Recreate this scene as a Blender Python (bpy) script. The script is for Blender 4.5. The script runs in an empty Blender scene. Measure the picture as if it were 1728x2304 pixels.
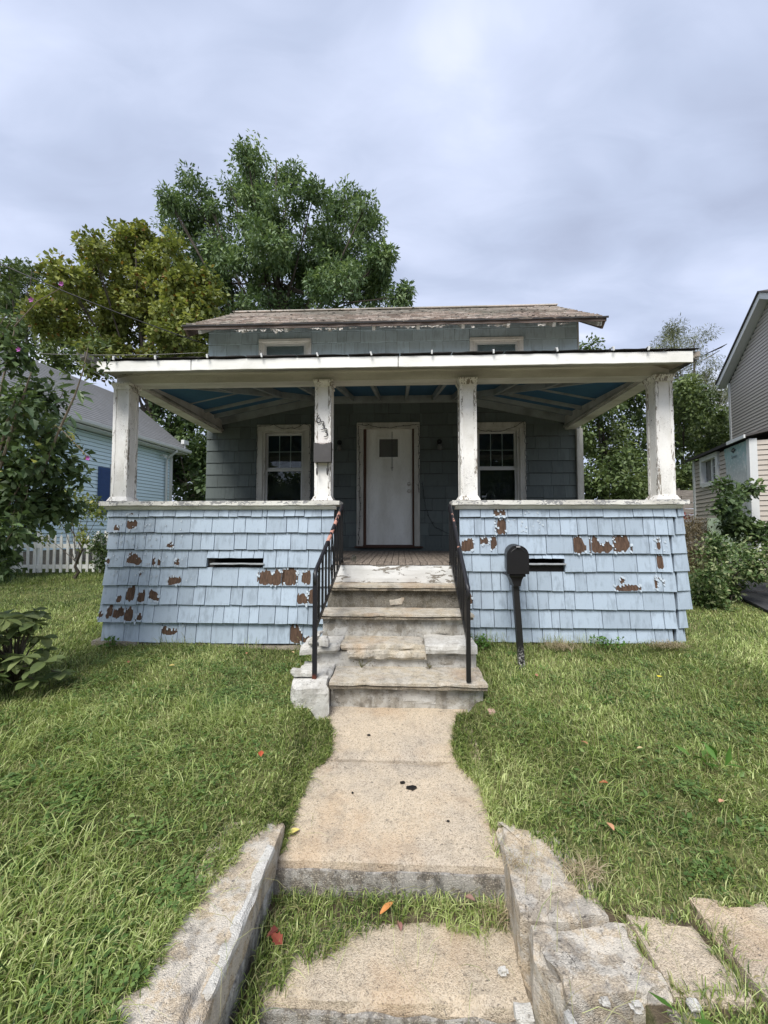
import bpy, math, random
import numpy as np
from mathutils import Vector, noise as mn
random.seed(7)
rng = np.random.default_rng(11)
sc = bpy.context.scene
C = sc.collection
R = math.radians

# ---------------------------------------------------------------- camera, sky, sun, exposure
cam = bpy.data.cameras.new("camera")
cam.sensor_fit = 'VERTICAL'; cam.sensor_height = 36.0
cam.lens = 890.0 / 2304.0 * 36.0
cam.clip_start = 0.05; cam.clip_end = 3000
camo = bpy.data.objects.new("camera", cam); C.objects.link(camo)
camo.location = (0, 0, 2.1); camo.rotation_euler = (R(92.5), 0, R(2.35))
sc.camera = camo
sc.view_settings.view_transform = 'Standard'; sc.view_settings.look = 'None'
sc.view_settings.gamma = 1.0; sc.view_settings.use_curve_mapping = False
sc.view_settings.exposure = 1.15
sc.cycles.max_bounces = 6; sc.cycles.transparent_max_bounces = 8
sc.cycles.diffuse_bounces = 3; sc.cycles.glossy_bounces = 3; sc.cycles.transmission_bounces = 4

SUN_EL, SUN_AZ = 52.0, 200.0          # azimuth clockwise from +y: behind the viewer, a little to the left
sun = bpy.data.lights.new("sun", 'SUN'); sun.energy = 2.0; sun.angle = R(28); sun.color = (1.0, 0.965, 0.91)
so = bpy.data.objects.new("sun", sun); C.objects.link(so)
sd = Vector((math.sin(R(SUN_AZ)) * math.cos(R(SUN_EL)), math.cos(R(SUN_AZ)) * math.cos(R(SUN_EL)), math.sin(R(SUN_EL))))
so.rotation_euler = sd.to_track_quat('Z', 'Y').to_euler(); so.location = (-4, -8, 20)

W = bpy.data.worlds.new("World"); sc.world = W; W.use_nodes = True
nt = W.node_tree; nt.nodes.clear()

class G:
    """small helper for node graphs"""
    def __init__(s, nt): s.nt = nt
    def n(s, t, ins=None, **pr):
        nd = s.nt.nodes.new(t)
        for k, v in pr.items(): setattr(nd, k, v)
        for k, v in (ins or {}).items():
            sk = nd.inputs[k]
            if isinstance(v, bpy.types.NodeSocket): s.nt.links.new(v, sk)
            elif isinstance(v, bpy.types.Node): s.nt.links.new(v.outputs[0], sk)
            else: sk.default_value = v
        return nd
    def math(s, op, a, b=0.0, c=None, clamp=False):
        ins = {0: a, 1: b}
        if c is not None: ins[2] = c
        return s.n('ShaderNodeMath', ins, operation=op, use_clamp=clamp).outputs[0]
    def mix(s, fac, a, b, mode='MIX'):
        nd = s.n('ShaderNodeMix', data_type='RGBA', blend_type=mode)
        for i, v in ((0, fac), (6, a), (7, b)):
            if isinstance(v, bpy.types.NodeSocket): s.nt.links.new(v, nd.inputs[i])
            elif i == 0: nd.inputs[i].default_value = v
            else: nd.inputs[i].default_value = (v[0], v[1], v[2], 1)
        return nd.outputs[2]
    def pos(s, scale=(1, 1, 1), rnd=0.0, obj=False):
        p = s.n('ShaderNodeTexCoord').outputs['Object'] if obj else s.n('ShaderNodeNewGeometry').outputs['Position']
        if rnd:
            r = s.n('ShaderNodeObjectInfo').outputs['Random']
            r = s.math('MULTIPLY', r, rnd)
            cb = s.n('ShaderNodeCombineXYZ', {0: r, 1: r, 2: r})
            p = s.n('ShaderNodeVectorMath', {0: p, 1: cb.outputs[0]}, operation='ADD').outputs[0]
        return s.n('ShaderNodeVectorMath', {0: p, 1: scale}, operation='MULTIPLY').outputs[0]
    def noise(s, vec, sc_, det=3.0, rough=0.55, dist=0.0):
        return s.n('ShaderNodeTexNoise', {'Vector': vec, 'Scale': sc_, 'Detail': det, 'Roughness': rough, 'Distortion': dist}).outputs[0]
    def ramp(s, fac, stops, interp='LINEAR'):
        nd = s.n('ShaderNodeValToRGB', {0: fac}); cr = nd.color_ramp; cr.interpolation = interp
        while len(cr.elements) > 1: cr.elements.remove(cr.elements[-1])
        for i, (p, c) in enumerate(stops):
            e = cr.elements[0] if i == 0 else cr.elements.new(p)
            e.position = p
            e.color = (c, c, c, 1) if isinstance(c, (int, float)) else (c[0], c[1], c[2], 1)
        return nd.outputs[0]
    def sstep(s, v, a, b):
        return s.n('ShaderNodeMapRange', {0: v, 1: a, 2: b, 3: 0.0, 4: 1.0}, interpolation_type='SMOOTHSTEP').outputs[0]

g = G(nt)
tc = g.n('ShaderNodeTexCoord').outputs['Generated']
sx = g.n('ShaderNodeSeparateXYZ', {0: tc})
sky = g.n('ShaderNodeTexSky', sky_type='NISHITA', sun_disc=False, sun_elevation=R(SUN_EL), sun_rotation=R(SUN_AZ))
zz = g.math('ADD', g.math('MAXIMUM', sx.outputs[2], 0.0), 0.28)
px = g.math('DIVIDE', sx.outputs[0], zz); py = g.math('DIVIDE', sx.outputs[1], zz)
cv = g.n('ShaderNodeCombineXYZ', {0: px, 1: g.math('MULTIPLY', py, 1.0), 2: 0.0}).outputs[0]
cvs = g.n('ShaderNodeVectorMath', {0: cv, 1: (0.75, 1.5, 1)}, operation='MULTIPLY').outputs[0]
n1 = g.noise(cvs, 1.5, 3.2, 0.5, 0.35)
n2 = g.noise(cv, 0.45, 2.0, 0.5, 0.2)
n3 = g.noise(cvs, 5.5, 4.0, 0.6, 0.5)
cl = g.math('ADD', g.math('ADD', g.math('MULTIPLY', n1, 0.57), g.math('MULTIPLY', n2, 0.33)), g.math('MULTIPLY', n3, 0.10))
K = 5.1
ccol = g.ramp(cl, [(0.37, (0.40 * K, 0.45 * K, 0.60 * K)), (0.45, (0.52 * K, 0.59 * K, 0.77 * K)), (0.52, (0.68 * K, 0.75 * K, 0.95 * K)), (0.59, (0.97 * K, 1.00 * K, 1.10 * K))])
# an overcast dome: a little paler towards the horizon, as the photograph shows
hz = g.sstep(sx.outputs[2], 0.0, 0.75)
ccol = g.mix(g.math('MULTIPLY', g.math('SUBTRACT', 1.0, hz), 0.12), ccol, (0.72 * K, 0.78 * K, 0.98 * K))
skc = g.mix(0.93, sky.outputs[0], ccol)
bg = g.n('ShaderNodeBackground', {'Color': skc, 'Strength': 0.1})
g.n('ShaderNodeOutputWorld', {'Surface': bg})

# ---------------------------------------------------------------- mesh helpers
OFF = {}
class MB:
    def __init__(s): s.v = []; s.f = []; s.m = []
    def add(s, vs, fs, m=0):
        b = len(s.v); s.v += [tuple(p) for p in vs]
        for f in fs: s.f.append([b + i for i in f]); s.m.append(m)
        return s
    def hexa(s, p, m=0):   # p: 4 bottom (ccw), 4 top
        return s.add(p, [(3, 2, 1, 0), (4, 5, 6, 7), (0, 1, 5, 4), (1, 2, 6, 5), (2, 3, 7, 6), (3, 0, 4, 7)], m)
    def box(s, x0, x1, y0, y1, z0, z1, m=0):
        return s.hexa([(x0, y0, z0), (x1, y0, z0), (x1, y1, z0), (x0, y1, z0), (x0, y0, z1), (x1, y0, z1), (x1, y1, z1), (x0, y1, z1)], m)
    def cbox(s, x0, x1, y0, y1, z0, z1, c=0.006, m=0):
        """box with chamfered edges"""
        vs = []; 
        for z, k in ((z0, c), (z0 + c, 0), (z1 - c, 0), (z1, c)):
            vs += [(x0 + k + (c if not k else 0), y0 + k, z), (x1 - k - (c if not k else 0), y0 + k, z), (x1 - k, y0 + k + (c if not k else 0), z), (x1 - k, y1 - k - (c if not k else 0), z),
                   (x1 - k - (c if not k else 0), y1 - k, z), (x0 + k + (c if not k else 0), y1 - k, z), (x0 + k, y1 - k - (c if not k else 0), z), (x0 + k, y0 + k + (c if not k else 0), z)]
        fs = [tuple(range(7, -1, -1)), tuple(range(24, 32))]
        for r in range(3):
            for i in range(8): fs.append((r * 8 + i, r * 8 + (i + 1) % 8, r * 8 + 8 + (i + 1) % 8, r * 8 + 8 + i))
        return s.add(vs, fs, m)
    def prism(s, pts, d, m=0):
        """pts: planar loop, extruded by vector d"""
        n = len(pts); d = Vector(d)
        a = [Vector(p) for p in pts]; b = [p + d for p in a]
        fs = [tuple(range(n - 1, -1, -1)), tuple(range(n, 2 * n))] + [(i, (i + 1) % n, n + (i + 1) % n, n + i) for i in range(n)]
        return s.add(a + b, fs, m)
    def tube(s, pts, rad, n=6, m=0, cap=True):
        pts = [Vector(p) for p in pts]
        if isinstance(rad, (int, float)): rad = [rad] * len(pts)
        vs = []
        ref = Vector((0.13, 0.31, 0.94))
        for i, p in enumerate(pts):
            t = (pts[min(i + 1, len(pts) - 1)] - pts[max(i - 1, 0)])
            t = t.normalized() if t.length > 1e-9 else Vector((0, 0, 1))
            r0 = ref if abs(t.dot(ref)) < 0.95 else Vector((1, 0, 0))
            u = t.cross(r0).normalized(); w = t.cross(u)
            for k in range(n):
                a = 2 * math.pi * k / n
                vs.append(p + (u * math.cos(a) + w * math.sin(a)) * rad[i])
        fs = []
        for i in range(len(pts) - 1):
            for k in range(n): fs.append((i * n + k, i * n + (k + 1) % n, (i + 1) * n + (k + 1) % n, (i + 1) * n + k))
        if cap:
            fs.append(tuple(range(n - 1, -1, -1))); fs.append(tuple((len(pts) - 1) * n + k for k in range(n)))
        return s.add(vs, fs, m)
    def bar(s, a, b, w, h, m=0, up=(0, 0, 1)):
        """rectangular bar from a to b: w wide, h in the up direction"""
        a = Vector(a); b = Vector(b); t = (b - a).normalized(); upv = Vector(up)
        u = t.cross(upv).normalized() * (w / 2); q = u.cross(t).normalized() * (h / 2)
        P8 = [a - u - q, a + u - q, b + u - q, b - u - q, a - u + q, a + u + q, b + u + q, b - u + q]
        return s.hexa(P8, m)
    def rough(s, x0, x1, y0, y1, z0, z1, res=0.05, amp=0.01, chip=0.02, seed=0, m=0, fn=None, keep_back=False):
        """subdivided box, worn: displaced by noise, edges chipped"""
        nx, ny, nz = [max(1, min(60, int(round(abs(d) / res)))) for d in (x1 - x0, y1 - y0, z1 - z0)]
        idx = {}; vs = []; fs = []
        def vid(i, j, k):
            key = (i, j, k)
            if key not in idx:
                p = Vector((x0 + (x1 - x0) * i / nx, y0 + (y1 - y0) * j / ny, z0 + (z1 - z0) * k / nz))
                ex = (i in (0, nx)) + (j in (0, ny)) + (k in (0, nz))
                sv = Vector((seed * 3.1, seed * 1.7, seed * 2.3))
                d = mn.noise_vector(p * 6 + sv) * amp + mn.noise_vector(p * 19 + sv) * amp * 0.45
                if ex >= 2 and chip:
                    c = max(0.0, mn.noise(p * 7 + sv * 2) * 1.3 + 0.15) * chip + 0.003
                    cen = Vector(((x0 + x1) / 2, (y0 + y1) / 2, (z0 + z1) / 2))
                    for ax, ii, nn in ((0, i, nx), (1, j, ny), (2, k, nz)):
                        if ii in (0, nn): d[ax] += c * (1 if p[ax] < cen[ax] else -1)
                p = p + d
                if fn: p = fn(p)
                idx[key] = len(vs); vs.append(p)
            return idx[key]
        for i in range(nx):
            for j in range(ny):
                fs.append((vid(i, j, 0), vid(i, j + 1, 0), vid(i + 1, j + 1, 0), vid(i + 1, j, 0)))
                fs.append((vid(i, j, nz), vid(i + 1, j, nz), vid(i + 1, j + 1, nz), vid(i, j + 1, nz)))
        for i in range(nx):
            for k in range(nz):
                fs.append((vid(i, 0, k), vid(i + 1, 0, k), vid(i + 1, 0, k + 1), vid(i, 0, k + 1)))
                fs.append((vid(i, ny, k), vid(i, ny, k + 1), vid(i + 1, ny, k + 1), vid(i + 1, ny, k)))
        for j in range(ny):
            for k in range(nz):
                fs.append((vid(0, j, k), vid(0, j, k + 1), vid(0, j + 1, k + 1), vid(0, j + 1, k)))
                fs.append((vid(nx, j, k), vid(nx, j + 1, k), vid(nx, j + 1, k + 1), vid(nx, j, k + 1)))
        return s.add(vs, fs, m)
    def build(s, name, mat, parent=None, smooth=False, label=None, kind=None):
        me = bpy.data.meshes.new(name)
        a = np.array(s.v, dtype=float)
        c = (a.min(0) + a.max(0)) / 2
        if parent is None: c[2] = a[:, 2].min()
        a = a - c
        me.from_pydata(a.tolist(), [], s.f)
        for mm in (mat if isinstance(mat, (list, tuple)) else [mat]): me.materials.append(mm)
        if any(s.m): me.polygons.foreach_set('material_index', s.m)
        if smooth: me.polygons.foreach_set('use_smooth', [True] * len(s.f))
        me.update()
        o = bpy.data.objects.new(name, me); C.objects.link(o)
        off = OFF[parent.name] if parent else Vector((0, 0, 0))
        o.parent = parent
        cv_ = Vector(c.tolist()); o.location = cv_ - off; OFF[o.name] = cv_
        if label: o['label'] = label
        if kind: o['kind'] = kind
        return o

def tag(o, label, cat, group=None, kind=None):
    o['label'] = label; o['category'] = cat
    if group: o['group'] = group
    if kind: o['kind'] = kind
    return o
def thing(name, loc, label, cat, group=None, rz=None):
    """an Empty at the thing's base. With rz its parts are built in its own frame, otherwise in world coordinates"""
    o = bpy.data.objects.new(name, None); C.objects.link(o); o.location = loc
    o.empty_display_size = 0.1
    if rz is None: OFF[o.name] = Vector(loc)
    else: o.rotation_euler = (0, 0, rz); OFF[o.name] = Vector((0, 0, 0))
    return tag(o, label, cat, group)
def struct(o): o['kind'] = 'structure'; return o
def clone(src, parent, delta=(0, 0, 0), rot=None, scale=None):
    """a copy of one piece sharing its mesh, moved by delta"""
    c = src.copy(); C.objects.link(c); c.parent = parent
    c.location = src.location + Vector(delta); OFF[c.name] = OFF[src.name] + Vector(delta)
    if rot is not None: c.rotation_euler = rot
    if scale is not None: c.scale = scale
    return c

def np_mesh(name, verts, faces_flat, nper, tint=None, mat=None, parent=None, smooth=False):
    """fast mesh: all faces have nper corners; or faces_flat = (loops, starts, totals)"""
    me = bpy.data.meshes.new(name)
    v = np.asarray(verts, dtype=np.float32)
    base = np.array([float(v[:, 0].mean()), float(v[:, 1].mean()), float(v[:, 2].min())], dtype=np.float32)
    if parent is not None: base = np.array(OFF[parent.name], dtype=np.float32)
    v = v - base
    me.vertices.add(len(v)); me.vertices.foreach_set('co', v.ravel())
    if isinstance(faces_flat, tuple): loops, starts, totals = faces_flat
    else:
        loops = np.asarray(faces_flat, dtype=np.int32).ravel()
        starts = np.arange(0, len(loops), nper, dtype=np.int32); totals = np.full(len(starts), nper, dtype=np.int32)
    me.loops.add(len(loops)); me.loops.foreach_set('vertex_index', loops)
    me.polygons.add(len(starts)); me.polygons.foreach_set('loop_start', starts); me.polygons.foreach_set('loop_total', totals)
    if smooth: me.polygons.foreach_set('use_smooth', np.ones(len(starts), dtype=bool))
    me.update(calc_edges=True); me.validate()
    if tint is not None:
        at = me.attributes.new('tint', 'FLOAT_COLOR', 'POINT')
        at.data.foreach_set('color', np.asarray(tint, dtype=np.float32).ravel())
    if mat: me.materials.append(mat)
    o = bpy.data.objects.new(name, me); C.objects.link(o)
    if parent is not None: o.parent = parent; o.location = (0, 0, 0)
    else: o.location = base.tolist()
    OFF[o.name] = Vector(base.tolist())
    return o

# ---------------------------------------------------------------- materials
def new_mat(name):
    m = bpy.data.materials.new(name); m.use_nodes = True; m.node_tree.nodes.clear()
    return m, G(m.node_tree)
def finish(g, col, rough=0.8, bump=None, bs=0.3, bd=0.01, metal=0.0, spec=0.3, **kw):
    ins = {'Base Color': col if isinstance(col, bpy.types.NodeSocket) else (*col, 1), 'Roughness': rough, 'Metallic': metal, 'Specular IOR Level': spec}
    if bump is not None:
        ins['Normal'] = g.n('ShaderNodeBump', {'Height': bump, 'Strength': bs, 'Distance': bd}).outputs[0]
    ins.update(kw)
    b = g.n('ShaderNodeBsdfPrincipled', ins)
    g.n('ShaderNodeOutputMaterial', {'Surface': b.outputs[0]})
    return b
def plain(name, col, rough=0.6, metal=0.0, var=0.15, spec=0.3):
    m, g = new_mat(name)
    n = g.noise(g.pos(), 14, 4)
    c = g.mix(g.math('MULTIPLY', n, 1.0), tuple(x * (1 - var) for x in col), tuple(min(1, x * (1 + var)) for x in col))
    finish(g, c, rough, metal=metal, spec=spec, bump=n, bs=0.08, bd=0.005)
    return m
def paint_mat(name, col=(0.74, 0.73, 0.69), peel=0.5, grime=0.4, wood=(0.20, 0.17, 0.14), grain=(1, 1, 1), crack=0.0, scale=1.0):
    """old oil paint: grime, flaked spots that show grey wood, hairline cracks"""
    m, g = new_mat(name)
    p = g.pos(rnd=7.0)
    pg = g.n('ShaderNodeVectorMath', {0: p, 1: grain}, operation='MULTIPLY').outputs[0]
    gr = g.noise(pg, 3.0 * scale, 5, 0.6)
    fine = g.noise(pg, 45 * scale, 4, 0.6)
    c = g.mix(g.sstep(gr, 0.35, 0.75), col, tuple(x * (1 - grime) for x in (col[0], col[1] * 0.985, col[2] * 0.94)))
    c = g.mix(g.math('MULTIPLY', g.sstep(fine, 0.52, 0.78), 0.35), c, tuple(x * 0.55 for x in col))
    fl = g.noise(pg, 24 * scale, 5, 0.65, 0.6)
    area = g.noise(pg, 3.7 * scale, 3, 0.5)
    mk = g.math('ADD', g.math('MULTIPLY', fl, 0.62), g.math('MULTIPLY', area, 0.38))
    th = 0.72 - 0.2 * peel
    mask = g.sstep(mk, th, th + 0.012)
    rim = g.math('SUBTRACT', g.sstep(mk, th - 0.012, th), mask)
    wn = g.noise(pg, 60, 3)
    wc = g.mix(wn, tuple(x * 0.6 for x in wood), tuple(x * 1.5 for x in wood))
    c = g.mix(mask, c, wc)
    c = g.mix(g.math('MULTIPLY', rim, 0.5), c, tuple(min(1, x * 1.12) for x in col))
    h = g.math('SUBTRACT', g.math('MULTIPLY', fine, 0.15), mask)
    if crack:
        vo = g.n('ShaderNodeTexVoronoi', {'Vector': g.n('ShaderNodeVectorMath', {0: pg, 1: g.n('ShaderNodeTexNoise', {'Vector': p, 'Scale': 9.0}).outputs[1]}, operation='ADD').outputs[0], 'Scale': 9.0 * scale}, feature='DISTANCE_TO_EDGE')
        ck = g.math('MULTIPLY', g.math('SUBTRACT', 1.0, g.sstep(vo.outputs[0], 0.0, 0.035)), g.sstep(area, 0.42, 0.6))
        c = g.mix(g.math('MULTIPLY', ck, crack), c, (0.16, 0.14, 0.12)); h = g.math('SUBTRACT', h, g.math('MULTIPLY', ck, 0.7))
    finish(g, c, 0.62, bump=h, bs=0.55, bd=0.004)
    return m
def shingle_mat(name, base, amt=0.14, streak=0.5, dark=(0.12, 0.14, 0.16), hue=None):
    """painted shake: vertical combed grain, grey weather streaks, every shake a shade of its own"""
    m, g = new_mat(name)
    p = g.pos(rnd=9.0)
    rnd = g.n('ShaderNodeObjectInfo').outputs['Random']
    v = g.n('ShaderNodeVectorMath', {0: p, 1: (1, 1, 0.06)}, operation='MULTIPLY').outputs[0]
    comb = g.noise(v, 120, 2, 0.5)
    v2 = g.n('ShaderNodeVectorMath', {0: p, 1: (1, 1, 0.16)}, operation='MULTIPLY').outputs[0]
    st = g.noise(v2, 22, 5, 0.65)
    cloud = g.noise(p, 5.5, 3, 0.5)
    fac = g.math('ADD', g.math('MULTIPLY', rnd, 0.8), g.math('MULTIPLY', cloud, 0.3))
    c = g.mix(fac, tuple(x * (1 - amt) for x in base), tuple(min(1, x * (1 + amt)) for x in base))
    sm = g.math('MULTIPLY', g.sstep(g.math('ADD', g.math('MULTIPLY', st, 0.6), g.math('MULTIPLY', cloud, 0.4)), 0.48, 0.63), streak)
    c = g.mix(sm, c, tuple(x * 0.62 for x in base))
    c = g.mix(g.math('MULTIPLY', g.sstep(comb, 0.6, 0.75), 0.25), c, tuple(x * 0.5 for x in base))
    spots = g.noise(p, 70, 3, 0.6)
    c = g.mix(g.math('MULTIPLY', g.sstep(spots, 0.68, 0.74), 0.7), c, dark)
    finish(g, c, 0.72, bump=g.math('ADD', g.math('MULTIPLY', comb, 0.6), g.math('MULTIPLY', st, 0.6)), bs=0.5, bd=0.003)
    return m
def concrete_mat(name, c1=(0.46, 0.37, 0.25), c2=(0.30, 0.27, 0.23), stain=(0.10, 0.095, 0.085), agg=1.0, stain_amt=0.5, rust=0.0, white=0.0):
    m, g = new_mat(name)
    p = g.pos()
    vo = g.n('ShaderNodeTexVoronoi', {'Vector': p, 'Scale': 210.0}, feature='F1')
    cell = g.n('ShaderNodeSeparateColor', {0: vo.outputs['Color']}).outputs[0]
    big = g.noise(p, 2.3, 5, 0.6); mid = g.noise(p, 11, 4, 0.65); fine = g.noise(p, 160, 2, 0.6)
    c = g.mix(g.sstep(big, 0.38, 0.68), c1, c2)
    c = g.mix(g.math('MULTIPLY', g.sstep(cell, 0.55, 0.95), 0.55 * agg), c, (0.16, 0.13, 0.10))
    c = g.mix(g.math('MULTIPLY', g.math('SUBTRACT', 1.0, g.sstep(cell, 0.05, 0.3)), 0.55 * agg), c, (0.68, 0.60, 0.48))
    if white:
        c = g.mix(g.math('MULTIPLY', g.sstep(mid, 0.44, 0.56), white), c, (0.66, 0.65, 0.61))
    if rust:
        rn = g.noise(g.n('ShaderNodeVectorMath', {0: p, 1: (1, 1, 0.5)}, operation='MULTIPLY').outputs[0], 2.9, 4, 0.55)
        c = g.mix(g.math('MULTIPLY', g.sstep(rn, 0.48, 0.70), rust), c, (0.42, 0.23, 0.09))
    sn = g.noise(p, 7.0, 6, 0.7, 0.4)
    c = g.mix(g.math('MULTIPLY', g.sstep(sn, 0.52, 0.72), stain_amt), c, stain)
    c = g.mix(g.math('MULTIPLY', fine, 0.35), c, tuple(x * 0.7 for x in c2))
    pit = g.noise(p, 55, 3, 0.7); drip = g.noise(g.n('ShaderNodeVectorMath', {0: p, 1: (1, 1, 0.22)}, operation='MULTIPLY').outputs[0], 13, 4, 0.6)
    c = g.mix(g.math('MULTIPLY', g.sstep(drip, 0.50, 0.66), stain_amt * 0.9), c, tuple(x * 1.3 for x in stain))
    c = g.mix(g.math('MULTIPLY', g.sstep(pit, 0.60, 0.68), 0.65), c, tuple(x * 0.7 for x in stain))
    vc = g.n('ShaderNodeTexVoronoi', {'Vector': g.n('ShaderNodeVectorMath', {0: p, 1: g.n('ShaderNodeTexNoise', {'Vector': p, 'Scale': 5.0, 'Detail': 5.0}).outputs[1]}, operation='ADD').outputs[0], 'Scale': 2.6}, feature='DISTANCE_TO_EDGE')
    ck = g.math('MULTIPLY', g.math('SUBTRACT', 1.0, g.sstep(vc.outputs[0], 0.0, 0.006)), g.sstep(big, 0.52, 0.66))
    c = g.mix(g.math('MULTIPLY', ck, 0.8), c, (0.04, 0.035, 0.03))
    h = g.math('ADD', g.math('ADD', g.math('MULTIPLY', vo.outputs[0], -0.8), g.math('ADD', g.math('MULTIPLY', mid, 1.6), g.math('MULTIPLY', pit, -1.2))), g.math('MULTIPLY', ck, -1.5))
    finish(g, c, 0.92, bump=h, bs=0.75, bd=0.006, spec=0.15)
    return m
def leaf_mat(name, a, b, c3=None, trans=0.35, rough=0.5, dry=None, spec=0.35):
    """leaf or blade colour from the 'tint' attribute: r picks the shade, g turns it dry"""
    m, g = new_mat(name)
    at = g.n('ShaderNodeAttribute', attribute_name='tint')
    s = g.n('ShaderNodeSeparateColor', {0: at.outputs['Color']})
    col = g.ramp(s.outputs[0], [(0.0, a), (0.55, b), (1.0, c3 or b)])
    if dry: col = g.mix(s.outputs[1], col, dry)
    pb = g.n('ShaderNodeBsdfPrincipled', {'Base Color': col, 'Roughness': rough, 'Specular IOR Level': spec})
    tcol = g.mix(1.0, col, (1.0, 1.0, 0.6), 'MULTIPLY')
    tr = g.n('ShaderNodeBsdfTranslucent', {'Color': tcol})
    mx = g.n('ShaderNodeMixShader', {0: trans, 1: pb.outputs[0], 2: tr.outputs[0]})
    g.n('ShaderNodeOutputMaterial', {'Surface': mx.outputs[0]})
    return m
def big_leaf_mat(name, a, b, trans=0.3):
    m, g = new_mat(name)
    r = g.n('ShaderNodeObjectInfo').outputs['Random']
    n = g.noise(g.pos(), 30, 3)
    col = g.mix(g.math('ADD', g.math('MULTIPLY', r, 0.75), g.math('MULTIPLY', n, 0.3)), a, b)
    pb = g.n('ShaderNodeBsdfPrincipled', {'Base Color': col, 'Roughness': 0.45, 'Specular IOR Level': 0.4})
    tr = g.n('ShaderNodeBsdfTranslucent', {'Color': col})
    mx = g.n('ShaderNodeMixShader', {0: trans, 1: pb.outputs[0], 2: tr.outputs[0]})
    g.n('ShaderNodeOutputMaterial', {'Surface': mx.outputs[0]})
    return m
def wood_mat(name, a, b, axis=(1, 1, 0.08), rough=0.85, sc_=40):
    m, g = new_mat(name)
    p = g.pos(axis, rnd=5.0)
    n = g.noise(p, sc_, 4, 0.65); k = g.noise(g.pos(rnd=3.0), 4, 3)
    c = g.mix(g.math('ADD', g.math('MULTIPLY', g.sstep(n, 0.3, 0.7), 0.65), g.math('MULTIPLY', k, 0.35)), a, b)
    finish(g, c, rough, bump=n, bs=0.5, bd=0.004)
    return m
def glass_mat(name, tint=(0.9, 0.95, 0.95)):
    m, g = new_mat(name)
    fr = g.n('ShaderNodeFresnel', {'IOR': 1.5})
    f = g.math('ADD', g.math('MULTIPLY', fr.outputs[0], 0.7), 0.01, clamp=True)
    t = g.n('ShaderNodeBsdfTransparent', {'Color': (*tint, 1)}); gl = g.n('ShaderNodeBsdfGlossy', {'Roughness': 0.02})
    mx = g.n('ShaderNodeMixShader', {0: f, 1: t.outputs[0], 2: gl.outputs[0]})
    g.n('ShaderNodeOutputMaterial', {'Surface': mx.outputs[0]})
    return m

M = {}
M['white'] = paint_mat('peeling white paint', (0.82, 0.81, 0.78), peel=0.36, grime=0.22, crack=0.5)
M['white_clean'] = paint_mat('weathered white paint', (0.86, 0.86, 0.83), peel=0.1, grime=0.16, grain=(0.25, 1, 1))
M['cap'] = paint_mat('flaking cap paint', (0.74, 0.73, 0.68), peel=0.98, grime=0.35, wood=(0.27, 0.27, 0.27), grain=(0.55, 1, 1), scale=1.6)
M['column'] = paint_mat('column paint', (0.84, 0.83, 0.80), peel=0.45, grime=0.2, crack=0.6, grain=(1, 1, 0.6), wood=(0.33, 0.31, 0.28), scale=1.3)
M['trim_peel'] = paint_mat('curling trim paint', (0.86, 0.85, 0.82), peel=0.9, grime=0.2, crack=1.0, grain=(1.6, 1.6, 0.35), wood=(0.26, 0.23, 0.19), scale=1.5)
M['beam'] = paint_mat('beam paint', (0.70, 0.69, 0.64), peel=0.15, grime=0.42, grain=(0.22, 1, 1), crack=0.25)
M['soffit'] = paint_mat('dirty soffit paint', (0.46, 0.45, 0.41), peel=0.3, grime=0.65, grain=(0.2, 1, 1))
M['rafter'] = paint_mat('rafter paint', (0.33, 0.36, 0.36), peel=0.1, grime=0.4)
M['blue_ceiling'] = plain('blue porch ceiling boards', (0.05, 0.14, 0.24), 0.7)
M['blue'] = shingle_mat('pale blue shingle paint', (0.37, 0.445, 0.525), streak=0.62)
M['back'] = shingle_mat('porch-shaded grey green shake paint', (0.118, 0.14, 0.135), amt=0.16, streak=0.4)  # grey green darkened in the base colour to carry the deep porch shade
M['upper'] = shingle_mat('upper storey shake paint', (0.50, 0.60, 0.66), amt=0.12, streak=0.55)
M['bare'] = wood_mat('bare brown shingle', (0.035, 0.022, 0.016), (0.14, 0.085, 0.056), (1, 1, 0.07), sc_=70)
M['flake'] = plain('lifted paint flake', (0.40, 0.46, 0.51), 0.6, var=.35)
M['core'] = plain('dark sheathing', (0.035, 0.032, 0.03), 0.9)
M['floor'] = wood_mat('worn porch boards', (0.09, 0.075, 0.062), (0.30, 0.25, 0.205), (1, 0.1, 1), sc_=60)
M['door'] = paint_mat('door paint', (0.85, 0.86, 0.82), peel=0.1, grime=0.25, grain=(1, 1, 0.35))
M['casing'] = paint_mat('window casing paint', (0.60, 0.59, 0.54), peel=0.45, grime=0.4, crack=0.5, grain=(1.5, 1.5, 0.4))
M['vinyl'] = plain('white vinyl sash', (0.62, 0.63, 0.62), 0.45, var=0.06)
M['glass'] = glass_mat('window glass')
M['dark_room'] = plain('dark room', (0.012, 0.012, 0.014), 0.9)
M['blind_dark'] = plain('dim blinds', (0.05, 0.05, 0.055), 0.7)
M['blind'] = plain('white blinds', (0.72, 0.74, 0.78), 0.6, var=0.05)
M['brass'] = plain('worn nickel', (0.5, 0.47, 0.42), 0.35, 0.9)
M['black'] = plain('black enamel', (0.008, 0.008, 0.009), 0.42, 0.0, spec=0.5)
M['threshold'] = plain('threshold wood', (0.09, 0.05, 0.035), 0.8)
M['conc'] = concrete_mat('aggregate concrete', c1=(0.62, 0.51, 0.37), c2=(0.50, 0.43, 0.34), stain_amt=0.2, rust=0.28)
M['tread'] = concrete_mat('tread concrete', c1=(0.56, 0.49, 0.37), c2=(0.46, 0.42, 0.35), stain_amt=0.35, rust=0.4, white=0.3)
M['riser'] = concrete_mat('riser concrete', c1=(0.46, 0.435, 0.38), c2=(0.33, 0.31, 0.27), stain=(0.08, 0.068, 0.05), stain_amt=0.5, agg=0.5, white=0.65)
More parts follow.
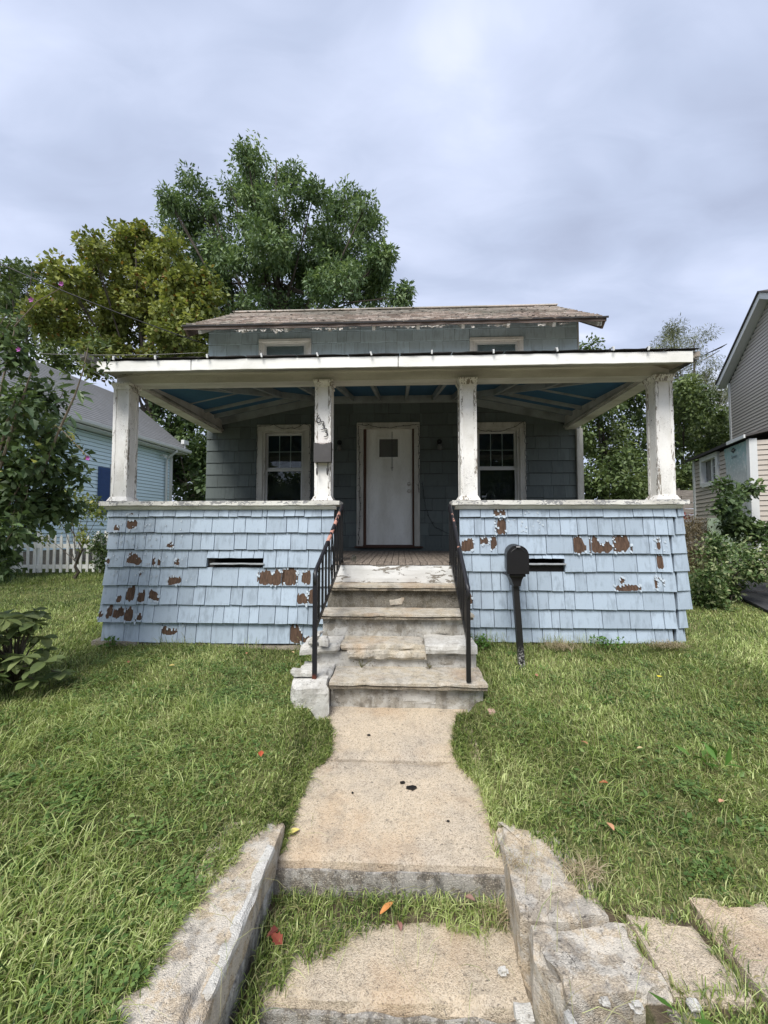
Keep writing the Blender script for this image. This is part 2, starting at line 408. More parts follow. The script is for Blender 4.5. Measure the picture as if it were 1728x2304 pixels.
M['face'] = concrete_mat('chalky broken concrete', c1=(0.42, 0.40, 0.36), c2=(0.28, 0.265, 0.235), stain=(0.06, 0.055, 0.05), stain_amt=0.6, white=0.6)
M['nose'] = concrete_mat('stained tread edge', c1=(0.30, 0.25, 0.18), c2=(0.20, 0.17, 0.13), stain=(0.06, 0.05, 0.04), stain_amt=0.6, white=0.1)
M['riser_dark'] = concrete_mat('shadow-dark riser concrete', c1=(0.17, 0.155, 0.12), c2=(0.11, 0.10, 0.08), stain=(0.06, 0.055, 0.04), stain_amt=0.6, agg=0.6, white=0.12)  # concrete colour darkened to carry the shadow under the tread nose
M['whitewash'] = concrete_mat('whitewashed concrete', c1=(0.60, 0.585, 0.54), c2=(0.48, 0.465, 0.425), stain=(0.17, 0.15, 0.125), stain_amt=0.32, agg=0.25, white=0.8)
M['riser_wood'] = paint_mat('chalky riser paint', (0.78, 0.78, 0.76), peel=0.85, grime=0.45, wood=(0.22, 0.20, 0.17), grain=(0.3, 1, 1), scale=1.2)
M['curb'] = concrete_mat('curb concrete', c1=(0.58, 0.47, 0.33), c2=(0.44, 0.38, 0.30), stain=(0.11, 0.105, 0.10), stain_amt=0.5, white=0.5)
M['curb_dark'] = concrete_mat('broken concrete', c1=(0.25, 0.225, 0.19), c2=(0.16, 0.145, 0.125), stain=(0.05, 0.05, 0.05), stain_amt=0.6, white=0.4)
M['found'] = concrete_mat('foundation', c1=(0.34, 0.30, 0.25), c2=(0.24, 0.22, 0.19), stain_amt=0.5)
M['bark'] = wood_mat('bark', (0.035, 0.028, 0.022), (0.12, 0.10, 0.08), (1, 1, 0.3), sc_=12)
M['bark_pale'] = wood_mat('pale bark', (0.10, 0.08, 0.06), (0.26, 0.22, 0.17), (1, 1, 0.3), sc_=16)
M['asphalt'] = plain('asphalt', (0.045, 0.047, 0.05), 0.9, var=0.4)

def roof_mat():
    m, g = new_mat('cracked asphalt shingle')
    r = g.n('ShaderNodeObjectInfo').outputs['Random']
    p = g.pos(rnd=6.0); w = g.pos()
    big = g.noise(w, 0.55, 3, 0.5); fine = g.noise(p, 90, 3, 0.7); mid = g.noise(p, 9, 4, 0.65)
    c = g.ramp(g.math('ADD', g.math('MULTIPLY', r, 0.45), g.math('MULTIPLY', mid, 0.55)), [(0.2, (0.30, 0.25, 0.22)), (0.45, (0.54, 0.46, 0.40)), (0.6, (0.68, 0.61, 0.55)), (0.85, (0.28, 0.31, 0.26))])
    c = g.mix(g.math('MULTIPLY', g.sstep(big, 0.42, 0.62), 0.45), c, (0.17, 0.19, 0.155))
    c = g.mix(g.math('MULTIPLY', g.sstep(mid, 0.60, 0.64), 0.9), c, (0.035, 0.03, 0.028))
    c = g.mix(g.math('MULTIPLY', fine, 0.3), c, (0.14, 0.11, 0.09))
    finish(g, c, 0.95, bump=g.math('ADD', mid, g.math('MULTIPLY', fine, 0.4)), bs=0.8, bd=0.012, spec=0.1)
    return m
M['roof'] = roof_mat()
def rail_mat(nm='black rail with worn primer', lo=0.50):
    m, g = new_mat(nm)
    p = g.pos((1, 1, 1))
    n = g.noise(p, 9, 4, 0.6)
    y = g.n('ShaderNodeSeparateXYZ', {0: p}).outputs[1]
    zone = g.math('MULTIPLY', g.sstep(y, 3.62, 3.75), g.math('SUBTRACT', 1.0, g.sstep(y, 4.25, 4.45)))
    mk = g.math('MULTIPLY', g.sstep(n, lo, lo + 0.03), zone)
    c = g.mix(mk, (0.014, 0.014, 0.018), (0.50, 0.26, 0.20))
    finish(g, c, 0.45, bump=mk, bs=0.3, bd=0.002, spec=0.5)
    return m
M['rail_worn'] = rail_mat()
M['rail_spots'] = rail_mat('black rail with primer spots', 0.575)
def rust_post():
    m, g = new_mat('rail post rusted at the foot')
    z = g.n('ShaderNodeSeparateXYZ', {0: g.pos()}).outputs[2]
    n = g.noise(g.pos(), 25, 4)
    mk = g.math('SUBTRACT', 1.0, g.sstep(g.math('ADD', z, g.math('MULTIPLY', n, 0.08)), 0.885, 0.93))
    finish(g, g.mix(mk, (0.014, 0.014, 0.018), (0.11, 0.03, 0.018)), 0.5, bump=n, bs=0.2, bd=0.003)
    return m
M['rust_post'] = rust_post()
# ---------------------------------------------------------------- ground
def lerp(v, xs, ys): return np.interp(v, xs, ys)
def lawn(x, y):
    x = np.asarray(x, float); y = np.asarray(y, float)
    z = np.interp(y, [1.0, 1.3, 2.0, 3.3, 4.6, 8.4, 13, 22, 60], [0.46, 0.47, 0.50, 0.64, 0.80, 1.185, 1.40, 1.5, 1.6])
    z = z - 0.06 * np.clip((-x - 0.6) / 0.6, 0, 1) * np.clip(1 - np.abs(y - 4.6) / 1.6, 0, 1) + 0.02 * (x > 0.7) * np.clip(1 - np.abs(y - 4.6) / 1.6, 0, 1)
    return z
def path_z(y): return 0.39 + 0.146 * (np.asarray(y) - 2.1)
def ground_z(x, y):
    x = np.asarray(x, float); y = np.asarray(y, float)
    z = lawn(x, y)
    z = z + 0.018 * np.sin(x * 2.1 + 1) * np.sin(y * 1.7) * np.clip((y - 1.4), 0, 1)
    # the path lies a little lower than the lawn
    k = np.clip((0.72 - np.abs(x + 0.05)) / 0.14, 0, 1); k = k * k * (3 - 2 * k)
    pz = path_z(y) - 0.06
    z = np.where((y < 3.6) & (y >= 2.12), z * (1 - k) + pz * k, z)
    nk = ((x > -0.72) & (x < 0.60)).astype(float)
    z = np.where(y < 2.12, np.where(nk > 0, np.where(y > 1.99, 0.235, np.where(y > 1.70, 0.14, 0.02)), z), z)
    z = np.where((y < 2.20) & (x > -0.97) & (x <= -0.64), np.minimum(z, 0.38), z)
    z = np.where((y < 2.22) & (x >= 0.52) & (x < 0.86), np.minimum(z, 0.36), z)
    z = np.where((y < 1.85) & (x >= 0.86) & (x < 3.1), np.minimum(z, 0.425), z)
    z = np.where((y >= 1.85) & (y < 2.1) & (x >= 0.86), np.minimum(z, .437 + (y - 1.85) * .26), z)
    z = np.where((y < 1.99) & (y > 1.3) & (x > -0.66) & (x < -0.56), 0.20, z)
    z = np.where(y < 1.12, 0.0, z)
    return z
xs = np.unique(np.concatenate([np.arange(-1.4, 1.6, 0.04), np.arange(-14, 14, 0.25), np.arange(-60, 60, 4), np.linspace(-700, 700, 29), [-0.971, -0.969, -0.721, -0.719, 0.599, 0.601, 0.859, 0.861, 3.099, 3.101]]))
ys = np.unique(np.concatenate([[1.119, 1.121, 1.699, 1.701, 1.849, 1.851, 1.989, 1.991, 2.119, 2.121, 2.199, 2.201], np.arange(1.0, 4.8, 0.05), np.arange(-6, 15, 0.25), np.arange(15, 60, 3), np.linspace(-200, 900, 23)]))
X, Y = np.meshgrid(xs, ys)
Z = ground_z(X, Y)
nx, ny = len(xs), len(ys)
vv = np.stack([X.ravel(), Y.ravel(), Z.ravel()], 1)
ii = np.arange(nx * ny).reshape(ny, nx)
ff = np.stack([ii[:-1, :-1], ii[:-1, 1:], ii[1:, 1:], ii[1:, :-1]], -1).reshape(-1, 4)
m, g = new_mat('soil and turf')
p = g.pos(); n = g.noise(p, 3, 5, 0.6); f = g.noise(p, 60, 4, 0.7)
c = g.mix(g.sstep(n, 0.35, 0.65), (0.07, 0.10, 0.03), (0.15, 0.16, 0.06))
c = g.mix(g.math('MULTIPLY', g.sstep(f, 0.45, 0.7), 0.7), c, (0.26, 0.23, 0.12))
yy = g.n('ShaderNodeSeparateXYZ', {0: p}).outputs[1]
xx = g.n('ShaderNodeSeparateXYZ', {0: p}).outputs[0]
pit = g.math('MULTIPLY', g.math('SUBTRACT', 1.0, g.sstep(yy, 2.06, 2.10)), g.math('SUBTRACT', 1.0, g.sstep(g.math('ABSOLUTE', g.math('ADD', xx, .06)), .70, .74)))
pit = g.math('MAXIMUM', pit, g.math('MULTIPLY', g.sstep(xx, .84, .88), g.math('SUBTRACT', 1.0, g.sstep(yy, 1.84, 1.88))))
c = g.mix(pit, c, g.mix(f, (0.06, 0.045, 0.03), (0.20, 0.16, 0.11)))
finish(g, c, 0.95, bump=f, bs=0.9, bd=0.02, spec=0.1)
struct(np_mesh('ground', vv, ff, 4, mat=m))
sw = MB(); sw.box(-40, 40, -1.0, 1.08, -0.02, 0.012)
sidewalk = struct(sw.build('sidewalk', M['conc']))
dr = MB(); dr.hexa([(4.95, 5.3, 0.90), (9.5, 4.6, 0.86), (11, 9, 1.24), (5.6, 7.4, 1.12), (4.95, 5.3, 0.93), (9.5, 4.6, 0.90), (11, 9, 1.28), (5.6, 7.4, 1.15)])
struct(dr.build('driveway', M['asphalt']))

# the garden path: two slabs
pth = bpy.data.objects.new('path', None); C.objects.link(pth); pth.location = (-0.05, 2.7, 0.4); pth['kind'] = 'structure'; OFF['path'] = Vector((-0.05, 2.7, 0.4))
def slope_fn(p): return Vector((p.x, p.y, p.z + 0.146 * (p.y - 2.1)))
for (y0, y1, sd_) in ((2.1, 2.812, 3), (2.822, 3.47, 5)):
    b = MB(); b.rough(-0.66, 0.565, y0, y1, 0.20, 0.39, res=0.045, amp=0.004, chip=0.012, seed=sd_, fn=slope_fn)
    b.build('slab', M['conc'], pth, smooth=False)
b = MB(); b.rough(-0.655, 0.56, 2.078, 2.098, 0.10, 0.362, res=0.04, amp=0.006, chip=0.01, seed=13); b.build('riser_face', M['curb_dark'], pth)
# the two lower steps down to the pavement
st2 = MB(); st2.rough(-0.60, 0.55, 1.66, 2.01, -0.02, 0.215, res=0.04, amp=0.007, chip=0.03, seed=8)
o = st2.build('concrete_step', M['conc']); f_ = MB(); f_.rough(-0.59, 0.54, 1.632, 1.658, -0.02, 0.185, res=0.04, amp=0.006, chip=0.01, seed=14); f_.build('step_face', M['curb_dark'], o); tag(o, 'worn tan concrete step half buried in grass between the two curbs at the bottom', 'step')

# curbs and retaining walls
rt_ = thing('curb_wall', (-0.8, 1.65, 0.0), 'long tan concrete curb with white paint left along its inner edge, left of the sunken steps', 'curb')
def lcurb(p):
    k = (2.22 - p.y)
    x = p.x + 0.016 - 0.012 * k
    z = p.z
    if p.x > -0.72 and p.z > 0.3:       # the broken inner edge near the front
        br = max(0.0, mn.noise(Vector((p.y * 4, 3, 1))) * 0.5 + 0.25) * max(0.0, min(1.0, (1.75 - p.y) / 0.3))
        x -= br * 0.02; z -= br * 0.05
    return Vector((x, p.y, z + 0.0))
b = MB(); b.rough(-0.985, -0.655, 1.10, 2.24, 0.33, 0.50, res=0.025, amp=0.010, chip=0.022, seed=2, fn=lcurb)
b.build('curb_block', M['curb'], rt_)
b = MB(); b.rough(-0.975, -0.665, 1.10, 2.22, -0.05, 0.325, res=0.035, amp=0.013, chip=0.02, seed=15, fn=lcurb); b.build('curb_foot', M['face'], rt_)
b = MB(); b.rough(-0.700, -0.648, 1.42, 2.06, 0.462, 0.503, res=0.02, amp=0.010, chip=0.022, seed=12, fn=lcurb)
b.build('paint_strip', M['whitewash'], rt_)
rr = thing('curb_wall', (0.75, 1.6, 0.0), 'cracked tan concrete curb broken in three pieces, right of the sunken steps', 'curb')
def rc1(p):
    t = (p.y - 1.76) / 0.54
    return Vector((p.x - 0.02 * (1 - t) + (0.05 * t * t if p.x > 0.7 else 0.0) - (0.16 * max(0, t - 0.55) / 0.45 if p.x > 0.68 else 0), p.y, p.z))
b = MB(); b.rough(0.525, 0.90, 1.775, 2.30, -0.05, 0.475, res=0.035, amp=0.009, chip=0.02, seed=4, fn=rc1)
b.build('curb_block', M['curb'], rr)
def rc2(p):
    return Vector((p.x + 0.05 * (1.76 - p.y) / 0.26 + 0.02 * math.sin(p.y * 30), p.y + 0.10 * (p.x - 0.5), p.z - 0.02))
b = MB(); b.rough(0.51, 0.93, 1.475, 1.745, -0.05, 0.485, res=0.03, amp=0.016, chip=0.06, seed=6, fn=rc2)
b.build('curb_block', M['curb'], rr)
b = MB(); b.rough(0.56, 0.98, 1.06, 1.44, -0.05, 0.40, res=0.035, amp=0.018, chip=0.06, seed=9)
b.build('curb_block', M['curb_dark'], rr)
b = MB(); b.hexa([(0.565, 1.44, 0.30), (0.60, 1.28, 0.30), (0.635, 1.28, 0.30), (0.60, 1.46, 0.30), (0.555, 1.45, 0.45), (0.59, 1.26, 0.47), (0.63, 1.27, 0.45), (0.58, 1.47, 0.44)])
b.build('paint_shard', M['whitewash'], rr)
wl = thing('retaining_wall', (2.4, 1.3, 0.0), 'low wall of broad tan concrete slabs with grass in its joints, at the right edge of the lawn front', 'retaining wall')
for (x0, x1, y0, y1, z1, s_) in ((0.955, 1.235, 1.50, 1.80, 0.462, 21), (1.275, 1.98, 1.40, 1.88, 0.468, 22), (2.0, 3.1, 1.38, 1.86, 0.47, 23), (0.96, 1.9, 1.06, 1.42, 0.45, 24), (1.92, 3.3, 1.06, 1.37, 0.455, 25)):
    b = MB(); b.rough(x0, x1, y0, y1, 0.10, z1, res=0.045, amp=0.010, chip=0.03, seed=s_)
    b.build('slab', M['conc'], wl)
wl2 = thing('retaining_wall', (-3.2, 1.2, 0.0), 'low concrete wall along the pavement under the left lawn', 'retaining wall')
for k in range(3):
    b = MB(); b.rough(-5.2 + 1.4 * k, -3.82 + 1.4 * k, 1.06, 1.22, -0.05, 0.47, res=0.07, amp=0.006, chip=0.02, seed=30 + k)
    b.build('wall_block', M['curb'], wl2)
# rubble in the gap beside the right curb, loose chips
chips = [((0.985, 1.44, 0.375), 0.06, 'dark broken block wedged between the right curb and the slabs, bottom right'), ((1.03, 1.36, 0.40), 0.045, 'brown grey lump in front of the wedged dark block, bottom right'), ((0.70, 1.47, 0.46), 0.018, 'crumb of pale concrete lying in the crack of the right curb'), ((0.80, 1.455, 0.46), 0.024, 'second pale crumb further along the crack of the right curb'), ((0.47, 1.60, 0.235), 0.035, 'grey crumb of concrete beside the right curb on the buried step'), ((0.43, 1.76, 0.235), 0.022, 'small chip of concrete lying behind the grey crumb on the buried step'),
         ((0.78, 1.22, 0.43), 0.035, 'white lump of broken concrete on the dark curb piece, bottom right'), ((0.88, 1.30, 0.43), 0.028, 'smaller pale lump of concrete behind the white lump, bottom right'),
         ((1.00, 1.47, 0.46), 0.022, 'little pale chip of concrete at the corner of the tan wall slabs')]
for i, (q, r_, lb) in enumerate(chips):
    b = MB(); b.rough(q[0] - r_, q[0] + r_, q[1] - r_ * 0.8, q[1] + r_ * 0.8, q[2], q[2] + r_ * 1.1, res=r_ * 0.45, amp=r_ * 0.4, chip=r_ * 0.8, seed=40 + i)
    tag(b.build('concrete_chunk', M['curb_dark' if 'dark' in lb or 'brown' in lb else 'whitewash']), lb, 'rubble')

# ---------------------------------------------------------------- the house
H = thing('house', (-0.2, 5.8, 0.8), 'weathered pale blue shingled bungalow with a deep front porch and peeling white columns', 'house')
M['ledge'] = plain('weathered grey ledge', (0.34, 0.36, 0.37), .8, var=.4)
YF, YB, FZ = 4.6, 7.065, 1.715
LW_Z= [2.354, 2.251, 2.064, 1.864, 1.658, 1.445, 1.226, 1.021, 0.789]
LW_J=[
  [-3.5, -3.42, -3.32, -3.11, -2.99, -2.81, -2.66, -2.48, -2.32, -2.14, -2.02, -1.91, -1.75, -1.62, -1.56, -1.36, -1.23, -1.12, -0.92, -0.77] ,
  [-3.5, -3.26, -3.04, -2.91, -2.69, -2.48, -2.22, -1.96, -1.82, -1.57, -1.33, -1.19, -1.08, -0.92, -0.77] ,
  [-3.49, -3.35, -3.28, -3.15, -3.02, -2.84, -2.67, -2.45, -2.35, -2.19, -1.95, -1.8, -1.66, -1.48, -1.28, -1.09, -0.89, -0.77] ,
  [-3.49, -3.27, -3.05, -2.93, -2.82, -2.66, -2.5, -2.27, -2.13, -2.0, -1.86, -1.71, -1.6, -1.45, -1.31, -1.07, -0.89, -0.78] ,
  [-3.51, -3.33, -3.2, -3.08, -2.95, -2.83, -2.56, -2.37, -2.2, -1.89, -1.64, -1.38, -1.2, -0.98, -0.79] ,
  [-3.51, -3.33, -3.22, -3.08, -2.95, -2.81, -2.6, -2.41, -2.27, -1.97, -1.83, -1.65, -1.38, -1.19, -1.06, -0.93, -0.8] ,
  [-3.53, -3.36, -3.22, -3.07, -3.0, -2.87, -2.58, -2.33, -2.16, -2.04, -1.86, -1.74, -1.63, -1.44, -1.29, -1.18, -1.06, -0.95, -0.81] ,
  [-3.5, -3.23, -3.05, -2.78, -2.59, -2.5, -2.37, -2.19, -1.94, -1.76, -1.53, -1.27, -1.12, -0.98, -0.83] ,
]
LW_P= [(-3.396, -3.344, 2.074, 2.164), (-3.239, -3.141, 2.102, 2.218), (-2.747, -2.681, 1.877, 1.965), (-3.493, -3.451, 1.691, 1.786), (-3.218, -3.057, 1.667, 1.815), (-2.928, -2.894, 1.674, 1.763), (-2.854, -2.822, 1.674, 1.759), (-2.658, -2.604, 1.665, 1.756), (-3.089, -3.059, 1.54, 1.616), (-2.708, -2.578, 1.453, 1.551), (-1.634, -1.374, 1.459, 1.632), (-1.367, -1.204, 1.461, 1.646), (-1.129, -1.047, 1.47, 1.611), (-3.321, -3.274, 1.249, 1.321), (-3.22, -3.129, 1.246, 1.426), (-3.083, -3.002, 1.228, 1.408), (-2.947, -2.83, 1.226, 1.431), (-1.188, -1.075, 1.217, 1.373), (-1.062, -0.947, 1.24, 1.429), (-3.543, -3.484, 1.045, 1.183), (-3.43, -3.358, 1.046, 1.216), (-3.358, -3.225, 1.038, 1.221), (-3.207, -3.127, 1.043, 1.218), (-3.075, -3.0, 1.031, 1.134), (-2.766, -2.615, 0.879, 0.991), (-2.535, -2.501, 0.989, 1.023), (-1.265, -1.126, 0.79, 0.998), (-1.123, -1.0, 0.8, 0.911), (-3.242, -3.182, 2.275, 2.304)]
RW_Z= [2.363, 2.24, 2.039, 1.824, 1.624, 1.408, 1.201, 0.996, 0.83]
RW_J=[
  [0.68, 0.92, 1.07, 1.23, 1.4, 1.7, 1.81, 1.95, 2.3, 2.63, 2.85, 2.97, 3.11] ,
  [0.68, 0.85, 0.97, 1.1, 1.21, 1.34, 1.46, 1.67, 1.82, 2.01, 2.12, 2.24, 2.4, 2.54, 2.74, 2.87, 3.01, 3.08] ,
  [0.68, 0.91, 1.11, 1.35, 1.66, 1.96, 2.16, 2.4, 2.59, 2.8, 2.94, 3.03] ,
  [0.69, 0.82, 1.03, 1.21, 1.36, 1.45, 1.52, 1.61, 1.72, 1.86, 2.06, 2.21, 2.4, 2.66, 2.87, 3.05] ,
  [0.69, 0.78, 0.92, 1.04, 1.14, 1.24, 1.35, 1.45, 1.55, 1.71, 1.84, 1.97, 2.1, 2.41, 2.66, 2.93, 3.08] ,
  [0.7, 0.82, 0.92, 1.06, 1.21, 1.31, 1.42, 1.55, 1.67, 1.85, 1.96, 2.16, 2.42, 2.71, 2.93, 3.06] ,
  [0.71, 0.78, 0.9, 1.06, 1.25, 1.35, 1.56, 1.7, 1.79, 1.93, 2.26, 2.56, 2.79, 2.93, 3.07] ,
  [0.71, 0.84, 0.97, 1.2, 1.36, 1.48, 1.6, 1.78, 1.94, 2.08, 2.22, 2.43, 2.63, 2.83, 2.98, 3.03] ,
]
RW_P= [(1.077, 1.191, 2.245, 2.338), (1.099, 1.21, 2.038, 2.219), (0.712, 0.826, 1.853, 1.997), (0.923, 1.004, 1.913, 2.01), (1.046, 1.109, 1.854, 2.02), (1.961, 2.088, 1.829, 2.011), (2.164, 2.395, 1.826, 2.03), (2.415, 2.57, 1.843, 2.035), (2.582, 2.605, 1.83, 1.966), (2.888, 2.916, 1.876, 1.994), (2.888, 2.939, 1.633, 1.818), (2.419, 2.665, 1.405, 1.477), (2.474, 2.507, 1.469, 1.577), (2.849, 2.868, 1.426, 1.57), (2.872, 2.906, 1.534, 1.57), (2.925, 2.948, 1.48, 1.588), (0.779, 0.82, 1.249, 1.355), (0.899, 0.909, 1.05, 1.114)]

def jag(x0, x1, z0, z1, rs):
    """ragged outline of a bare patch: steps along the grain"""
    w = x1 - x0; h = z1 - z0
    n = max(3, int(w / 0.012))
    top = []; bot = []
    t = rs.uniform(0, 0.25); bb = rs.uniform(0, 0.15)
    for i in range(n + 1):
        x = x0 + w * i / n
        edge = min(i, n - i) / max(1, n)
        e = 0.22 * max(0, 0.12 - edge) / 0.12
        if rs.random() < 0.7: t = min(.5, max(0, t + rs.uniform(-.17, .17)))
        if rs.random() < 0.6: bb = min(.3, max(0, bb + rs.uniform(-.12, .11)))
        top.append((x + rs.uniform(-1, 1) * 0.002, z1 - h * min(0.55, t + e)))
        bot.append((x + rs.uniform(-1, 1) * 0.002, z0 + h * min(0.45, bb + e * 0.6)))
    return bot, top
def knee_wall(rows, zs, patches, xa, xb, flare, slot):
    cx = (xa + xb) / 2
    wall = MB()
    sx0, sx1, sz0, sz1 = slot
    wall.box(xa + 0.01, sx0, YF + 0.02, YF + 0.2, zs[8] + 0.02, 2.33)
    wall.box(sx1, xb - 0.01, YF + 0.02, YF + 0.2, zs[8] + 0.02, 2.33)
    wall.box(sx0, sx1, YF + 0.02, YF + 0.2, zs[8] + 0.02, sz0 - 0.02)
    wall.box(sx0, sx1, YF + 0.02, YF + 0.2, sz1 + 0.01, 2.33)
    kw = wall.build('knee_wall', M['core'], H)
    pts = sorted((p0 - .10 * (p1 - p0) - .004, p1 + .10 * (p1 - p0) + .004, q0 - .06 * (q1 - q0), q1 + .12 * (q1 - q0)) for p0, p1, q0, q1 in patches)
    for r, js in enumerate(rows):
        zt, zb = zs[r], zs[r + 1]
        fl = flare * max(0, (1.75 - zb)) if r < 7 else flare * 0.42
        flt = flare * max(0, (1.75 - zt)) if r < 7 else flare * 0.40
        for j in range(len(js) - 1):
            x0, x1 = js[j], js[j + 1]
            rs = random.Random(int(x0 * 1000) + r * 77)
            b = MB(); gx = 0.0022 + rs.random() * 0.0022
            z0 = zb + rs.uniform(-0.004, 0.004); z1 = zt - 0.007
            tl = rs.uniform(-0.0025, 0.0025)
            if r == 3 and x0 >= slot[0] - 0.08 and x1 <= slot[1] + 0.08:
                z0 = sz1 + 0.004
            yb_ = YF - 0.027 - fl + rs.uniform(-0.003, 0.002); yt_ = YF - 0.002 - flt
            a0, a1 = x0 + gx, x1 - gx
            b.hexa([(a0, yb_, z0 + tl), (a1, yb_ + rs.uniform(-.002, .002), z0 - tl), (a1, YF + 0.018, z0 - tl), (a0, YF + 0.018, z0 + tl),
                    (a0, yt_, z1), (a1, yt_, z1), (a1, YF + 0.018, z1), (a0, YF + 0.018, z1)])
            def ysurf(z): return yb_ + (yt_ - yb_) * (z - z0) / (z1 - z0)
            for (p0, p1, q0, q1) in pts:
                c0, c1 = max(p0, a0 + 0.001), min(p1, a1 - 0.001)
                d0, d1 = max(q0, z0 + 0.003), min(q1, zt - 0.004)
                if c1 - c0 < 0.012 or d1 - d0 < 0.02: continue
                bo, to = jag(c0, c1, d0, d1, rs)
                n = len(bo)
                vs = [(x, ysurf(z) - 0.0012, z) for x, z in bo] + [(x, ysurf(z) - 0.0012, z) for x, z in to]
                b.add(vs, [(i, i + 1, n + i + 1, n + i) for i in range(n - 1)], 1)
                # lifted paint round the rim
                for k in range(rs.randint(5, 11)):
                    side = rs.random()
                    i = rs.randrange(n)
                    x, z = to[i] if side < 0.7 else bo[i]
                    s_ = rs.uniform(0.008, 0.026); y = ysurf(z) - 0.002
                    b.add([(x - s_ * 0.6, y, z + s_ * .2), (x + s_ * 0.5, y, z + s_ * 0.3), (x + s_ * 0.45, y - s_ * 0.55, z - s_), (x - s_ * 0.3, y - s_ * 0.4, z - s_ * 0.8)], [(0, 1, 2, 3)], 2)
            if x0 < -2.4 and r in (1, 2, 3, 4) and x0 < -2.5 or (1.0 < x0 < 1.65 and r < 2) or (2.75 < x0 and r == 2):
                for k in range(rs.randint(2, 7)):      # curls of paint still hanging
                    x = rs.uniform(a0 + .01, a1 - .01); z = rs.uniform(z0 + 0.03, zt - 0.02); s_ = rs.uniform(0.006, 0.02); y = ysurf(z) - 0.001
                    b.add([(x - s_ * 0.7, y, z), (x + s_ * 0.3, y, z + s_ * 0.5), (x + s_ * 0.5, y - s_ * 0.6, z - s_), (x - s_ * 0.5, y - s_ * 0.35, z - s_ * 0.7)], [(0, 1, 2, 3)], 2)
                    b.add([(x - s_ * .6, y + .0005, z - s_ * 1.6), (x + s_ * .4, y + .0005, z - s_ * 1.4), (x + s_ * .5, y + .0005, z), (x - s_ * .5, y + .0005, z + s_ * .3)], [(0, 1, 2, 3)], 3)
            b.build('shingle', [M['blue'], M['bare'], M['flake'], M['core']], kw)
    b = MB(); b.rough(sx0 - 0.02, sx1 + 0.02, YF - 0.055, YF + 0.02, sz0 - 0.004, sz0 + 0.016, res=0.03, amp=0.003, chip=0.006, seed=int(cx * 10))
    b.build('slot_ledge', M['ledge'], kw)
    b = MB(); b.box(sx0 - 0.01, sx1 + 0.01, YF + 0.21, YF + 0.23, sz0 - 0.05, sz1 + 0.05); b.build('slot_back', M['dark_room'], kw)
    return kw
kl = knee_wall(LW_J, LW_Z, LW_P, -3.49, -0.78, 0.075, (-2.20, -1.60, 1.69, 1.76))
kr = knee_wall(RW_J, RW_Z, RW_P, 0.69, 3.07, 0.02, (1.42, 1.85, 1.70, 1.765))
# the shingles that turn the right corner stand apart from the others
for r in range(8):
    zt, zb = RW_Z[r], RW_Z[r + 1]
    xl = [3.12, 3.09, 3.045, 3.06, 3.09, 3.085, 3.095, 3.06][r]; xr = [3.2, 3.205, 3.215, 3.235, 3.235, 3.255, 3.20, 3.16][r]
    b = MB(); b.hexa([(xl, YF - 0.03, zb + 0.006), (xr, YF - 0.015, zb + 0.01), (xr, YF + 0.03, zb + 0.01), (xl, YF + 0.03, zb + 0.006), (xl + 0.012, YF - 0.005, zt + 0.01), (xr - 0.015, YF, zt + 0.01), (xr - 0.015, YF + 0.03, zt + 0.01), (xl + 0.012, YF + 0.03, zt + 0.01)])
    b.build('shingle', [M['blue']], kr)
b = MB(); b.box(3.06, 3.14, YF + 0.031, YF + 0.2, 0.80, 2.33); b.build('corner_post', M['core'], kr)
# side knee walls running back to the house
for (x0, x1, nm) in ((-3.47, -3.35, 'L'), (3.02, 3.18, 'R')):
    b = MB(); b.box(x0, x1, YF + 0.201, YB - 0.02, 0.85, 2.33); sw_ = b.build('side_wall', M['core'], H)
    xo = x0 if nm == 'L' else x1; sg = -1 if nm == 'L' else 1
    for r in range(8):
        yy_ = YF + 0.03
        while yy_ < YB - 0.05:
            w_ = random.uniform(0.16, 0.34); y2 = min(yy_ + w_, YB - 0.03)
            b = MB(); zt, zb = RW_Z[r], RW_Z[r + 1]
            b.hexa([(xo, yy_ + .003, zb), (xo + sg * 0.026, yy_ + .003, zb), (xo + sg * 0.026, y2 - .003, zb), (xo, y2 - .003, zb), (xo, yy_ + .003, zt + .01), (xo + sg * 0.006, yy_ + .003, zt + .01), (xo + sg * 0.006, y2 - .003, zt + .01), (xo, y2 - .003, zt + .01)])
            if y2 - yy_ > 0.03: b.build('shingle', [M['blue']], sw_)
            yy_ = y2
    b = MB(); b.cbox(min(x0, x1) - 0.05, max(x0, x1) + 0.05, YF + 0.225, YB - 0.02, 2.365, 2.43); b.build('wall_cap', M['cap'], H)
    b = MB(); b.box(min(x0, x1) - 0.03, max(x0, x1) + 0.03, 4.5 if False else YF + 0.202, YB + 0.1, 0.55, 0.86); b.build('foundation', M['found'], H)
# caps along the front
for (x0, x1) in ((-3.56, -0.695), (0.59, 3.215)):
    b = MB(); n = 24
    b.rough(x0, x1, YF - 0.085, YF + 0.225, 2.375, 2.432, res=0.04, amp=0.003, chip=0.006, seed=int(x0 * 9)); b.build('wall_cap', M['cap'], H)
    xi0 = x0 + (0.05 if x0 < 0 else 0.04); xi1 = x1 - 0.05
    b = MB(); b.prism([(xi0, YF - 0.055, 2.374), (xi0, YF - 0.052, 2.362), (xi0, YF - 0.03, 2.335), (xi0, YF + 0.018, 2.33), (xi0, YF + 0.018, 2.374)], (xi1 - xi0, 0, 0)); b.build('cap_moulding', M['white'], H)
b = MB(); b.rough(-3.62, -3.05, YF - 0.07, YF + 0.15, 0.60, 0.80, res=0.05, amp=0.006, chip=0.02, seed=3); b.build('foundation', M['found'], H)
b = MB(); b.rough(-3.045, -0.9, YF - 0.05, YF + 0.15, 0.55, 0.775, res=0.06, amp=0.008, chip=0.01, seed=4); b.build('foundation', M['found'], H)
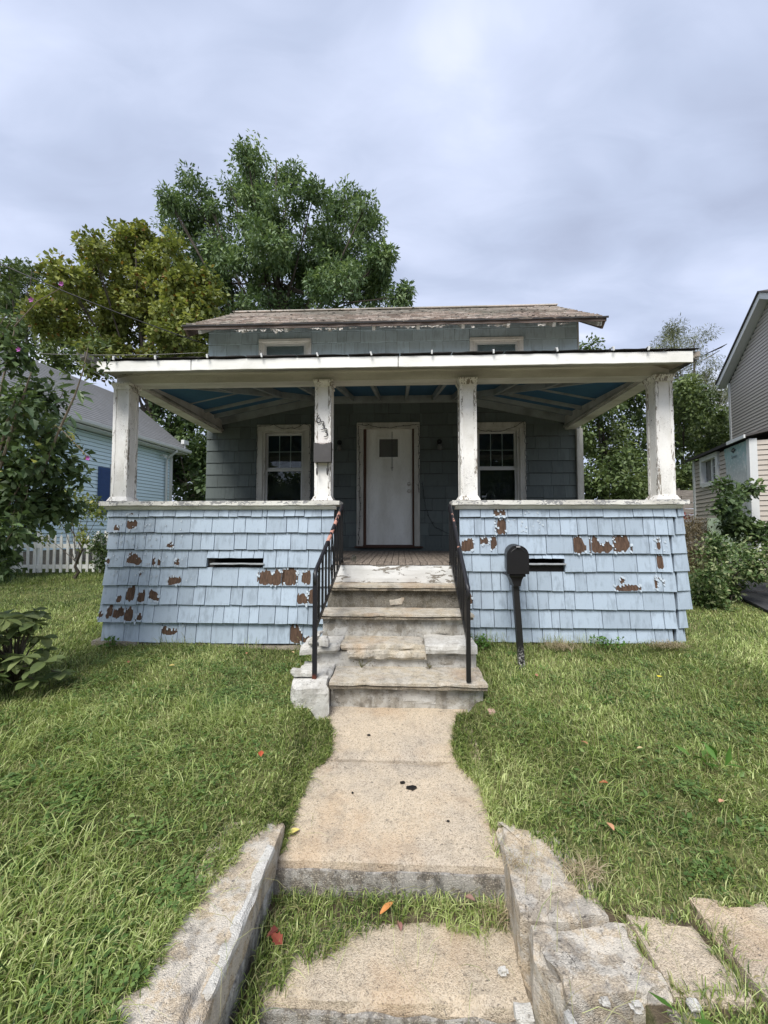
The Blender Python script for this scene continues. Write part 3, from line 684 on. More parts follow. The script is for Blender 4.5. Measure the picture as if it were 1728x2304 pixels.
b = MB(); b.rough(0.75, 3.18, YF - 0.0, YF + 0.15, 0.55, 0.82, res=0.06, amp=0.004, chip=0.01, seed=5); b.build('foundation', M['found'], H)

# porch floor: narrow boards running to the street, their ends showing over the steps
pf = MB(); pf.box(-3.34, 3.02, 4.8, YB, 1.55, 1.695); pf = pf.build('porch_floor', M['core'], H)
x = -3.34; k = 0
while x < 3.0:
    w_ = 0.083; inside = -0.76 < x + w_ / 2 < 0.64
    y0 = 4.525 + random.uniform(-0.012, 0.012) if inside else 4.81
    b = MB(); dz = random.uniform(-0.003, 0.003); sg_ = random.uniform(0.0, 0.006) if inside else 0
    b.hexa([(x + .002, y0, 1.697 + dz - sg_), (x + w_ - .0025, y0 + random.uniform(-.008, .008), 1.697 + dz - sg_), (x + w_ - .0025, YB - 0.02, 1.697), (x + .002, YB - 0.02, 1.697),
            (x + .003, y0 + .006, 1.719 + dz - sg_), (x + w_ - .004, y0 + .006, 1.719 + dz - sg_), (x + w_ - .004, YB - 0.02, 1.72), (x + .003, YB - 0.02, 1.72)])
    b.build('floorboard', M['floor'], pf); x += w_
b = MB(); b.box(-0.76, 0.64, 4.56, 4.79, 1.0, 1.69); b.build('porch_joist', M['core'], H)

# columns
M['column_sound'] = paint_mat('sounder column paint', (0.84, 0.83, 0.80), peel=0.12, grime=0.15, crack=0.1, grain=(1, 1, 0.6))
CX = [-3.35, -0.905, 0.79, 3.0]
def column(cx):
    ax0, ax1 = cx - 0.088, cx + 0.088
    b = MB(); b.hexa([(ax0 - 0.006, 4.563, 2.43), (ax1 + 0.006, 4.563, 2.43), (ax1 + 0.006, 4.737, 2.43), (ax0 - 0.006, 4.737, 2.43), (ax0 + 0.004, 4.567, 3.80), (ax1 - 0.004, 4.567, 3.80), (ax1 - 0.004, 4.733, 3.80), (ax0 + 0.004, 4.733, 3.80)])
    sh = b.build('column', M['column'] if cx != CX[1] else M['column_sound'], H)
    for (xa, ya) in ((ax0, 4.567), (ax1, 4.567), (ax0, 4.733), (ax1, 4.733)):
        t = MB(); s1 = -0.008 if xa == ax0 else 0.008; s2 = -0.008 if ya < 4.6 else 0.008
        n = 26
        def edge(z, rs=random.Random(int(xa * 777 + ya * 99))): return mn.noise(Vector((xa * 9, ya * 7, z * 14))) * 0.006
        wd = 0.030
        pts0 = []; 
        for i in range(n + 1):
            z = 2.47 + 1.33 * i / n; e = edge(z)
            lx0, lx1 = (xa + s1, xa - s1 * (wd / 0.008) * 0.9 + e) ; ly0, ly1 = (ya + s2, ya - s2 * (wd / 0.008) * 0.9 + e)
            pts0.append([(min(lx0, lx1), min(ly0, ly1), z), (max(lx0, lx1), min(ly0, ly1), z), (max(lx0, lx1), max(ly0, ly1), z), (min(lx0, lx1), max(ly0, ly1), z)])
        vs = [q for r_ in pts0 for q in r_]; fs = [(3, 2, 1, 0), tuple(n * 4 + q for q in range(4))]
        for i in range(n):
            for q in range(4): fs.append((i * 4 + q, i * 4 + (q + 1) % 4, i * 4 + 4 + (q + 1) % 4, i * 4 + 4 + q))
        t.add(vs, fs); t.build('corner_bead', M['trim_peel'], sh)
    b = MB(); b.cbox(ax0 - 0.028, ax1 + 0.028, 4.535, 4.765, 3.835, 3.862, 0.004); b.prism([(ax0 - 0.008, 4.555, 3.785), (ax0 - 0.010, 4.553, 3.80), (ax0 - 0.024, 4.541, 3.834), (ax0 - 0.024, 4.759, 3.834), (ax0 - 0.01, 4.747, 3.80), (ax0 - 0.008, 4.745, 3.785)], (0.176 + 0.03, 0, 0))
    b.build('capital', M['trim_peel'], sh)
    b = MB(); b.hexa([(ax0 - 0.04, 4.53, 2.433), (ax1 + 0.04, 4.53, 2.433), (ax1 + 0.04, 4.77, 2.433), (ax0 - 0.04, 4.77, 2.433), (ax0 - 0.012, 4.553, 2.485), (ax1 + 0.012, 4.553, 2.485), (ax1 + 0.012, 4.747, 2.485), (ax0 - 0.012, 4.747, 2.485)]); b.build('base', M['trim_peel'], sh)
    return sh
cols = [column(c) for c in CX]
def digit(pts, cx, cz, h, nm):
    P_ = [(cx + x * h, 4.548, cz + z * h) for x, z in pts]
    b = MB(); n = len(P_); rad = [0.0036 + 0.0028 * math.sin(math.pi * i / (n - 1)) for i in range(n)]
    b.tube(P_, rad, 6); return b.build(nm, M['black'], cols[1])
six = [(0.08, 0.5), (-0.05, 0.36), (-0.17, 0.16), (-0.23, -0.05), (-0.22, -0.28), (-0.10, -0.45), (0.06, -0.48), (0.20, -0.38), (0.26, -0.2), (0.22, -0.03), (0.10, 0.07), (-0.02, 0.06)]
three = [(-0.20, 0.42), (-0.10, 0.49), (0.06, 0.49), (0.14, 0.38), (0.10, 0.22), (0.0, 0.10), (-0.08, 0.05), (0.08, 0.02), (0.20, -0.10), (0.20, -0.28), (0.10, -0.42), (-0.06, -0.49), (-0.26, -0.48)]
digit(six, -0.955, 3.394, 0.096, 'house_number'); digit(three, -0.903, 3.314, 0.096, 'house_number'); digit(three, -0.866, 3.228, 0.096, 'house_number')

# beam, soffit, fascia
b = MB(); b.box(-3.44, 3.09, 4.60, 4.79, 3.864, 4.03); b.build('beam', M['beam'], H)
b = MB(); b.box(-3.43, 3.08, 4.583, 4.60, 3.964, 3.999); b.build('moulding', M['beam'], H)
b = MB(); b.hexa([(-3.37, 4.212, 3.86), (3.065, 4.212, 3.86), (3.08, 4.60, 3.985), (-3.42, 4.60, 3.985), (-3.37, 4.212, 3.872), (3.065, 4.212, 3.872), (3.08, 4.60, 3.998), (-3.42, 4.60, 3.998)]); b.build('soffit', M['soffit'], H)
for (x0, x1, dz) in ((-3.37, -2.30, 0.001), (-2.297, -0.02, 0.003), (-0.017, 3.065, 0.0)):
    b = MB(); b.rough(x0, x1, 4.185, 4.21, 3.845 + dz, 3.966 + dz, res=0.09, amp=0.003, chip=0.003, seed=int(x0 * 5)); b.build('fascia', M['white_clean'], H)
for sx_, x0, x1 in ((-1, -3.44, -3.26), (1, 2.91, 3.09)):
    b = MB(); b.box(x0, x1, 4.792, YB - 0.003, 3.866, 4.10); b.build('side_beam', M['beam'], H)
    xin = x1 if sx_ < 0 else x0
    b = MB(); b.box(min(xin, xin - sx_ * 0.03), max(xin, xin - sx_ * 0.03), 4.80, YB - 0.003, 3.90, 3.93); b.build('moulding', M['soffit'], H)

# hipped porch roof
PT = 0.206
def zf(y): return 4.516 - 0.2225 * (YB - y)
XL, XR = -3.40, 3.10
def deck(name, pts, th, mat):
    b = MB(); b.prism(pts, (0, 0, th)); return b.build(name, mat, H)
y0 = 4.20; hL = -1.47; hR = 1.0
def zs_l(x): return 4.516 + PT * (x - hL)
def zs_r(x): return 4.516 - PT * (x - hR)
ze = zf(y0)
ceil = MB()
yc = 4.72; tc = (yc - y0) / (YB - y0); xcl, xcr = XL + (hL - XL) * tc, XR + (hR - XR) * tc; zc_ = zf(y0) + (4.516 - zf(y0)) * tc
ceil.prism([(xcl, yc, zc_), (xcr, yc, zc_), (hR, YB - .004, 4.516), (hL, YB - .004, 4.516)], (0, 0, 0.02)); cl_f = ceil.build('ceiling', M['blue_ceiling'], H)
deck('ceiling', [(xcl, yc, zc_), (hL, YB - .004, 4.516), (XL + .06, YB - .004, zs_l(XL + .06)), (XL + .06, yc, zf(y0) + (zs_l(XL) - zf(y0)) * tc + .012)], 0.02, M['blue_ceiling'])
deck('ceiling', [(xcr, yc, zc_), (XR - .06, yc, zf(y0) + (zs_r(XR) - zf(y0)) * tc + .012), (XR - .06, YB - .004, zs_r(XR - .06)), (hR, YB - .004, 4.516)], 0.02, M['blue_ceiling'])
pr = deck('porch_roof', [(XL - .0, y0 + .012, zf(y0) + .024), (XR + .0, y0 + .012, zf(y0) + .024), (hR, YB - .004, 4.545), (hL, YB - .004, 4.545)], 0.05, M['roof'])
deck('porch_roof', [(XL - .02, y0 - .03, zf(y0) + .024), (hL, YB - .004, 4.545), (XL - .02, YB - .004, zs_l(XL) + .024)], 0.05, M['roof'])
deck('porch_roof', [(XR + .02, y0 - .03, zf(y0) + .024), (XR + .02, YB - .004, zs_r(XR) + .024), (hR, YB - .004, 4.545)], 0.05, M['roof'])
M['drip'] = plain('tarred roof edge', (0.03, 0.028, 0.028), 0.75, var=0.4)
for k in range(12):
    x0 = -3.36 + k * 0.56; x1 = min(x0 + 0.555, 3.13)
    b = MB(); b.rough(x0, x1, y0 - 0.038, y0 + 0.2, 3.971, 3.984 + random.uniform(0, .006), res=0.05, amp=0.005, chip=0.008, seed=60 + k, fn=lambda p: Vector((p.x, p.y, p.z + 0.2 * (p.y - 4.13)))); b.build('drip_edge', M['drip'], H)
clip = None
for i, x in enumerate([-3.15, -2.68, -2.10, -1.50, -0.89, -0.31, 0.34, 0.99, 1.65, 2.23, 2.59]):
    if clip is None:
        b = MB(); b.box(x - .008, x + .008, 4.142, 4.156, 3.962, 4.002); b.box(x - .008, x + .008, 4.1565, 4.20, 4.003, 4.008); clip = b.build('gutter_clip', M['vinyl'], H); xc = x
    else: clone(clip, H, (x - xc, 0, random.uniform(-.004, .006)), rot=(0, random.uniform(-.35, .35), 0))
# rafters under the ceiling
def rafter(a, b_, parent=H, h=0.09, w=0.045, name='rafter', mat=None):
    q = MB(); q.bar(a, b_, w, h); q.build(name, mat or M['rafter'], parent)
RD = -0.052
for x in [-1.35, -0.85, -0.37, 0.11, 0.59, 0.95]: rafter((x, 4.80, zf(4.80) + RD), (x, YB - .03, zf(YB - .03) + RD))
for y in (5.05, 5.5, 5.95, 6.4, 6.75):
    t = (y - y0) / (YB - y0)
    xl = XL + (hL - XL) * t; xr = XR + (hR - XR) * t
    rafter((XL + .03, y, zs_l(XL + .03) + RD), (xl - 0.03, y, zs_l(xl - .03) + RD)); rafter((XR - .03, y, zs_r(XR - .03) + RD), (xr + 0.03, y, zs_r(xr + .03) + RD))
for x in (-2.45, -1.95):
    t = (x - XL) / (hL - XL); yh = y0 + (YB - y0) * t
    rafter((x, 4.80, zf(4.8) + RD), (x, yh - 0.03, zf(yh - .03) + RD)); xm = XR - (x - XL) * (XR - hR) / (hL - XL)
    rafter((xm, 4.80, zf(4.8) + RD), (xm, yh - 0.03, zf(yh - .03) + RD))
rafter((XL + .48, y0 + .70, zf(y0 + .70) + RD + .005), (hL, YB - .04, 4.516 + RD), h=0.11, name='hip_rafter'); rafter((XR - .50, y0 + .70, zf(y0 + .70) + RD + .005), (hR, YB - .04, 4.516 + RD), h=0.11, name='hip_rafter')
yl = YB - 0.026
for a, b_ in (((hL, yl, 4.44), (hR, yl, 4.44)), ((-3.4, yl, 4.05), (hL, yl, 4.44)), ((hR, yl, 4.44), (3.08, yl, 4.015))):
    q = MB(); q.bar(a, b_, 0.03, 0.13); q.build('ledger', M['rafter'], H)
for sx_, x0 in ((-1, -3.40), (1, 3.05)):
    q = MB(); q.bar((x0, 4.83, 4.10 + 0), (x0, YB - .06, 4.10), 0.05, 0.06); q.build('plate', M['rafter'], H)
# bent gutter ends and flashing at both eaves
M['flash'] = plain('bent grey flashing', (0.33, 0.34, 0.34), 0.5, 0.2, var=0.3)
M['gutter_dirty'] = plain('dirty aluminium gutter', (0.18, 0.17, 0.15), 0.6, 0.1, var=0.5)
def gutter(name, pa, pb, side):
    a = Vector(pa); b_ = Vector(pb); prof = [(0, 0.06), (0.012, 0.0), (0.075, -0.012), (0.10, 0.055), (0.096, 0.058), (0.072, -0.004), (0.016, 0.008), (0.005, 0.06)]
    m_ = MB(); m_.prism([(a.x + side * u, a.y, a.z + v) for u, v in prof], b_ - a); m_.build(name, M['gutter_dirty'], H)
gutter('gutter', (-3.40, 4.06, 3.96), (-3.46, 6.95, 3.99), -1)
gutter('gutter', (3.12, 4.30, 3.93), (3.18, 6.95, 3.97), 1)
b = MB(); b.hexa([(-3.42, 4.17, 3.86), (-3.41, 4.55, 3.875), (-3.60, 4.5, 3.945), (-3.55, 4.1, 3.93), (-3.42, 4.17, 3.866), (-3.41, 4.55, 3.88), (-3.60, 4.5, 3.95), (-3.55, 4.1, 3.936)]); b.build('flashing', M['flash'], H)
b = MB(); b.hexa([(3.13, 4.2, 3.85), (3.12, 4.6, 3.87), (3.40, 4.42, 3.99), (3.36, 4.22, 3.975), (3.13, 4.2, 3.856), (3.12, 4.6, 3.876), (3.40, 4.42, 3.996), (3.36, 4.22, 3.981)]); b.build('flashing', M['flash'], H)
b = MB(); b.hexa([(3.26, 4.16, 3.955), (3.25, 4.30, 3.96), (3.44, 4.30, 4.04), (3.42, 4.20, 4.035), (3.26, 4.16, 3.963), (3.25, 4.30, 3.968), (3.44, 4.30, 4.046), (3.42, 4.20, 4.041)]); b.build('flashing', M['drip'], H)

# the house front wall and its shakes
openings = [(-2.60, -1.615, 2.30, 4.0), (1.235, 2.218, 2.30, 4.0), (-0.78, 0.35, 1.72, 4.018), (-2.59, -1.622, 4.7, 5.588), (1.255, 2.207, 4.7, 5.545)]
XW0, XW1 = -3.545, 3.165
def wall_with_holes(ho, y0, y1, z0, z1, x0, x1):
    b = MB(); xs_ = sorted({x0, x1, *[o[0] for o in ho], *[o[1] for o in ho]}); zs_ = sorted({z0, z1, *[o[2] for o in ho], *[o[3] for o in ho]})
    for xa, xb in zip(xs_, xs_[1:]):
        for za, zb in zip(zs_, zs_[1:]):
            cx_, cz_ = (xa + xb) / 2, (za + zb) / 2
            if any(o[0] < cx_ < o[1] and o[2] < cz_ < o[3] for o in ho): continue
            b.box(xa, xb, y0, y1, za, zb)
    return b
ins = [(a + .055, b_ - .055, c, d - .055) for a, b_, c, d in openings]
fw = wall_with_holes(ins, YB, YB + 0.12, 0.85, 5.86, XW0, XW1).build('front_wall', M['core'], H)
def shakes(parent, z0, z1, pitch, mat, ho, seed, xm0=XW0, xm1=XW1):
    rs = random.Random(seed); z = z0
    while z < z1 - 0.01:
        zt = min(z + pitch, z1); x = xm0
        while x < xm1 - 0.01:
            w_ = rs.choice([0.19, 0.24, 0.3, 0.36, 0.42]) * rs.uniform(0.9, 1.1); x2 = min(x + w_, xm1)
            if xm1 - x2 < 0.09: x2 = xm1
            segs = [(x, x2)]
            for o_ in ho:
                if zt > o_[2] + .01 and z < o_[3] - .01:
                    segs = [s for a_, b_ in segs for s in ((a_, min(b_, o_[0])), (max(a_, o_[1]), b_)) if s[1] - s[0] > 0.02]
            for o_ in ho:
                if z < o_[3] < zt - .02 and x < o_[1] and x2 > o_[0]: segs.append((max(x, o_[0]), min(x2, o_[1])))
            for a_, b_ in segs:
                zb_ = z
                for o_ in ho:
                    if a_ > o_[0] - .01 and b_ < o_[1] + .01 and z < o_[3] <= zt: zb_ = o_[3] + .002
                if zt - zb_ < 0.02: continue
                q = MB(); e = rs.uniform(-.004, .004) if zb_ == z else 0; yy0 = YB - 0.022 + rs.uniform(-.002, .002)
                q.hexa([(a_ + .002, yy0, zb_ + e), (b_ - .002, yy0, zb_ + e), (b_ - .002, YB - .001, zb_ + e), (a_ + .002, YB - .001, zb_ + e), (a_ + .002, YB - .007, zt - .006), (b_ - .002, YB - .007, zt - .006), (b_ - .002, YB - .001, zt - .006), (a_ + .002, YB - .001, zt - .006)])
                q.build('shingle', mat, parent)
            x = x2
        z += pitch
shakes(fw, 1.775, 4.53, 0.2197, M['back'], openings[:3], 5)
up = MB(); up.box(XW0, XW1, YB + 0.121, YB + 0.14, 4.5, 5.84); upw = up.build('upper_wall', M['core'], H)
shakes(upw, 4.63, 5.83, 0.2197, M['upper'], openings[3:], 8)
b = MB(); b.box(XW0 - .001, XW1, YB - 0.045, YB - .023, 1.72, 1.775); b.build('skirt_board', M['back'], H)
# other walls
b = MB(); b.box(XW0, XW0 + 0.12, YB + 0.141, 10.0, 0.85, 5.84); b.box(XW1 - 0.12, XW1, YB + 0.141, 10.0, 0.85, 5.84); b.box(XW0 + 0.12, XW1 - 0.12, 9.88, 10.0, 0.85, 5.84); b.build('rear_walls', M['upper'], H)
for xg in (XW0, XW1 - 0.1):
    b = MB(); b.prism([(xg, YB, 5.841), (xg, 10.0, 5.841), (xg, 8.53, 6.80)], (0.1, 0, 0)); b.build('gable', M['upper'], H)
b = MB(); b.cbox(3.09, 3.20, YB - 0.07, YB - 0.0235, 1.76, 3.866, 0.004); b.build('corner_board', M['casing'], H)
b = MB(); b.box(3.168, 3.19, YB - .02, YB + 0.1, 0.9, 5.84); b.build('corner_board', M['casing'], H)

# windows and door
def window(x0, x1, z0, z1, fw_=0.11, upper=False):
    if upper: fw_ = 0.062
    y = YB - 0.05
    fr = MB()
    fr.cbox(x0, x0 + fw_, y, YB - .001, z0, z1 - fw_ - .002, .006); fr.cbox(x1 - fw_, x1, y, YB - .001, z0, z1 - fw_ - .002, .006); fr.cbox(x0 - .0, x1 + .0, y - .006, YB - .001, z1 - fw_, z1, .008)
    f = fr.build('window', M['white'] if upper else M['casing'], H)
    a, b_ = x0 + fw_, x1 - fw_; t = z1 - fw_
    jw = .022 if upper else .04
    q = MB(); q.box(a, a + .04, YB - .035, YB + .11, z0, t); q.box(b_ - .04, b_, YB - .035, YB + .11, z0, t); q.box(a + .04, b_ - .04, YB - .035, YB + .11, t - jw, t); q.build('jamb', M['casing'] if not upper else M['white'], f)
    s0, s1, st_ = a + .04, b_ - .04, t - jw; zm = 3.187
    def sash(za, zb, yy_):
        q = MB(); w = .035
        q.box(s0, s0 + w, yy_, yy_ + .03, za, zb); q.box(s1 - w, s1, yy_, yy_ + .03, za, zb); q.box(s0 + w, s1 - w, yy_, yy_ + .03, za, za + w); q.box(s0 + w, s1 - w, yy_, yy_ + .03, zb - w, zb)
        sh = q.build('sash', M['vinyl'], f)
        q = MB(); q.box(s0 + w, s1 - w, yy_ + .013, yy_ + .017, za + w, zb - w); q.build('pane', M['glass'], f)
        return sh
    if upper:
        sash(z0, st_, YB - .02)
    else:
        sash(zm, st_, YB + .035); sash(z0 + .05, zm + .0, YB + .002)
        q = MB(); w_ = (s1 - s0 - .07) / 3
        for i in (1, 2): q.box(s0 + .035 + w_ * i - .006, s0 + .035 + w_ * i + .006, YB + .054, YB + .060, zm + .035, st_ - .035)
        q.box(s0 + .035, s1 - .035, YB + .0601, YB + .064, (zm + st_) / 2 - .006, (zm + st_) / 2 + .006); q.build('muntins', M['vinyl'], f)
        q = MB(); q.cbox(x0 - .03, x1 + .03, YB - .10, YB - .001, z0 - .045, z0 - .002, .006); q.build('sill', M['casing'], f)
    # blinds: slats one above the other
    zb_, zt_ = (z0 + .09, st_ - .03)
    bo = -.07 if upper else 0
    q = MB(); z = zb_
    while z < zt_:
        q.hexa([(s0 + .02, YB + bo + .085, z), (s1 - .02, YB + bo + .085, z), (s1 - .02, YB + bo + .095, z + .018), (s0 + .02, YB + bo + .095, z + .018), (s0 + .02, YB + bo + .083, z + .0015), (s1 - .02, YB + bo + .083, z + .0015), (s1 - .02, YB + bo + .093, z + .0195), (s0 + .02, YB + bo + .093, z + .0195)]); z += 0.021
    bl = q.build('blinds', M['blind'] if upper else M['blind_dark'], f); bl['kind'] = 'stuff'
    q = MB(); q.box(s0 - .1, s1 + .1, YB + .3, YB + .32, z0 - .1, t + .05); q.build('room_shade', M['dark_room'] if not upper else M['blind'], f)
window(*openings[0]); window(*openings[1])
window(openings[3][0], openings[3][1], 4.72, openings[3][3], upper=True); window(openings[4][0], openings[4][1], 4.72, openings[4][3], upper=True)
b = MB(); x0, x1 = -0.778, 0.349
b.cbox(x0, x0 + .12, YB - .055, YB - .001, 1.80, 3.90, .006); b.cbox(x1 - .10, x1, YB - .055, YB - .001, 1.80, 3.90, .006); b.cbox(x0, x1, YB - .06, YB - .001, 3.902, 4.018, .008)
df = b.build('door_frame', M['casing'], H)
b = MB(); b.box(x0 + .121, x0 + .165, YB - .03, YB + .09, 1.80, 3.93); b.box(x1 - .13, x1 - .101, YB - .03, YB + .09, 1.80, 3.93); b.box(x0 + .166, x1 - .131, YB - .03, YB + .09, 3.935, 3.955); b.build('door_stop', M['threshold'], df)
b = MB(); b.cbox(x0 - .03, x1 + .05, YB - .11, YB - .062, 1.775, 1.80, .004); b.cbox(x0 + .12, x1 - .1, YB - .09, YB + .1, 1.801, 1.822, .004); b.build('threshold', M['threshold'], df)
dl = MB(); dx0, dx1, dz0, dz1 = x0 + .168, x1 - .133, 1.824, 3.93; wx0, wx1, wz0, wz1 = -.376, -.040, 3.40, 3.73
for (a_, b_, c_, d_) in ((dx0, wx0, dz0, dz1), (wx1, dx1, dz0, dz1), (wx0, wx1, dz0, wz0), (wx0, wx1, wz1, dz1)): dl.box(a_, b_, YB + .02, YB + .06, c_, d_)
dl = dl.build('door', M['door'], H)
b = MB(); w = .03
for (a_, b_, c_, d_) in ((wx0 - w, wx0, wz0 - w, wz1 + w), (wx1, wx1 + w, wz0 - w, wz1 + w), (wx0, wx1, wz0 - w, wz0), (wx0, wx1, wz1, wz1 + w)): b.box(a_, b_, YB + .008, YB + .0195, c_, d_)
b.build('window_trim', M['door'], dl)
M['frost'] = plain('dusty door glass', (0.13, 0.13, 0.12), 0.25, spec=0.6)
b = MB(); b.box(wx0, wx1, YB + .035, YB + .042, wz0, wz1); b.build('pane', M['frost'], dl)
for z, nm in ((2.912, 'deadbolt'), (2.783, 'door_knob')):
    b = MB(); cx_ = 0.158
    b.tube([(cx_, YB + .02, z), (cx_, YB + .012, z)], [.036, .036], 14); b.tube([(cx_, YB + .012, z), (cx_, YB - .012, z), (cx_, YB - .03, z), (cx_, YB - .036, z)], [.012, .014, .026, .018], 12); b.build(nm, M['brass'], dl, smooth=False)
b = MB(); b.tube([(-.145, YB + .004, 3.86), (-.146, YB + .002, 3.62), (-.144, YB + .003, 3.40), (-.145, YB + .003, 3.15)], .0045, 5); b.tube([(-.17, YB + .003, 3.20), (-.12, YB + .003, 3.21)], .003, 5); b.build('wreath_hook', M['black'], dl)
for x in (-1.09, 0.70):
    b = MB(); b.tube([(x, YB - .024, 3.66), (x, YB - .045, 3.66)], [.045, .045], 12); b.tube([(x, YB - .045, 3.66), (x, YB - .09, 3.64), (x, YB - .09, 3.60)], [.012, .012, .03], 8)
    lp = b.build('porch_lamp', M['black'], H)
    b = MB(); b.tube([(x, YB - .09, 3.60), (x, YB - .09, 3.57), (x, YB - .09, 3.52), (x, YB - .09, 3.50)], [.03, .042, .04, .02], 12); b.build('lamp_glass', M['frost'], lp)

# main roof
rf = thing_roof = None
ze0, zr, ye0, yr = 5.565, 6.93, 6.47, 8.53
slope = (zr - ze0) / (yr - ye0); XR0, XR1 = -3.69, 3.375
rb = MB(); rb.hexa([(XR0, ye0, ze0 - .03), (XR1, ye0, ze0 - .03), (XR1, yr, zr - .03), (XR0, yr, zr - .03), (XR0, ye0, ze0), (XR1, ye0, ze0), (XR1, yr, zr), (XR0, yr, zr)])
rb.hexa([(XR0, yr + .002, zr - .03), (XR1, yr + .002, zr - .03), (XR1, 10.6, ze0 - .03), (XR0, 10.6, ze0 - .03), (XR0, yr + .002, zr), (XR1, yr + .002, zr), (XR1, 10.6, ze0), (XR0, 10.6, ze0)])
roof = rb.build('roof', M['drip'], H)
L_ = math.hypot(yr - ye0, zr - ze0); rows = 19; ex = L_ / rows
uy, uz = (yr - ye0) / L_, (zr - ze0) / L_; nyv, nzv = -uz, uy
cnt = 0; rest = MB(); rs = random.Random(44)
for r in range(rows):
    x = XR0 - 0.02 - (0.15 if r % 2 else 0)
    while x < XR1:
        w_ = 0.30 + rs.uniform(-.03, .03); a_, b_ = max(x, XR0 - .02) + .004, min(x + w_, XR1 + .02) - .004
        x += w_
        if b_ - a_ < 0.04: continue
        s0_ = r * ex - 0.01 + rs.uniform(-.012, .012) - (0.02 if r == 0 else 0); s1_ = (r + 1) * ex + 0.015
        lift = rs.uniform(.004, .012) + (0.02 if rs.random() < 0.12 else 0); lift2 = rs.uniform(.004, .012)
        def P3(xx, s_, hh): return (xx, ye0 + uy * s_ + nyv * hh, ze0 + uz * s_ + nzv * hh)
        cut = rs.random() < 0.18; q = rest if cnt >= 300 else MB()
        n0 = 4; pts_b = [a_ + (b_ - a_) * i / n0 for i in range(n0 + 1)]
        lo = [s0_ + rs.uniform(-.01, .012) + (rs.uniform(.02, .06) if cut and rs.random() < .5 else 0) for _ in pts_b]
        vs = []
        for i, xx in enumerate(pts_b):
            lf = lift + (lift2 - lift) * i / n0 + rs.uniform(0, .006)
            vs += [P3(xx, lo[i], .002 + lf * .3), P3(xx, lo[i], .007 + lf), P3(xx, s1_, .005), P3(xx, s1_, .001)]
        fs = []
        for i in range(n0):
            k = i * 4; fs += [(k, k + 4, k + 5, k + 1), (k + 1, k + 5, k + 6, k + 2)]
        fs += [(0, 1, 2, 3), (n0 * 4 + 3, n0 * 4 + 2, n0 * 4 + 1, n0 * 4)]
        q.add(vs, fs)
        if cnt < 300: q.build('roof_shingle', M['roof'], roof)
        cnt += 1
if rest.v: rest.build('upper_roof_shingles', M['roof'], roof, kind='stuff')
b = MB(); b.bar((XR0 - .02, yr, zr + .012), (XR1 + .02, yr, zr + .012), 0.16, 0.02); b.build('ridge_cap', M['roof'], roof)
M['eave_board'] = paint_mat('rotten eave board', (0.16, 0.12, 0.10), peel=0.5, grime=0.5, grain=(0.3, 1, 1), wood=(0.05, 0.035, 0.03))
b = MB(); b.rough(XR0, XR1, ye0 - .022, ye0 + .0, ze0 - .075, ze0 - .008, res=.06, amp=.005, chip=.008, seed=70); b.build('eave_board', M['eave_board'], roof)
b = MB(); b.rough(XR0 - .02, XR1 + .02, ye0 - .045, ye0 - .024, ze0 - .03, ze0 + .008, res=.06, amp=.005, chip=.006, seed=71); b.build('eave_gutter_strip', M['drip'], roof)
for x in np.arange(-3.42, 3.3, 0.745).tolist() + [3.27]:
    q = MB(); q.bar((x, ye0 + .01, ze0 - .085), (x, YB - .03, ze0 - .085 + slope * .55), .05, .09); q.build('rafter_tail', M['casing'], roof)
for sx_, x in ((-1, XR0 - .0), (1, XR1)):
    q = MB(); q.prism([(x, ye0, ze0 - .036), (x, yr, zr - .036), (x, yr, zr - .17), (x, ye0 + .12, ze0 - .13)], (-sx_ * .03, 0, 0)); q.build('barge_board', M['eave_board'], roof)
rs = random.Random(9)
M['scrap'] = paint_mat('torn paint scrap', (0.66, 0.62, 0.56), peel=0.5, grime=0.5)
for i in range(26):
    x = rs.uniform(-3.2, 3.0); w_ = rs.uniform(.04, .22) if i % 3 else rs.uniform(.2, .4); h_ = rs.uniform(.02, .075); n = max(3, int(w_ / .025))
    if rs.random() < 0.5 and w_ > .15: h_ *= 0.6
    y_ = ye0 - .003 + rs.uniform(0, .02); q = MB(); vs = []
    for k in range(n + 1):
        xx = x + w_ * k / n; d_ = h_ * rs.uniform(.15, 1); c_ = rs.uniform(-.03, .02)
        vs += [(xx, y_, ze0 - .072), (xx + rs.uniform(-.008, .008), y_ + c_, ze0 - .075 - d_)]
    q.add(vs, [(2 * k, 2 * k + 2, 2 * k + 3, 2 * k + 1) for k in range(n)]); q.build('torn_strip', M['scrap'], roof)
# ---------------------------------------------------------------- front steps
S = thing('front_steps', (-0.08, 3.9, 0.5), 'crumbling whitewashed concrete front steps climbing to the porch door', 'steps')
def warp(k):
    def f(p): return Vector((p.x, p.y, p.z + 0.010 * mn.noise(Vector((p.x * 3, p.y * 2, k)))))
    return f
b = MB(); b.rough(-0.78, 0.635, 4.50, 4.555, 1.495, 1.692, res=.05, amp=.003, chip=.006, seed=80); b.build('riser', M['riser_wood'], S)
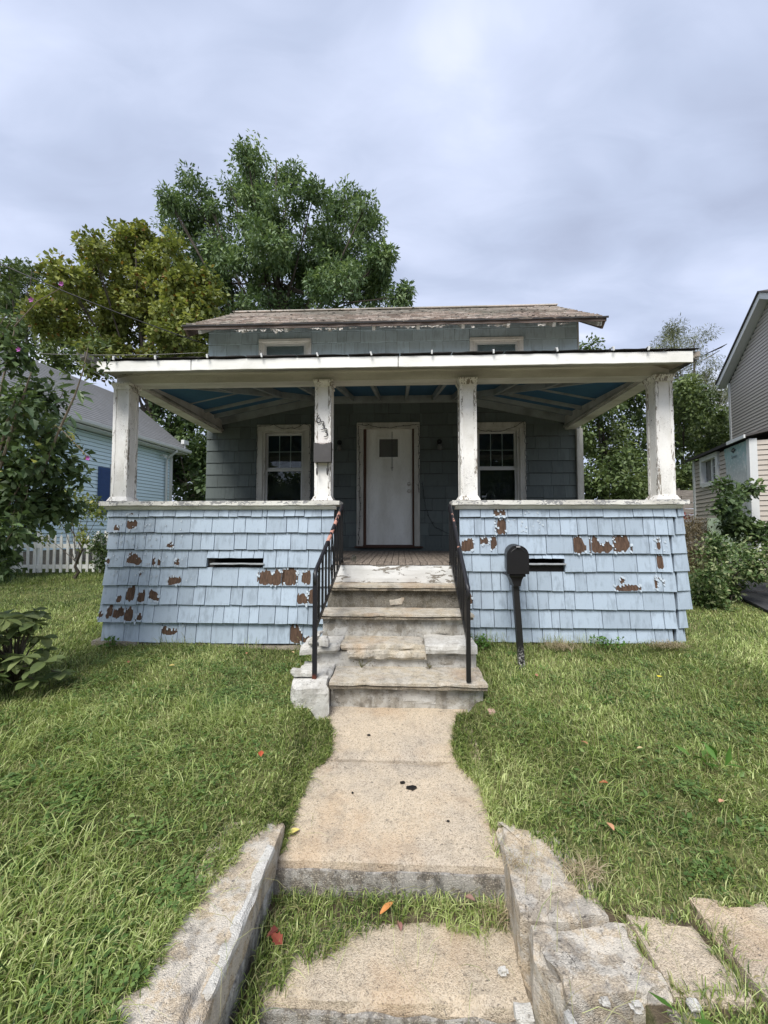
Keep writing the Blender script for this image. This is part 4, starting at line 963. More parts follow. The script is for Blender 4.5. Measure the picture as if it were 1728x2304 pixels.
# treads with overhanging noses
b = MB(); b.rough(-0.775, 0.615, 4.262, 4.60, 1.468, 1.497, res=.035, amp=.0035, chip=.007, seed=81); b.build('tread', M['tread'], S)
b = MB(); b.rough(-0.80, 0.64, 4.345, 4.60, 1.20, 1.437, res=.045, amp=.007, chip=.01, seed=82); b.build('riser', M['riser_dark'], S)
b = MB(); b.rough(-0.82, 0.73, 3.962, 4.33, 1.228, 1.258, res=.035, amp=.0035, chip=.007, seed=83); b.build('tread', M['tread'], S)
b = MB(); b.rough(-0.80, 0.69, 4.05, 4.32, 0.96, 1.197, res=.045, amp=.016, chip=.01, seed=84); b.build('riser', M['riser'], S)
def broken(p):
    # the middle of this tread has lost its nose
    if p.y < 3.80:
        mid = 1.0 if -0.56 < p.x < 0.22 else 0.0
        e = mn.noise(Vector((p.x * 9, 1, 5))) * 0.03
        if mid: return Vector((p.x, max(p.y, 3.735 + e), p.z - 0.012 + e * .3))
    return p
b = MB(); b.rough(-0.56, 0.225, 3.72, 4.05, 0.965, 1.028, res=.028, amp=.006, chip=.016, seed=85); b.build('tread', M['tread'], S)
b = MB(); b.rough(0.228, 0.70, 3.655, 4.05, 0.965, 1.045, res=.035, amp=.008, chip=.02, seed=86); b.build('tread', M['whitewash'], S)
b = MB(); b.rough(-0.93, -0.565, 3.66, 4.0, 0.955, 1.035, res=.03, amp=.009, chip=.03, seed=87, fn=lambda p: Vector((p.x, p.y + 0.05 * (p.x + .9), p.z - 0.05 * (-0.56 - p.x)))); b.build('broken_tread', M['whitewash'], S)
b = MB(); b.rough(-0.50, 0.24, 3.685, 3.76, 0.90, 0.975, res=.028, amp=.016, chip=.03, seed=88); b.build('crumbled_nose', M['tread'], S)
b = MB(); b.rough(-0.84, 0.70, 3.745, 4.05, 0.72, 0.955, res=.04, amp=.012, chip=.01, seed=89); b.build('riser', M['whitewash'], S)
b = MB(); b.rough(-0.60, 0.725, 3.342, 3.80, 0.793, 0.822, res=.035, amp=.0035, chip=.007, seed=90); b.build('tread', M['tread'], S)
b = MB(); b.rough(-0.60, 0.70, 3.435, 3.80, 0.45, 0.760, res=.045, amp=.011, chip=.01, seed=91); b.build('riser', M['riser'], S)
b = MB(); b.rough(-0.91, -0.608, 3.27, 3.80, 0.45, 0.845, res=.04, amp=.014, chip=.03, seed=92, fn=lambda p: Vector((p.x + (0.03 if p.y < 3.3 else 0), p.y, p.z - max(0, 3.34 - p.y) * .7))); b.build('side_block', M['whitewash'], S)
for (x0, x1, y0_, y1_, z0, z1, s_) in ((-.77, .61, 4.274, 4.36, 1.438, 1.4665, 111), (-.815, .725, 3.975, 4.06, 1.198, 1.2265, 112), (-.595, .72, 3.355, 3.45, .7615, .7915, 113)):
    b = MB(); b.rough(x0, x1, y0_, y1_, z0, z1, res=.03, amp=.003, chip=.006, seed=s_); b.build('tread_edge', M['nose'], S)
# patches of old mortar standing proud on the risers
for (x0, x1, z0, z1, yy, s_, mt) in ((-0.12, 0.045, 1.258, 1.36, 4.338, 93, 'tread'), (-0.76, -0.52, 1.00, 1.12, 4.045, 94, 'whitewash'), (0.25, 0.50, 1.05, 1.17, 4.045, 95, 'riser'), (0.34, 0.52, 0.84, 0.93, 3.735, 96, 'riser'), (-0.08, 0.30, 0.62, 0.74, 3.428, 97, 'whitewash')):
    b = MB(); b.rough(x0, x1, yy, yy + .05, z0, z1, res=.025, amp=.008, chip=.025, seed=s_, fn=lambda p: p); b.build('mortar_patch', M[mt], S)
for x0, x1, y0_, y1_, z0, z1, s_, lb in ((-0.87, -0.80, 3.62, 3.76, 1.035, 1.15, 101, 'tilted slab shard of white concrete leaning behind the foot of the left handrail'),
        (-0.755, -0.655, 3.63, 3.71, 1.03, 1.115, 102, 'round white lump of concrete on the broken third step, beside the left handrail'),
        (-0.93, -0.72, 3.36, 3.44, 0.852, 0.91, 103, 'oblong white concrete shard lying at the rusty foot of the left handrail')):
    b = MB(); b.rough(x0, x1, y0_, y1_, z0, z1, res=.025, amp=.012, chip=.03, seed=s_, fn=(lambda p: Vector((p.x + (p.z - 1.03) * 0.7, p.y, p.z))) if s_ == 101 else (lambda p: p))
    tag(b.build('concrete_chunk', M['whitewash']), lb, 'rubble')
b = MB(); b.rough(0.70, 0.76, 3.245, 3.31, 0.595, 0.65, res=.02, amp=.01, chip=.02, seed=105); 
M['pink'] = plain('pinkish brick crumb', (0.42, 0.28, 0.23), 0.9)
tag(b.build('brick_crumb', M['pink']), 'small pinkish brick crumb in the grass at the right foot of the steps', 'rubble')

# ---------------------------------------------------------------- handrails
def handrail(x0n, x1f, zn, label, side, lowz):
    yn, yf_ = 3.37, 4.5
    T = thing('handrail', (x0n, yn, 0.84), label, 'handrail')
    zt0, zt1 = zn, 2.36; 
    def X(y): return x0n + (x1f - x0n) * (y - yn) / (yf_ - yn)
    def top(y): return zt0 + (zt1 - zt0) * (y - yn) / (yf_ - yn)
    def low(y): return lowz + (1.76 - lowz) * (y - yn) / (yf_ - yn)
    b = MB(); b.box(X(yn) - .018, X(yn) + .018, yn - .018, yn + .018, 0.835, zt0 - .03); b.build('post', M['rust_post'] if side < 0 else M['black'], T)
    b = MB(); b.box(X(yf_) - .013, X(yf_) + .013, yf_ - .013, yf_ + .013, 1.72, zt1 - .02); b.build('post', M['black'], T)
    b = MB(); b.tube([(X(yn), yn + .0, zt0 - .12), (X(yn), yn - .014, zt0 - .06), (X(yn), yn - .008, zt0 - .012), (X(yn + .03), yn + .03, top(yn + .03)), (X(3.8), 3.8, top(3.8)), (X(4.2), 4.2, top(4.2)), (X(yf_), yf_, top(yf_)), (X(yf_), yf_ + .05, top(yf_) + .015), (X(yf_), yf_ + .06, top(yf_) - .03), (X(yf_), yf_ + .04, top(yf_) - .07)], [.016, .019, .02, .019, .019, .019, .019, .019, .017, .013], 8)
    b.build('top_rail', M['rail_worn'] if side < 0 else M['rail_spots'], T, smooth=True)
    b = MB(); b.bar((X(yn), yn, low(yn)), (X(yf_), yf_, low(yf_)), .012, .038); b.build('bottom_rail', M['black'], T)
    n = 9; sc_y = None
    for i in range(1, n):
        y = yn + (yf_ - yn) * i / n
        if i == 5: sc_y = y
        b = MB(); b.box(X(y) - .009, X(y) + .009, y - .009, y + .009, low(y) + .012, top(y) - .008)
        if i != 5: b.build('baluster', M['black'], T)
    y = sc_y; zc = (low(y) + top(y)) / 2
    b = MB(); b.box(X(y) - .007, X(y) + .007, y - .007, y + .007, low(y) + .012, zc - .23); b.box(X(y) - .007, X(y) + .007, y - .007, y + .007, zc + .23, top(y) - .008)
    for s in (-1, 1):
        pts = []
        for k in range(15):
            t = k / 14; a = t * math.pi; r_ = .055
            pts.append((X(y) + .002, y + s * (.012 + .05 * math.sin(a) ** 1.0), zc + .23 * (1 - 2 * t)))
        b.tube(pts, .007, 5)
        for zc2, s2 in ((zc + .09, 1), (zc - .09, -1)):
            pts = [(X(y) - .002, y + s * (.036 - .03 * (1 - k / 16) * math.cos(k * .62)), zc2 + s2 * .038 * (1 - k / 18) * math.sin(k * .62)) for k in range(13)]
            b.tube(pts, .005, 5)
    b.build('scroll', M['black'], T)
    b = MB(); b.box(X(yf_) - .02, X(yf_) + .02, yf_ - .03, yf_ + .03, 1.722, 1.73); b.build('foot_plate', M['black'], T)
    return T
handrail(-0.725, -0.665, 1.735, 'black iron handrail left of the porch steps, pinkish primer showing and its foot rusted', -1, 1.24)
handrail(0.565, 0.565, 1.62, 'black iron handrail right of the porch steps, with a scroll in its middle', 1, 1.13)

# ---------------------------------------------------------------- letterbox on the column, mailbox on its post
T = thing('wall_mailbox', (-0.89, 4.5, 2.87), 'dark grey metal letterbox with notched rusty top and two hooks on the numbered column', 'mailbox')
M['gunmetal'] = plain('grey enamelled steel', (0.085, 0.08, 0.078), 0.42, 0.3, spec=0.5, var=0.25)
M['rust'] = plain('rusted steel', (0.13, 0.04, 0.025), 0.85, var=0.4)
x0, x1, z0, z1 = -0.992, -0.792, 2.872, 3.10
b = MB(); b.prism([(x0, 4.47, z0), (x1, 4.47, z0), (x1, 4.47, z1), ((x0 + x1) / 2, 4.47, z1 - .028), (x0, 4.47, z1)], (0, .004, 0)); b.box(x0, x0 + .003, 4.475, 4.558, z0, z1 + .004); b.box(x1 - .003, x1, 4.475, 4.558, z0, z1 + .004); b.box(x0 + .003, x1 - .003, 4.475, 4.558, z0, z0 + .003)
b.build('box', M['gunmetal'], T)
b = MB(); b.hexa([(x0 + .004, 4.478, z1 - .012), (x1 - .004, 4.478, z1 - .012), (x1 - .004, 4.558, z1 + .004), (x0 + .004, 4.558, z1 + .004), (x0 + .004, 4.478, z1 - .008), (x1 - .004, 4.478, z1 - .008), (x1 - .004, 4.558, z1 + .008), (x0 + .004, 4.558, z1 + .008)]); b.build('lid', M['rust'], T)
for x in (x0 + .035, x1 - .045):
    b = MB(); b.tube([(x, 4.53, z0), (x, 4.53, z0 - .09), (x, 4.525, z0 - .13), (x, 4.50, z0 - .148), (x, 4.475, z0 - .135), (x, 4.465, z0 - .10), (x, 4.467, z0 - .075)], [.006] * 7, 6); b.build('hook', M['gunmetal'], T)
T = thing('post_mailbox', (1.11, 3.72, 0.7), 'black arched mailbox on a leaning black post in front of the right shingled wall', 'mailbox')
cx0, cx1, zb, hh = 0.95, 1.145, 1.705, 0.155
def arch(x0, x1, zb, h, n=14, g_=0.0):
    r = (x1 - x0) / 2 - g_; cx = (x0 + x1) / 2
    return [(cx + r, zb + g_), ] + [(cx + r * math.cos(math.pi * k / n), zb + h + r * math.sin(math.pi * k / n)) for k in range(n + 1)] + [(cx - r, zb + g_)]
def mailfn(v): return v
b = MB(); b.prism([(x, 3.60, z) for x, z in arch(cx0, cx1, zb, hh, g_=.004)], (.105, 0.49, .0)); b.build('box', M['black'], T, smooth=False)
b = MB(); b.prism([(x, 3.582, z) for x, z in arch(cx0, cx1, zb - .004, hh + .004)], (0, .022, 0)); dr_ = b.build('box_door', M['black'], T)
M['grey'] = plain('bright grey metal', (0.35, 0.35, 0.36), 0.4, 0.4)
b = MB(); b.cbox(1.03, 1.066, 3.565, 3.5815, 1.935, 1.95, .003); b.build('handle', M['grey'], dr_)
b = MB(); b.tube([(1.048 + .07 * math.cos(a), 3.580, 1.86 + .07 * math.sin(a)) for a in np.linspace(.5, math.pi - .5, 12)], .003, 5); b.build('embossed_arc', M['black'], dr_)
M['red'] = plain('red flag', (0.45, 0.02, 0.015), 0.5)
b = MB(); b.hexa([(1.147, 3.66, 1.81), (1.151, 3.66, 1.81), (1.151, 3.90, 1.83), (1.147, 3.90, 1.83), (1.147, 3.66, 1.835), (1.151, 3.66, 1.835), (1.151, 3.90, 1.855), (1.147, 3.90, 1.855)]); b.build('flag', M['red'], T)
b = MB(); b.cbox(.975, 1.12, 3.60, 3.85, 1.675, 1.698, .004); b.prism([(.985, 3.64, 1.674), (1.005, 3.64, 1.645), (1.02, 3.64, 1.60), (1.022, 3.64, 1.585), (1.085, 3.64, 1.585), (1.087, 3.64, 1.60), (1.098, 3.64, 1.645), (1.115, 3.64, 1.674)], (0, .13, 0)); b.build('bracket', M['black'], T)
b = MB(); n = 8
def pc(t): return (1.053 + .058 * t, 3.70 + .0 * t, 1.586 - (1.586 - .66) * t)
vs = []
for k in range(n + 1):
    c_ = pc(k / n); w_ = .026
    vs += [(c_[0] - w_, c_[1] - w_, c_[2]), (c_[0] + w_, c_[1] - w_, c_[2]), (c_[0] + w_, c_[1] + w_, c_[2]), (c_[0] - w_, c_[1] + w_, c_[2])]
fs = [(0, 1, 2, 3), tuple(n * 4 + q for q in (3, 2, 1, 0))]
for k in range(n):
    for q in range(4): fs.append((k * 4 + q, k * 4 + 4 + q, k * 4 + 4 + (q + 1) % 4, k * 4 + (q + 1) % 4))
b.add(vs, fs)
def post_mat():
    m, g = new_mat('black post chipped near the ground')
    z = g.n('ShaderNodeSeparateXYZ', {0: g.pos()}).outputs[2]; n = g.noise(g.pos(), 60, 4, .7)
    lo = g.math('SUBTRACT', 1.0, g.sstep(z, 0.80, 0.98))
    mk = g.math('MULTIPLY', g.sstep(n, 0.5, 0.54), lo)
    finish(g, g.mix(mk, (.012, .012, .013), (.40, .39, .37)), .45, bump=mk, bs=.3, bd=.002, spec=.5); return m
M['post'] = post_mat(); b.build('post', M['post'], T)
T.scale = (1.085, 1.085, 1.085); T.location = (1.204, 4.036, 0.581)

# ---------------------------------------------------------------- strings of small lights round the windows and the door
def lights(path, label, seed, step=.055):
    rs = random.Random(seed); pts = []
    for a, b_ in zip(path, path[1:]):
        a = Vector(a); b_ = Vector(b_); n = max(2, int((b_ - a).length / step))
        for k in range(n): 
            q = a.lerp(b_, k / n); pts.append(q + Vector((rs.uniform(-.012, .012), rs.uniform(-.006, .004), rs.uniform(-.012, .012))))
    pts.append(Vector(path[-1])); mnp = min(pts, key=lambda p: p.z)
    T = thing('string_lights', tuple(mnp), label, 'string lights')
    b = MB(); b.tube(pts, .0042, 5, cap=False); w = b.build('wire', M['black'], T)
    b = MB()
    for i in range(1, len(pts) - 1, 2):
        d = Vector((rs.uniform(-1, 1), rs.uniform(-.6, -.1), rs.uniform(-.6, .6))).normalized() * rs.uniform(.025, .045)
        b.tube([pts[i], pts[i] + d * .6, pts[i] + d], [.0045, .004, .0018], 5)
    q = b.build('bulbs', M['black'], T); q['kind'] = 'stuff'
yl_ = YB - .062
lights([(-2.60, yl_, 2.45), (-2.60, yl_, 3.2), (-2.59, yl_, 3.95), (-2.3, yl_, 3.99), (-2.1, yl_, 3.90), (-1.9, yl_, 3.93), (-1.75, yl_, 4.0), (-1.63, yl_, 3.97), (-1.61, yl_, 3.2), (-1.61, yl_, 2.44)], 'dark string of small lights round the porch window left of the door', 3)
lights([(-.735, yl_ - .002, 1.83), (-.72, yl_, 2.5), (-.73, yl_, 3.3), (-.75, yl_, 3.98), (-.55, yl_ - .01, 3.96), (-.22, yl_ - .01, 3.90), (.1, yl_ - .01, 3.95), (.33, yl_, 3.98), (.335, yl_, 3.4), (.33, yl_, 2.75)], 'dark string of small lights hung round the white front door', 4)
lights([(1.25, yl_, 3.96), (1.45, yl_ - .01, 3.84), (1.75, yl_, 3.83), (1.95, yl_, 3.88), (2.19, yl_, 4.0), (2.21, yl_, 3.3), (2.205, yl_, 2.44)], 'dark string of small lights round the porch window right of the door', 5)
lights([(.40, YB - .03, 2.95), (.42, YB - .032, 2.62), (.50, YB - .03, 2.33), (.60, YB - .03, 2.15), (.68, YB - .03, 2.10), (.86, YB - .03, 2.02)], 'loose dark end of a light string trailing down the shakes right of the door', 6)
b = MB(); b.tube([(-.55, 4.68, 1.73), (-.55, 4.68, 1.78), (-.55, 4.68, 1.80)], [.03, .028, .015], 10)
M['jar'] = glass_mat('clear jar glass', (.8, .84, .82)); tag(b.build('glass_jar', M['jar']), 'small clear glass jar on the porch floor beside the left handrail', 'jar')

# ---------------------------------------------------------------- wires
def wire(pts, r, label):
    b = MB(); P_ = []
    for a, b_ in zip(pts, pts[1:]):
        for k in range(8):
            t = k / 8; q = Vector(a).lerp(Vector(b_), t); q.z -= 0.10 * 4 * t * (1 - t) * (Vector(b_) - Vector(a)).length / 6; P_.append(q)
    P_.append(Vector(pts[-1])); b.tube(P_, r, 5); tag(b.build('overhead_wire', M['black']), label, 'cable')
wire([(-3.56, 7.0, 5.50), (-6.01, 5.59, 6.10), (-10.4, 3.1, 7.3)], .009, 'thick black cable slanting up left from the upper corner of the bungalow')
wire([(-3.56, 7.02, 5.36), (-6.6, 6.2, 5.05), (-12.5, 4.9, 5.9)], .005, 'thin black cable sagging low over the left yard, under the thick one')

# ---------------------------------------------------------------- neighbour on the left
def frame_thing(name, origin, near, label, cat):
    ux, uy_ = near[0] - origin[0], near[1] - origin[1]
    return thing(name, (origin[0], origin[1], 0), label, cat, rz=math.atan2(uy_, ux))
M['clap_blue'] = plain('sky blue vinyl siding', (0.66, 0.80, 0.87), 0.5, var=.05)
M['navy'] = plain('navy shutter', (0.035, 0.075, 0.20), 0.55)
def far_roof(nm, base, hi):
    m, g = new_mat(nm); p = g.pos(); 
    zc_ = g.n('ShaderNodeSeparateXYZ', {0: g.pos(obj=True)})
    f = g.noise(p, 5, 4); fine = g.noise(p, 40, 3, .7)
    c = g.mix(f, base, hi); c = g.mix(g.math('MULTIPLY', fine, .5), c, tuple(x * .5 for x in base)); finish(g, c, .95, bump=fine, bs=.5, bd=.01, spec=.1); return m
M['roof_grey'] = far_roof('grey shingle roof', (0.17, 0.175, 0.18), (0.27, 0.275, 0.285))
LH = frame_thing('neighbour_house', (-7.9, 13.3), (-8.59, 8.16), 'sky blue vinyl sided house with a grey roof and white gutter, beyond the left fence', 'house')
# local frame: x towards the viewer along the wall, y: which way is outward?
# outward (to the right, +x world) is local +y when the frame is turned by atan2(-5.14,-.69)
LN = 11.0
wt = 4.72
b = MB(); b.box(0, LN, -4.4, -.02, 1.0, 1.62); b.build('foundation', M['found'], LH)
wl_ = wall_with_holes([(1.62, 2.45, 2.62, 3.88)], -.14, -.02, 1.62, wt, 0, LN); LW = wl_.build('wall', M['core'], LH)
b = MB(); b.box(0.0, .12, -4.4, -.141, 1.62, wt); b.box(LN - .12, LN, -4.4, -.141, 1.62, wt); b.box(.12, LN - .12, -4.4, -4.28, 1.62, wt); b.prism([(.02, -.14, wt), (.02, -4.4, wt), (.02, -2.25, 6.65)], (.1, 0, 0)); b.build('rear_walls', M['clap_blue'], LH)
z = 1.60
while z < wt - .02:
    for (xa, xb) in (((.10, LN),) if not (z + .1 > 2.6 and z < 3.9) else ((.10, 1.61), (2.46, LN))):
        b = MB(); zt = min(z + .102, wt)
        zt -= .009; b.hexa([(xa, -.02, z), (xb, -.02, z), (xb, .010, z), (xa, .010, z), (xa, -.02, zt), (xb, -.02, zt), (xb, -.012, zt), (xa, -.012, zt)]); b.build('siding_board', M['clap_blue'], LW)
    z += .102
b = MB(); b.box(-.02, .098, -.02, .02, 1.6, wt); b.build('corner_board', M['vinyl'], LH)
def roof_slab(y0, z0, y1, z1, xa, xb, th=.06):
    return [(xa, y0, z0), (xb, y0, z0), (xb, y1, z1), (xa, y1, z1), (xa, y0, z0 + th), (xb, y0, z0 + th), (xb, y1, z1 + th), (xa, y1, z1 + th)]
b = MB(); b.hexa(roof_slab(.40, 4.80, -2.22, 6.85, -.35, LN + .4)); b.hexa(roof_slab(-2.225, 6.85, -4.85, 4.80, -.35, LN + .4)); LR = b.build('roof', M['roof_grey'], LH)
for k in range(24):
    t0, t1 = k / 24, (k + 1) / 24 + .01
    def pt(t): return (.42 - 2.62 * t, 4.815 + 2.05 * t)
    y0_, z0_ = pt(t0); y1_, z1_ = pt(t1); b = MB()
    b.hexa([(-.37, y0_, z0_ + .05), (LN + .42, y0_, z0_ + .05), (LN + .42, y1_, z1_ + .05), (-.37, y1_, z1_ + .05), (-.37, y0_, z0_ + .068), (LN + .42, y0_, z0_ + .068), (LN + .42, y1_, z1_ + .054), (-.37, y1_, z1_ + .054)]); b.build('shingle_course', M['roof_grey'], LR)
b = MB(); b.prism([(-.36, .395, 4.86), (-.36, .50, 4.87), (-.36, .49, 4.80), (-.36, .46, 4.765), (-.36, .395, 4.765)], (LN + .7, 0, 0)); b.build('gutter', M['vinyl'], LH)
b = MB(); b.box(-.3, LN, 0.005, .39, 4.725, 4.745); b.build('soffit', M['vinyl'], LH)
b = MB(); b.tube([(.33, .44, 4.78), (.33, .42, 4.70), (.33, .12, 4.52), (.33, .07, 4.44), (.33, .07, 1.3)], .038, 8); b.build('downspout', M['vinyl'], LH)
b = MB()
b.cbox(2.50, 2.87, .006, .035, 2.50, 3.82, .004); sh = b.build('shutter', M['navy'], LH)
q = MB(); z = 2.56
while z < 3.76: q.hexa([(2.54, .036, z), (2.83, .036, z), (2.83, .036, z + .03), (2.54, .036, z + .03), (2.54, .045, z), (2.83, .045, z), (2.83, .038, z + .03), (2.54, .038, z + .03)]); z += .038
q.build('louvres', M['navy'], sh, kind='stuff')
q = MB()
for (a_, b_, c_, d_) in ((1.58, 1.68, 2.55, 3.93), (2.39, 2.49, 2.55, 3.93), (1.681, 2.389, 3.83, 3.93), (1.681, 2.389, 2.55, 2.64)): q.box(a_, b_, -.05, .03, c_, d_)
q.box(1.681, 2.389, -.04, .0, 3.2, 3.25); wn_ = q.build('window', M['vinyl'], LH)
q = MB(); q.box(1.682, 2.388, -.06, -.052, 2.641, 3.829); q.build('pane', M['glass'], wn_)
q = MB(); q.box(1.6, 2.5, -.5, -.48, 2.5, 4.0); q.build('room_shade', M['dark_room'], wn_)
q = MB(); q.tube([(.56, .0, 4.55), (.56, .10, 4.54)], .02, 8); q.tube([(.56, .10, 4.56), (.58, .24, 4.50)], .045, 10); q.build('security_camera', M['vinyl'], LH)
q = MB(); q.box(-.3, -.05, .30, .42, 5.06, 5.20); q.tube([(-.17, .36, 4.9), (-.17, .36, 5.06)], .02, 6); q.build('floodlight', M['vinyl'], LH)
q = MB(); q.hexa([(6.2, .03, 3.55), (9.5, .03, 3.55), (9.5, 1.3, 3.25), (6.2, 1.3, 3.25), (6.2, .03, 3.62), (9.5, .03, 3.62), (9.5, 1.3, 3.32), (6.2, 1.3, 3.32)]); q.build('door_canopy', M['roof_grey'], LH)
q = MB(); q.box(6.2, 9.5, 1.301, 1.36, 3.2, 3.33); q.build('canopy_gutter', M['vinyl'], LH)

# picket fence
FT = thing('picket_fence', (-7.4, 8.2, 1.17), 'low white picket fence in front of the sky blue house', 'fence')
def fp(t): return Vector((-11.2 + (11.2 - 6.25) * t, 8.02 + .2 * t, 0))
src = None
npk = 36
for k in range(npk):
    q = fp(k / (npk - 1)); z0 = float(lawn(q.x, q.y)) + .02
    if src is None:
        b = MB(); b.prism([(q.x - .026, q.y, z0), (q.x + .026, q.y, z0), (q.x + .026, q.y, z0 + .74), (q.x, q.y, z0 + .80), (q.x - .026, q.y, z0 + .74)], (0, .02, 0)); src = b.build('picket', M['white_clean'], FT); q0 = Vector((q.x, q.y, z0))
    else: clone(src, FT, (q.x - q0.x, q.y - q0.y, z0 - q0.z + random.uniform(-.01, .01)), rot=(0, random.uniform(-.02, .02), 0))
for zz_ in (.14, .58):
    a = fp(0); b_ = fp(1); b = MB(); b.bar((a.x - .05, a.y + .04, float(lawn(0, a.y)) + zz_), (b_.x + .05, b_.y + .04, float(lawn(0, b_.y)) + zz_), .035, .085); b.build('rail', M['white_clean'], FT)
for t in (0.02, .35, .68, .985):
    a = fp(t); z0 = float(lawn(0, a.y)); b = MB(); b.cbox(a.x - .045, a.x + .045, a.y + .06, a.y + .15, z0, z0 + .9); b.build('post', M['white_clean'], FT)
vp = MB(); vp.tube([(-6.75, 8.6, 1.2), (-6.75, 8.6, 2.02), (-6.75, 8.6, 2.06)], [.045, .045, .03], 10); tag(vp.build('vent_pipe', M['vinyl']), 'white capped pipe standing behind the right end of the picket fence', 'pipe')

# ---------------------------------------------------------------- neighbour on the right
M['clap_tan'] = plain('tan vinyl siding', (0.47, 0.42, 0.365), 0.55, var=.06)
M['clap_taupe'] = plain('taupe vinyl siding', (0.47, 0.43, 0.39), 0.55, var=.06)
M['roof_dark'] = far_roof('dark shingle roof', (0.07, 0.065, 0.065), (0.14, 0.13, 0.125))
d_ = Vector((-.30, -.954, 0)).normalized()
RH = thing('neighbour_house', (11.48, 14.07, 0), 'tall taupe sided gable house with a low tan side wing, right edge of view', 'house', rz=math.atan2(d_.y, d_.x))
# local x: towards the viewer; outward (left, towards our house) is local -y
def board(xa, xb, z0, z1, yo, mat, par):
    z1 -= .010; b = MB(); b.hexa([(xa, yo - .022, z0), (xb, yo - .022, z0), (xb, yo, z0), (xa, yo, z0), (xa, yo - .006, z1), (xb, yo - .006, z1), (xb, yo, z1), (xa, yo, z1)]); b.build('siding_board', mat, par)
ge, gp, gx = 7.22, 8.86, 2.62
b = MB(); b.box(0, 5.24, .002, 6, 1.0, ge); b.prism([(0, .002, ge), (5.24, .002, ge), (gx, .002, gp - .04)], (0, .1, 0)); RW_ = b.build('wall', M['core'], RH)
z = 4.6
while z < gp - .12:
    zt = z + .102; xa, xb = .09, 5.24
    if zt > ge: k = (zt - ge) / (gp - ge); xa, xb = max(.09, gx * k), 5.24 - gx * k
    board(xa, xb, z, zt, 0, M['clap_taupe'], RW_); z += .102
b = MB(); b.box(-.02, .088, -.04, .06, 1.2, ge - .05); b.build('corner_board', M['vinyl'], RH)
# gable overhang: the rake boards, the soffit and the roof above
oh = .27
def rake(x0, z0, x1, z1):
    a = Vector((x0, -oh, z0)); c_ = Vector((x1, -oh, z1)); q = MB()
    q.hexa([(x0, -oh, z0 - .17), (x1, -oh, z1 - .17), (x1, -oh + .03, z1 - .17), (x0, -oh + .03, z0 - .17), (x0, -oh, z0 + .02), (x1, -oh, z1 + .02), (x1, -oh + .03, z1 + .02), (x0, -oh + .03, z0 + .02)]); q.build('rake_board', M['vinyl'], RH)
    q = MB(); q.hexa([(x0, -oh + .031, z0 - .15), (x1, -oh + .031, z1 - .15), (x1, .0, z1 - .15), (x0, .0, z0 - .15), (x0, -oh + .031, z0 - .13), (x1, -oh + .031, z1 - .13), (x1, .0, z1 - .13), (x0, .0, z0 - .13)]); q.build('soffit', M['vinyl'], RH)
    q = MB(); q.hexa([(x0, -oh - .04, z0 + .021), (x1, -oh - .04, z1 + .021), (x1, 6.2, z1 + .021), (x0, 6.2, z0 + .021), (x0, -oh - .04, z0 + .07), (x1, -oh - .04, z1 + .07), (x1, 6.2, z1 + .07), (x0, 6.2, z0 + .07)]); q.build('roof', M['roof_dark'], RH)
rake(-.28, ge + .02, gx, gp + .10); rake(5.52, ge + .02, gx + .003, gp + .10)
q = MB(); q.cbox(4.0, 4.9, -.06, -.023, 6.2, 7.3); wq = q.build('window', M['vinyl'], RH); q = MB(); q.box(4.1, 4.8, -.07, -.061, 6.3, 7.2); q.build('pane', M['frost'], wq)
# the low wing, nearer and to the left
WX0, WX1, WY = 4.02, 6.89, -2.44   # far corner, near corner, outward face
b = wall_with_holes([(WX0 + .58, WX0 + 1.42, 3.25, 3.86)], WY + .002, WY + .1, 1.0, 3.93, WX0, WX1); b.box(WX0, WX1, WY + .101, -.003, 1.0, 3.9); WW = b.build('wing_wall', M['core'], RH)
z = 1.25
while z < 3.9:
    zt = min(z + .102, 3.92)
    segs = [(WX0 + .08, WX1 - .09)]
    if zt > 3.25 and z < 3.86: segs = [(WX0 + .08, WX0 + .50), (WX0 + 1.50, WX1 - .09)]
    for xa, xb in segs: board(xa, xb, z, zt, WY, M['clap_tan'], WW)
    # the wing's street side
    b = MB(); b.hexa([(WX1 + .022, WY + .09, z), (WX1 + .022, 4.5, z), (WX1, 4.5, z), (WX1, WY + .09, z), (WX1 + .006, WY + .09, zt - .01), (WX1 + .006, 4.5, zt - .01), (WX1, 4.5, zt - .01), (WX1, WY + .09, zt - .01)]); b.build('siding_board', M['clap_tan'], WW)
    z += .102
b = MB(); b.box(WX0 - .02, WX0 + .078, WY - .04, WY + .06, 1.2, 3.93); b.build('corner_board', M['vinyl'], RH)
b = MB(); b.box(WX1 - .088, WX1 + .03, WY - .04, WY + .088, 1.2, 3.93); b.build('corner_board', M['vinyl'], RH)
b = MB(); b.hexa([(WX0 - .15, WY - .14, 3.96), (WX1 + .12, WY - .14, 3.96), (WX1 + .12, 0, 4.55), (WX0 - .15, 0, 4.55), (WX0 - .15, WY - .14, 4.0), (WX1 + .12, WY - .14, 4.0), (WX1 + .12, 0, 4.59), (WX0 - .15, 0, 4.59)]); b.build('wing_roof', M['roof_dark'], RH)
b = MB(); b.box(WX0 - .15, WX1 - .6, WY - .16, WY - .142, 3.93, 3.99); b.build('roof_edge', M['drip'], RH)
b = MB(); b.box(WX1 - .598, WX1 + .14, WY - .17, WY - .142, 3.93, 4.0); b.build('roof_edge', M['vinyl'], RH)
q = MB(); a_, b_ = WX0 + .50, WX0 + 1.50
for (c0, c1, e0, e1) in ((a_, a_ + .10, 3.2, 3.93), (b_ - .10, b_, 3.2, 3.93), (a_ + .101, b_ - .101, 3.82, 3.93), (a_ + .101, b_ - .101, 3.16, 3.27)): q.box(c0, c1, WY - .06, WY + .05, e0, e1)
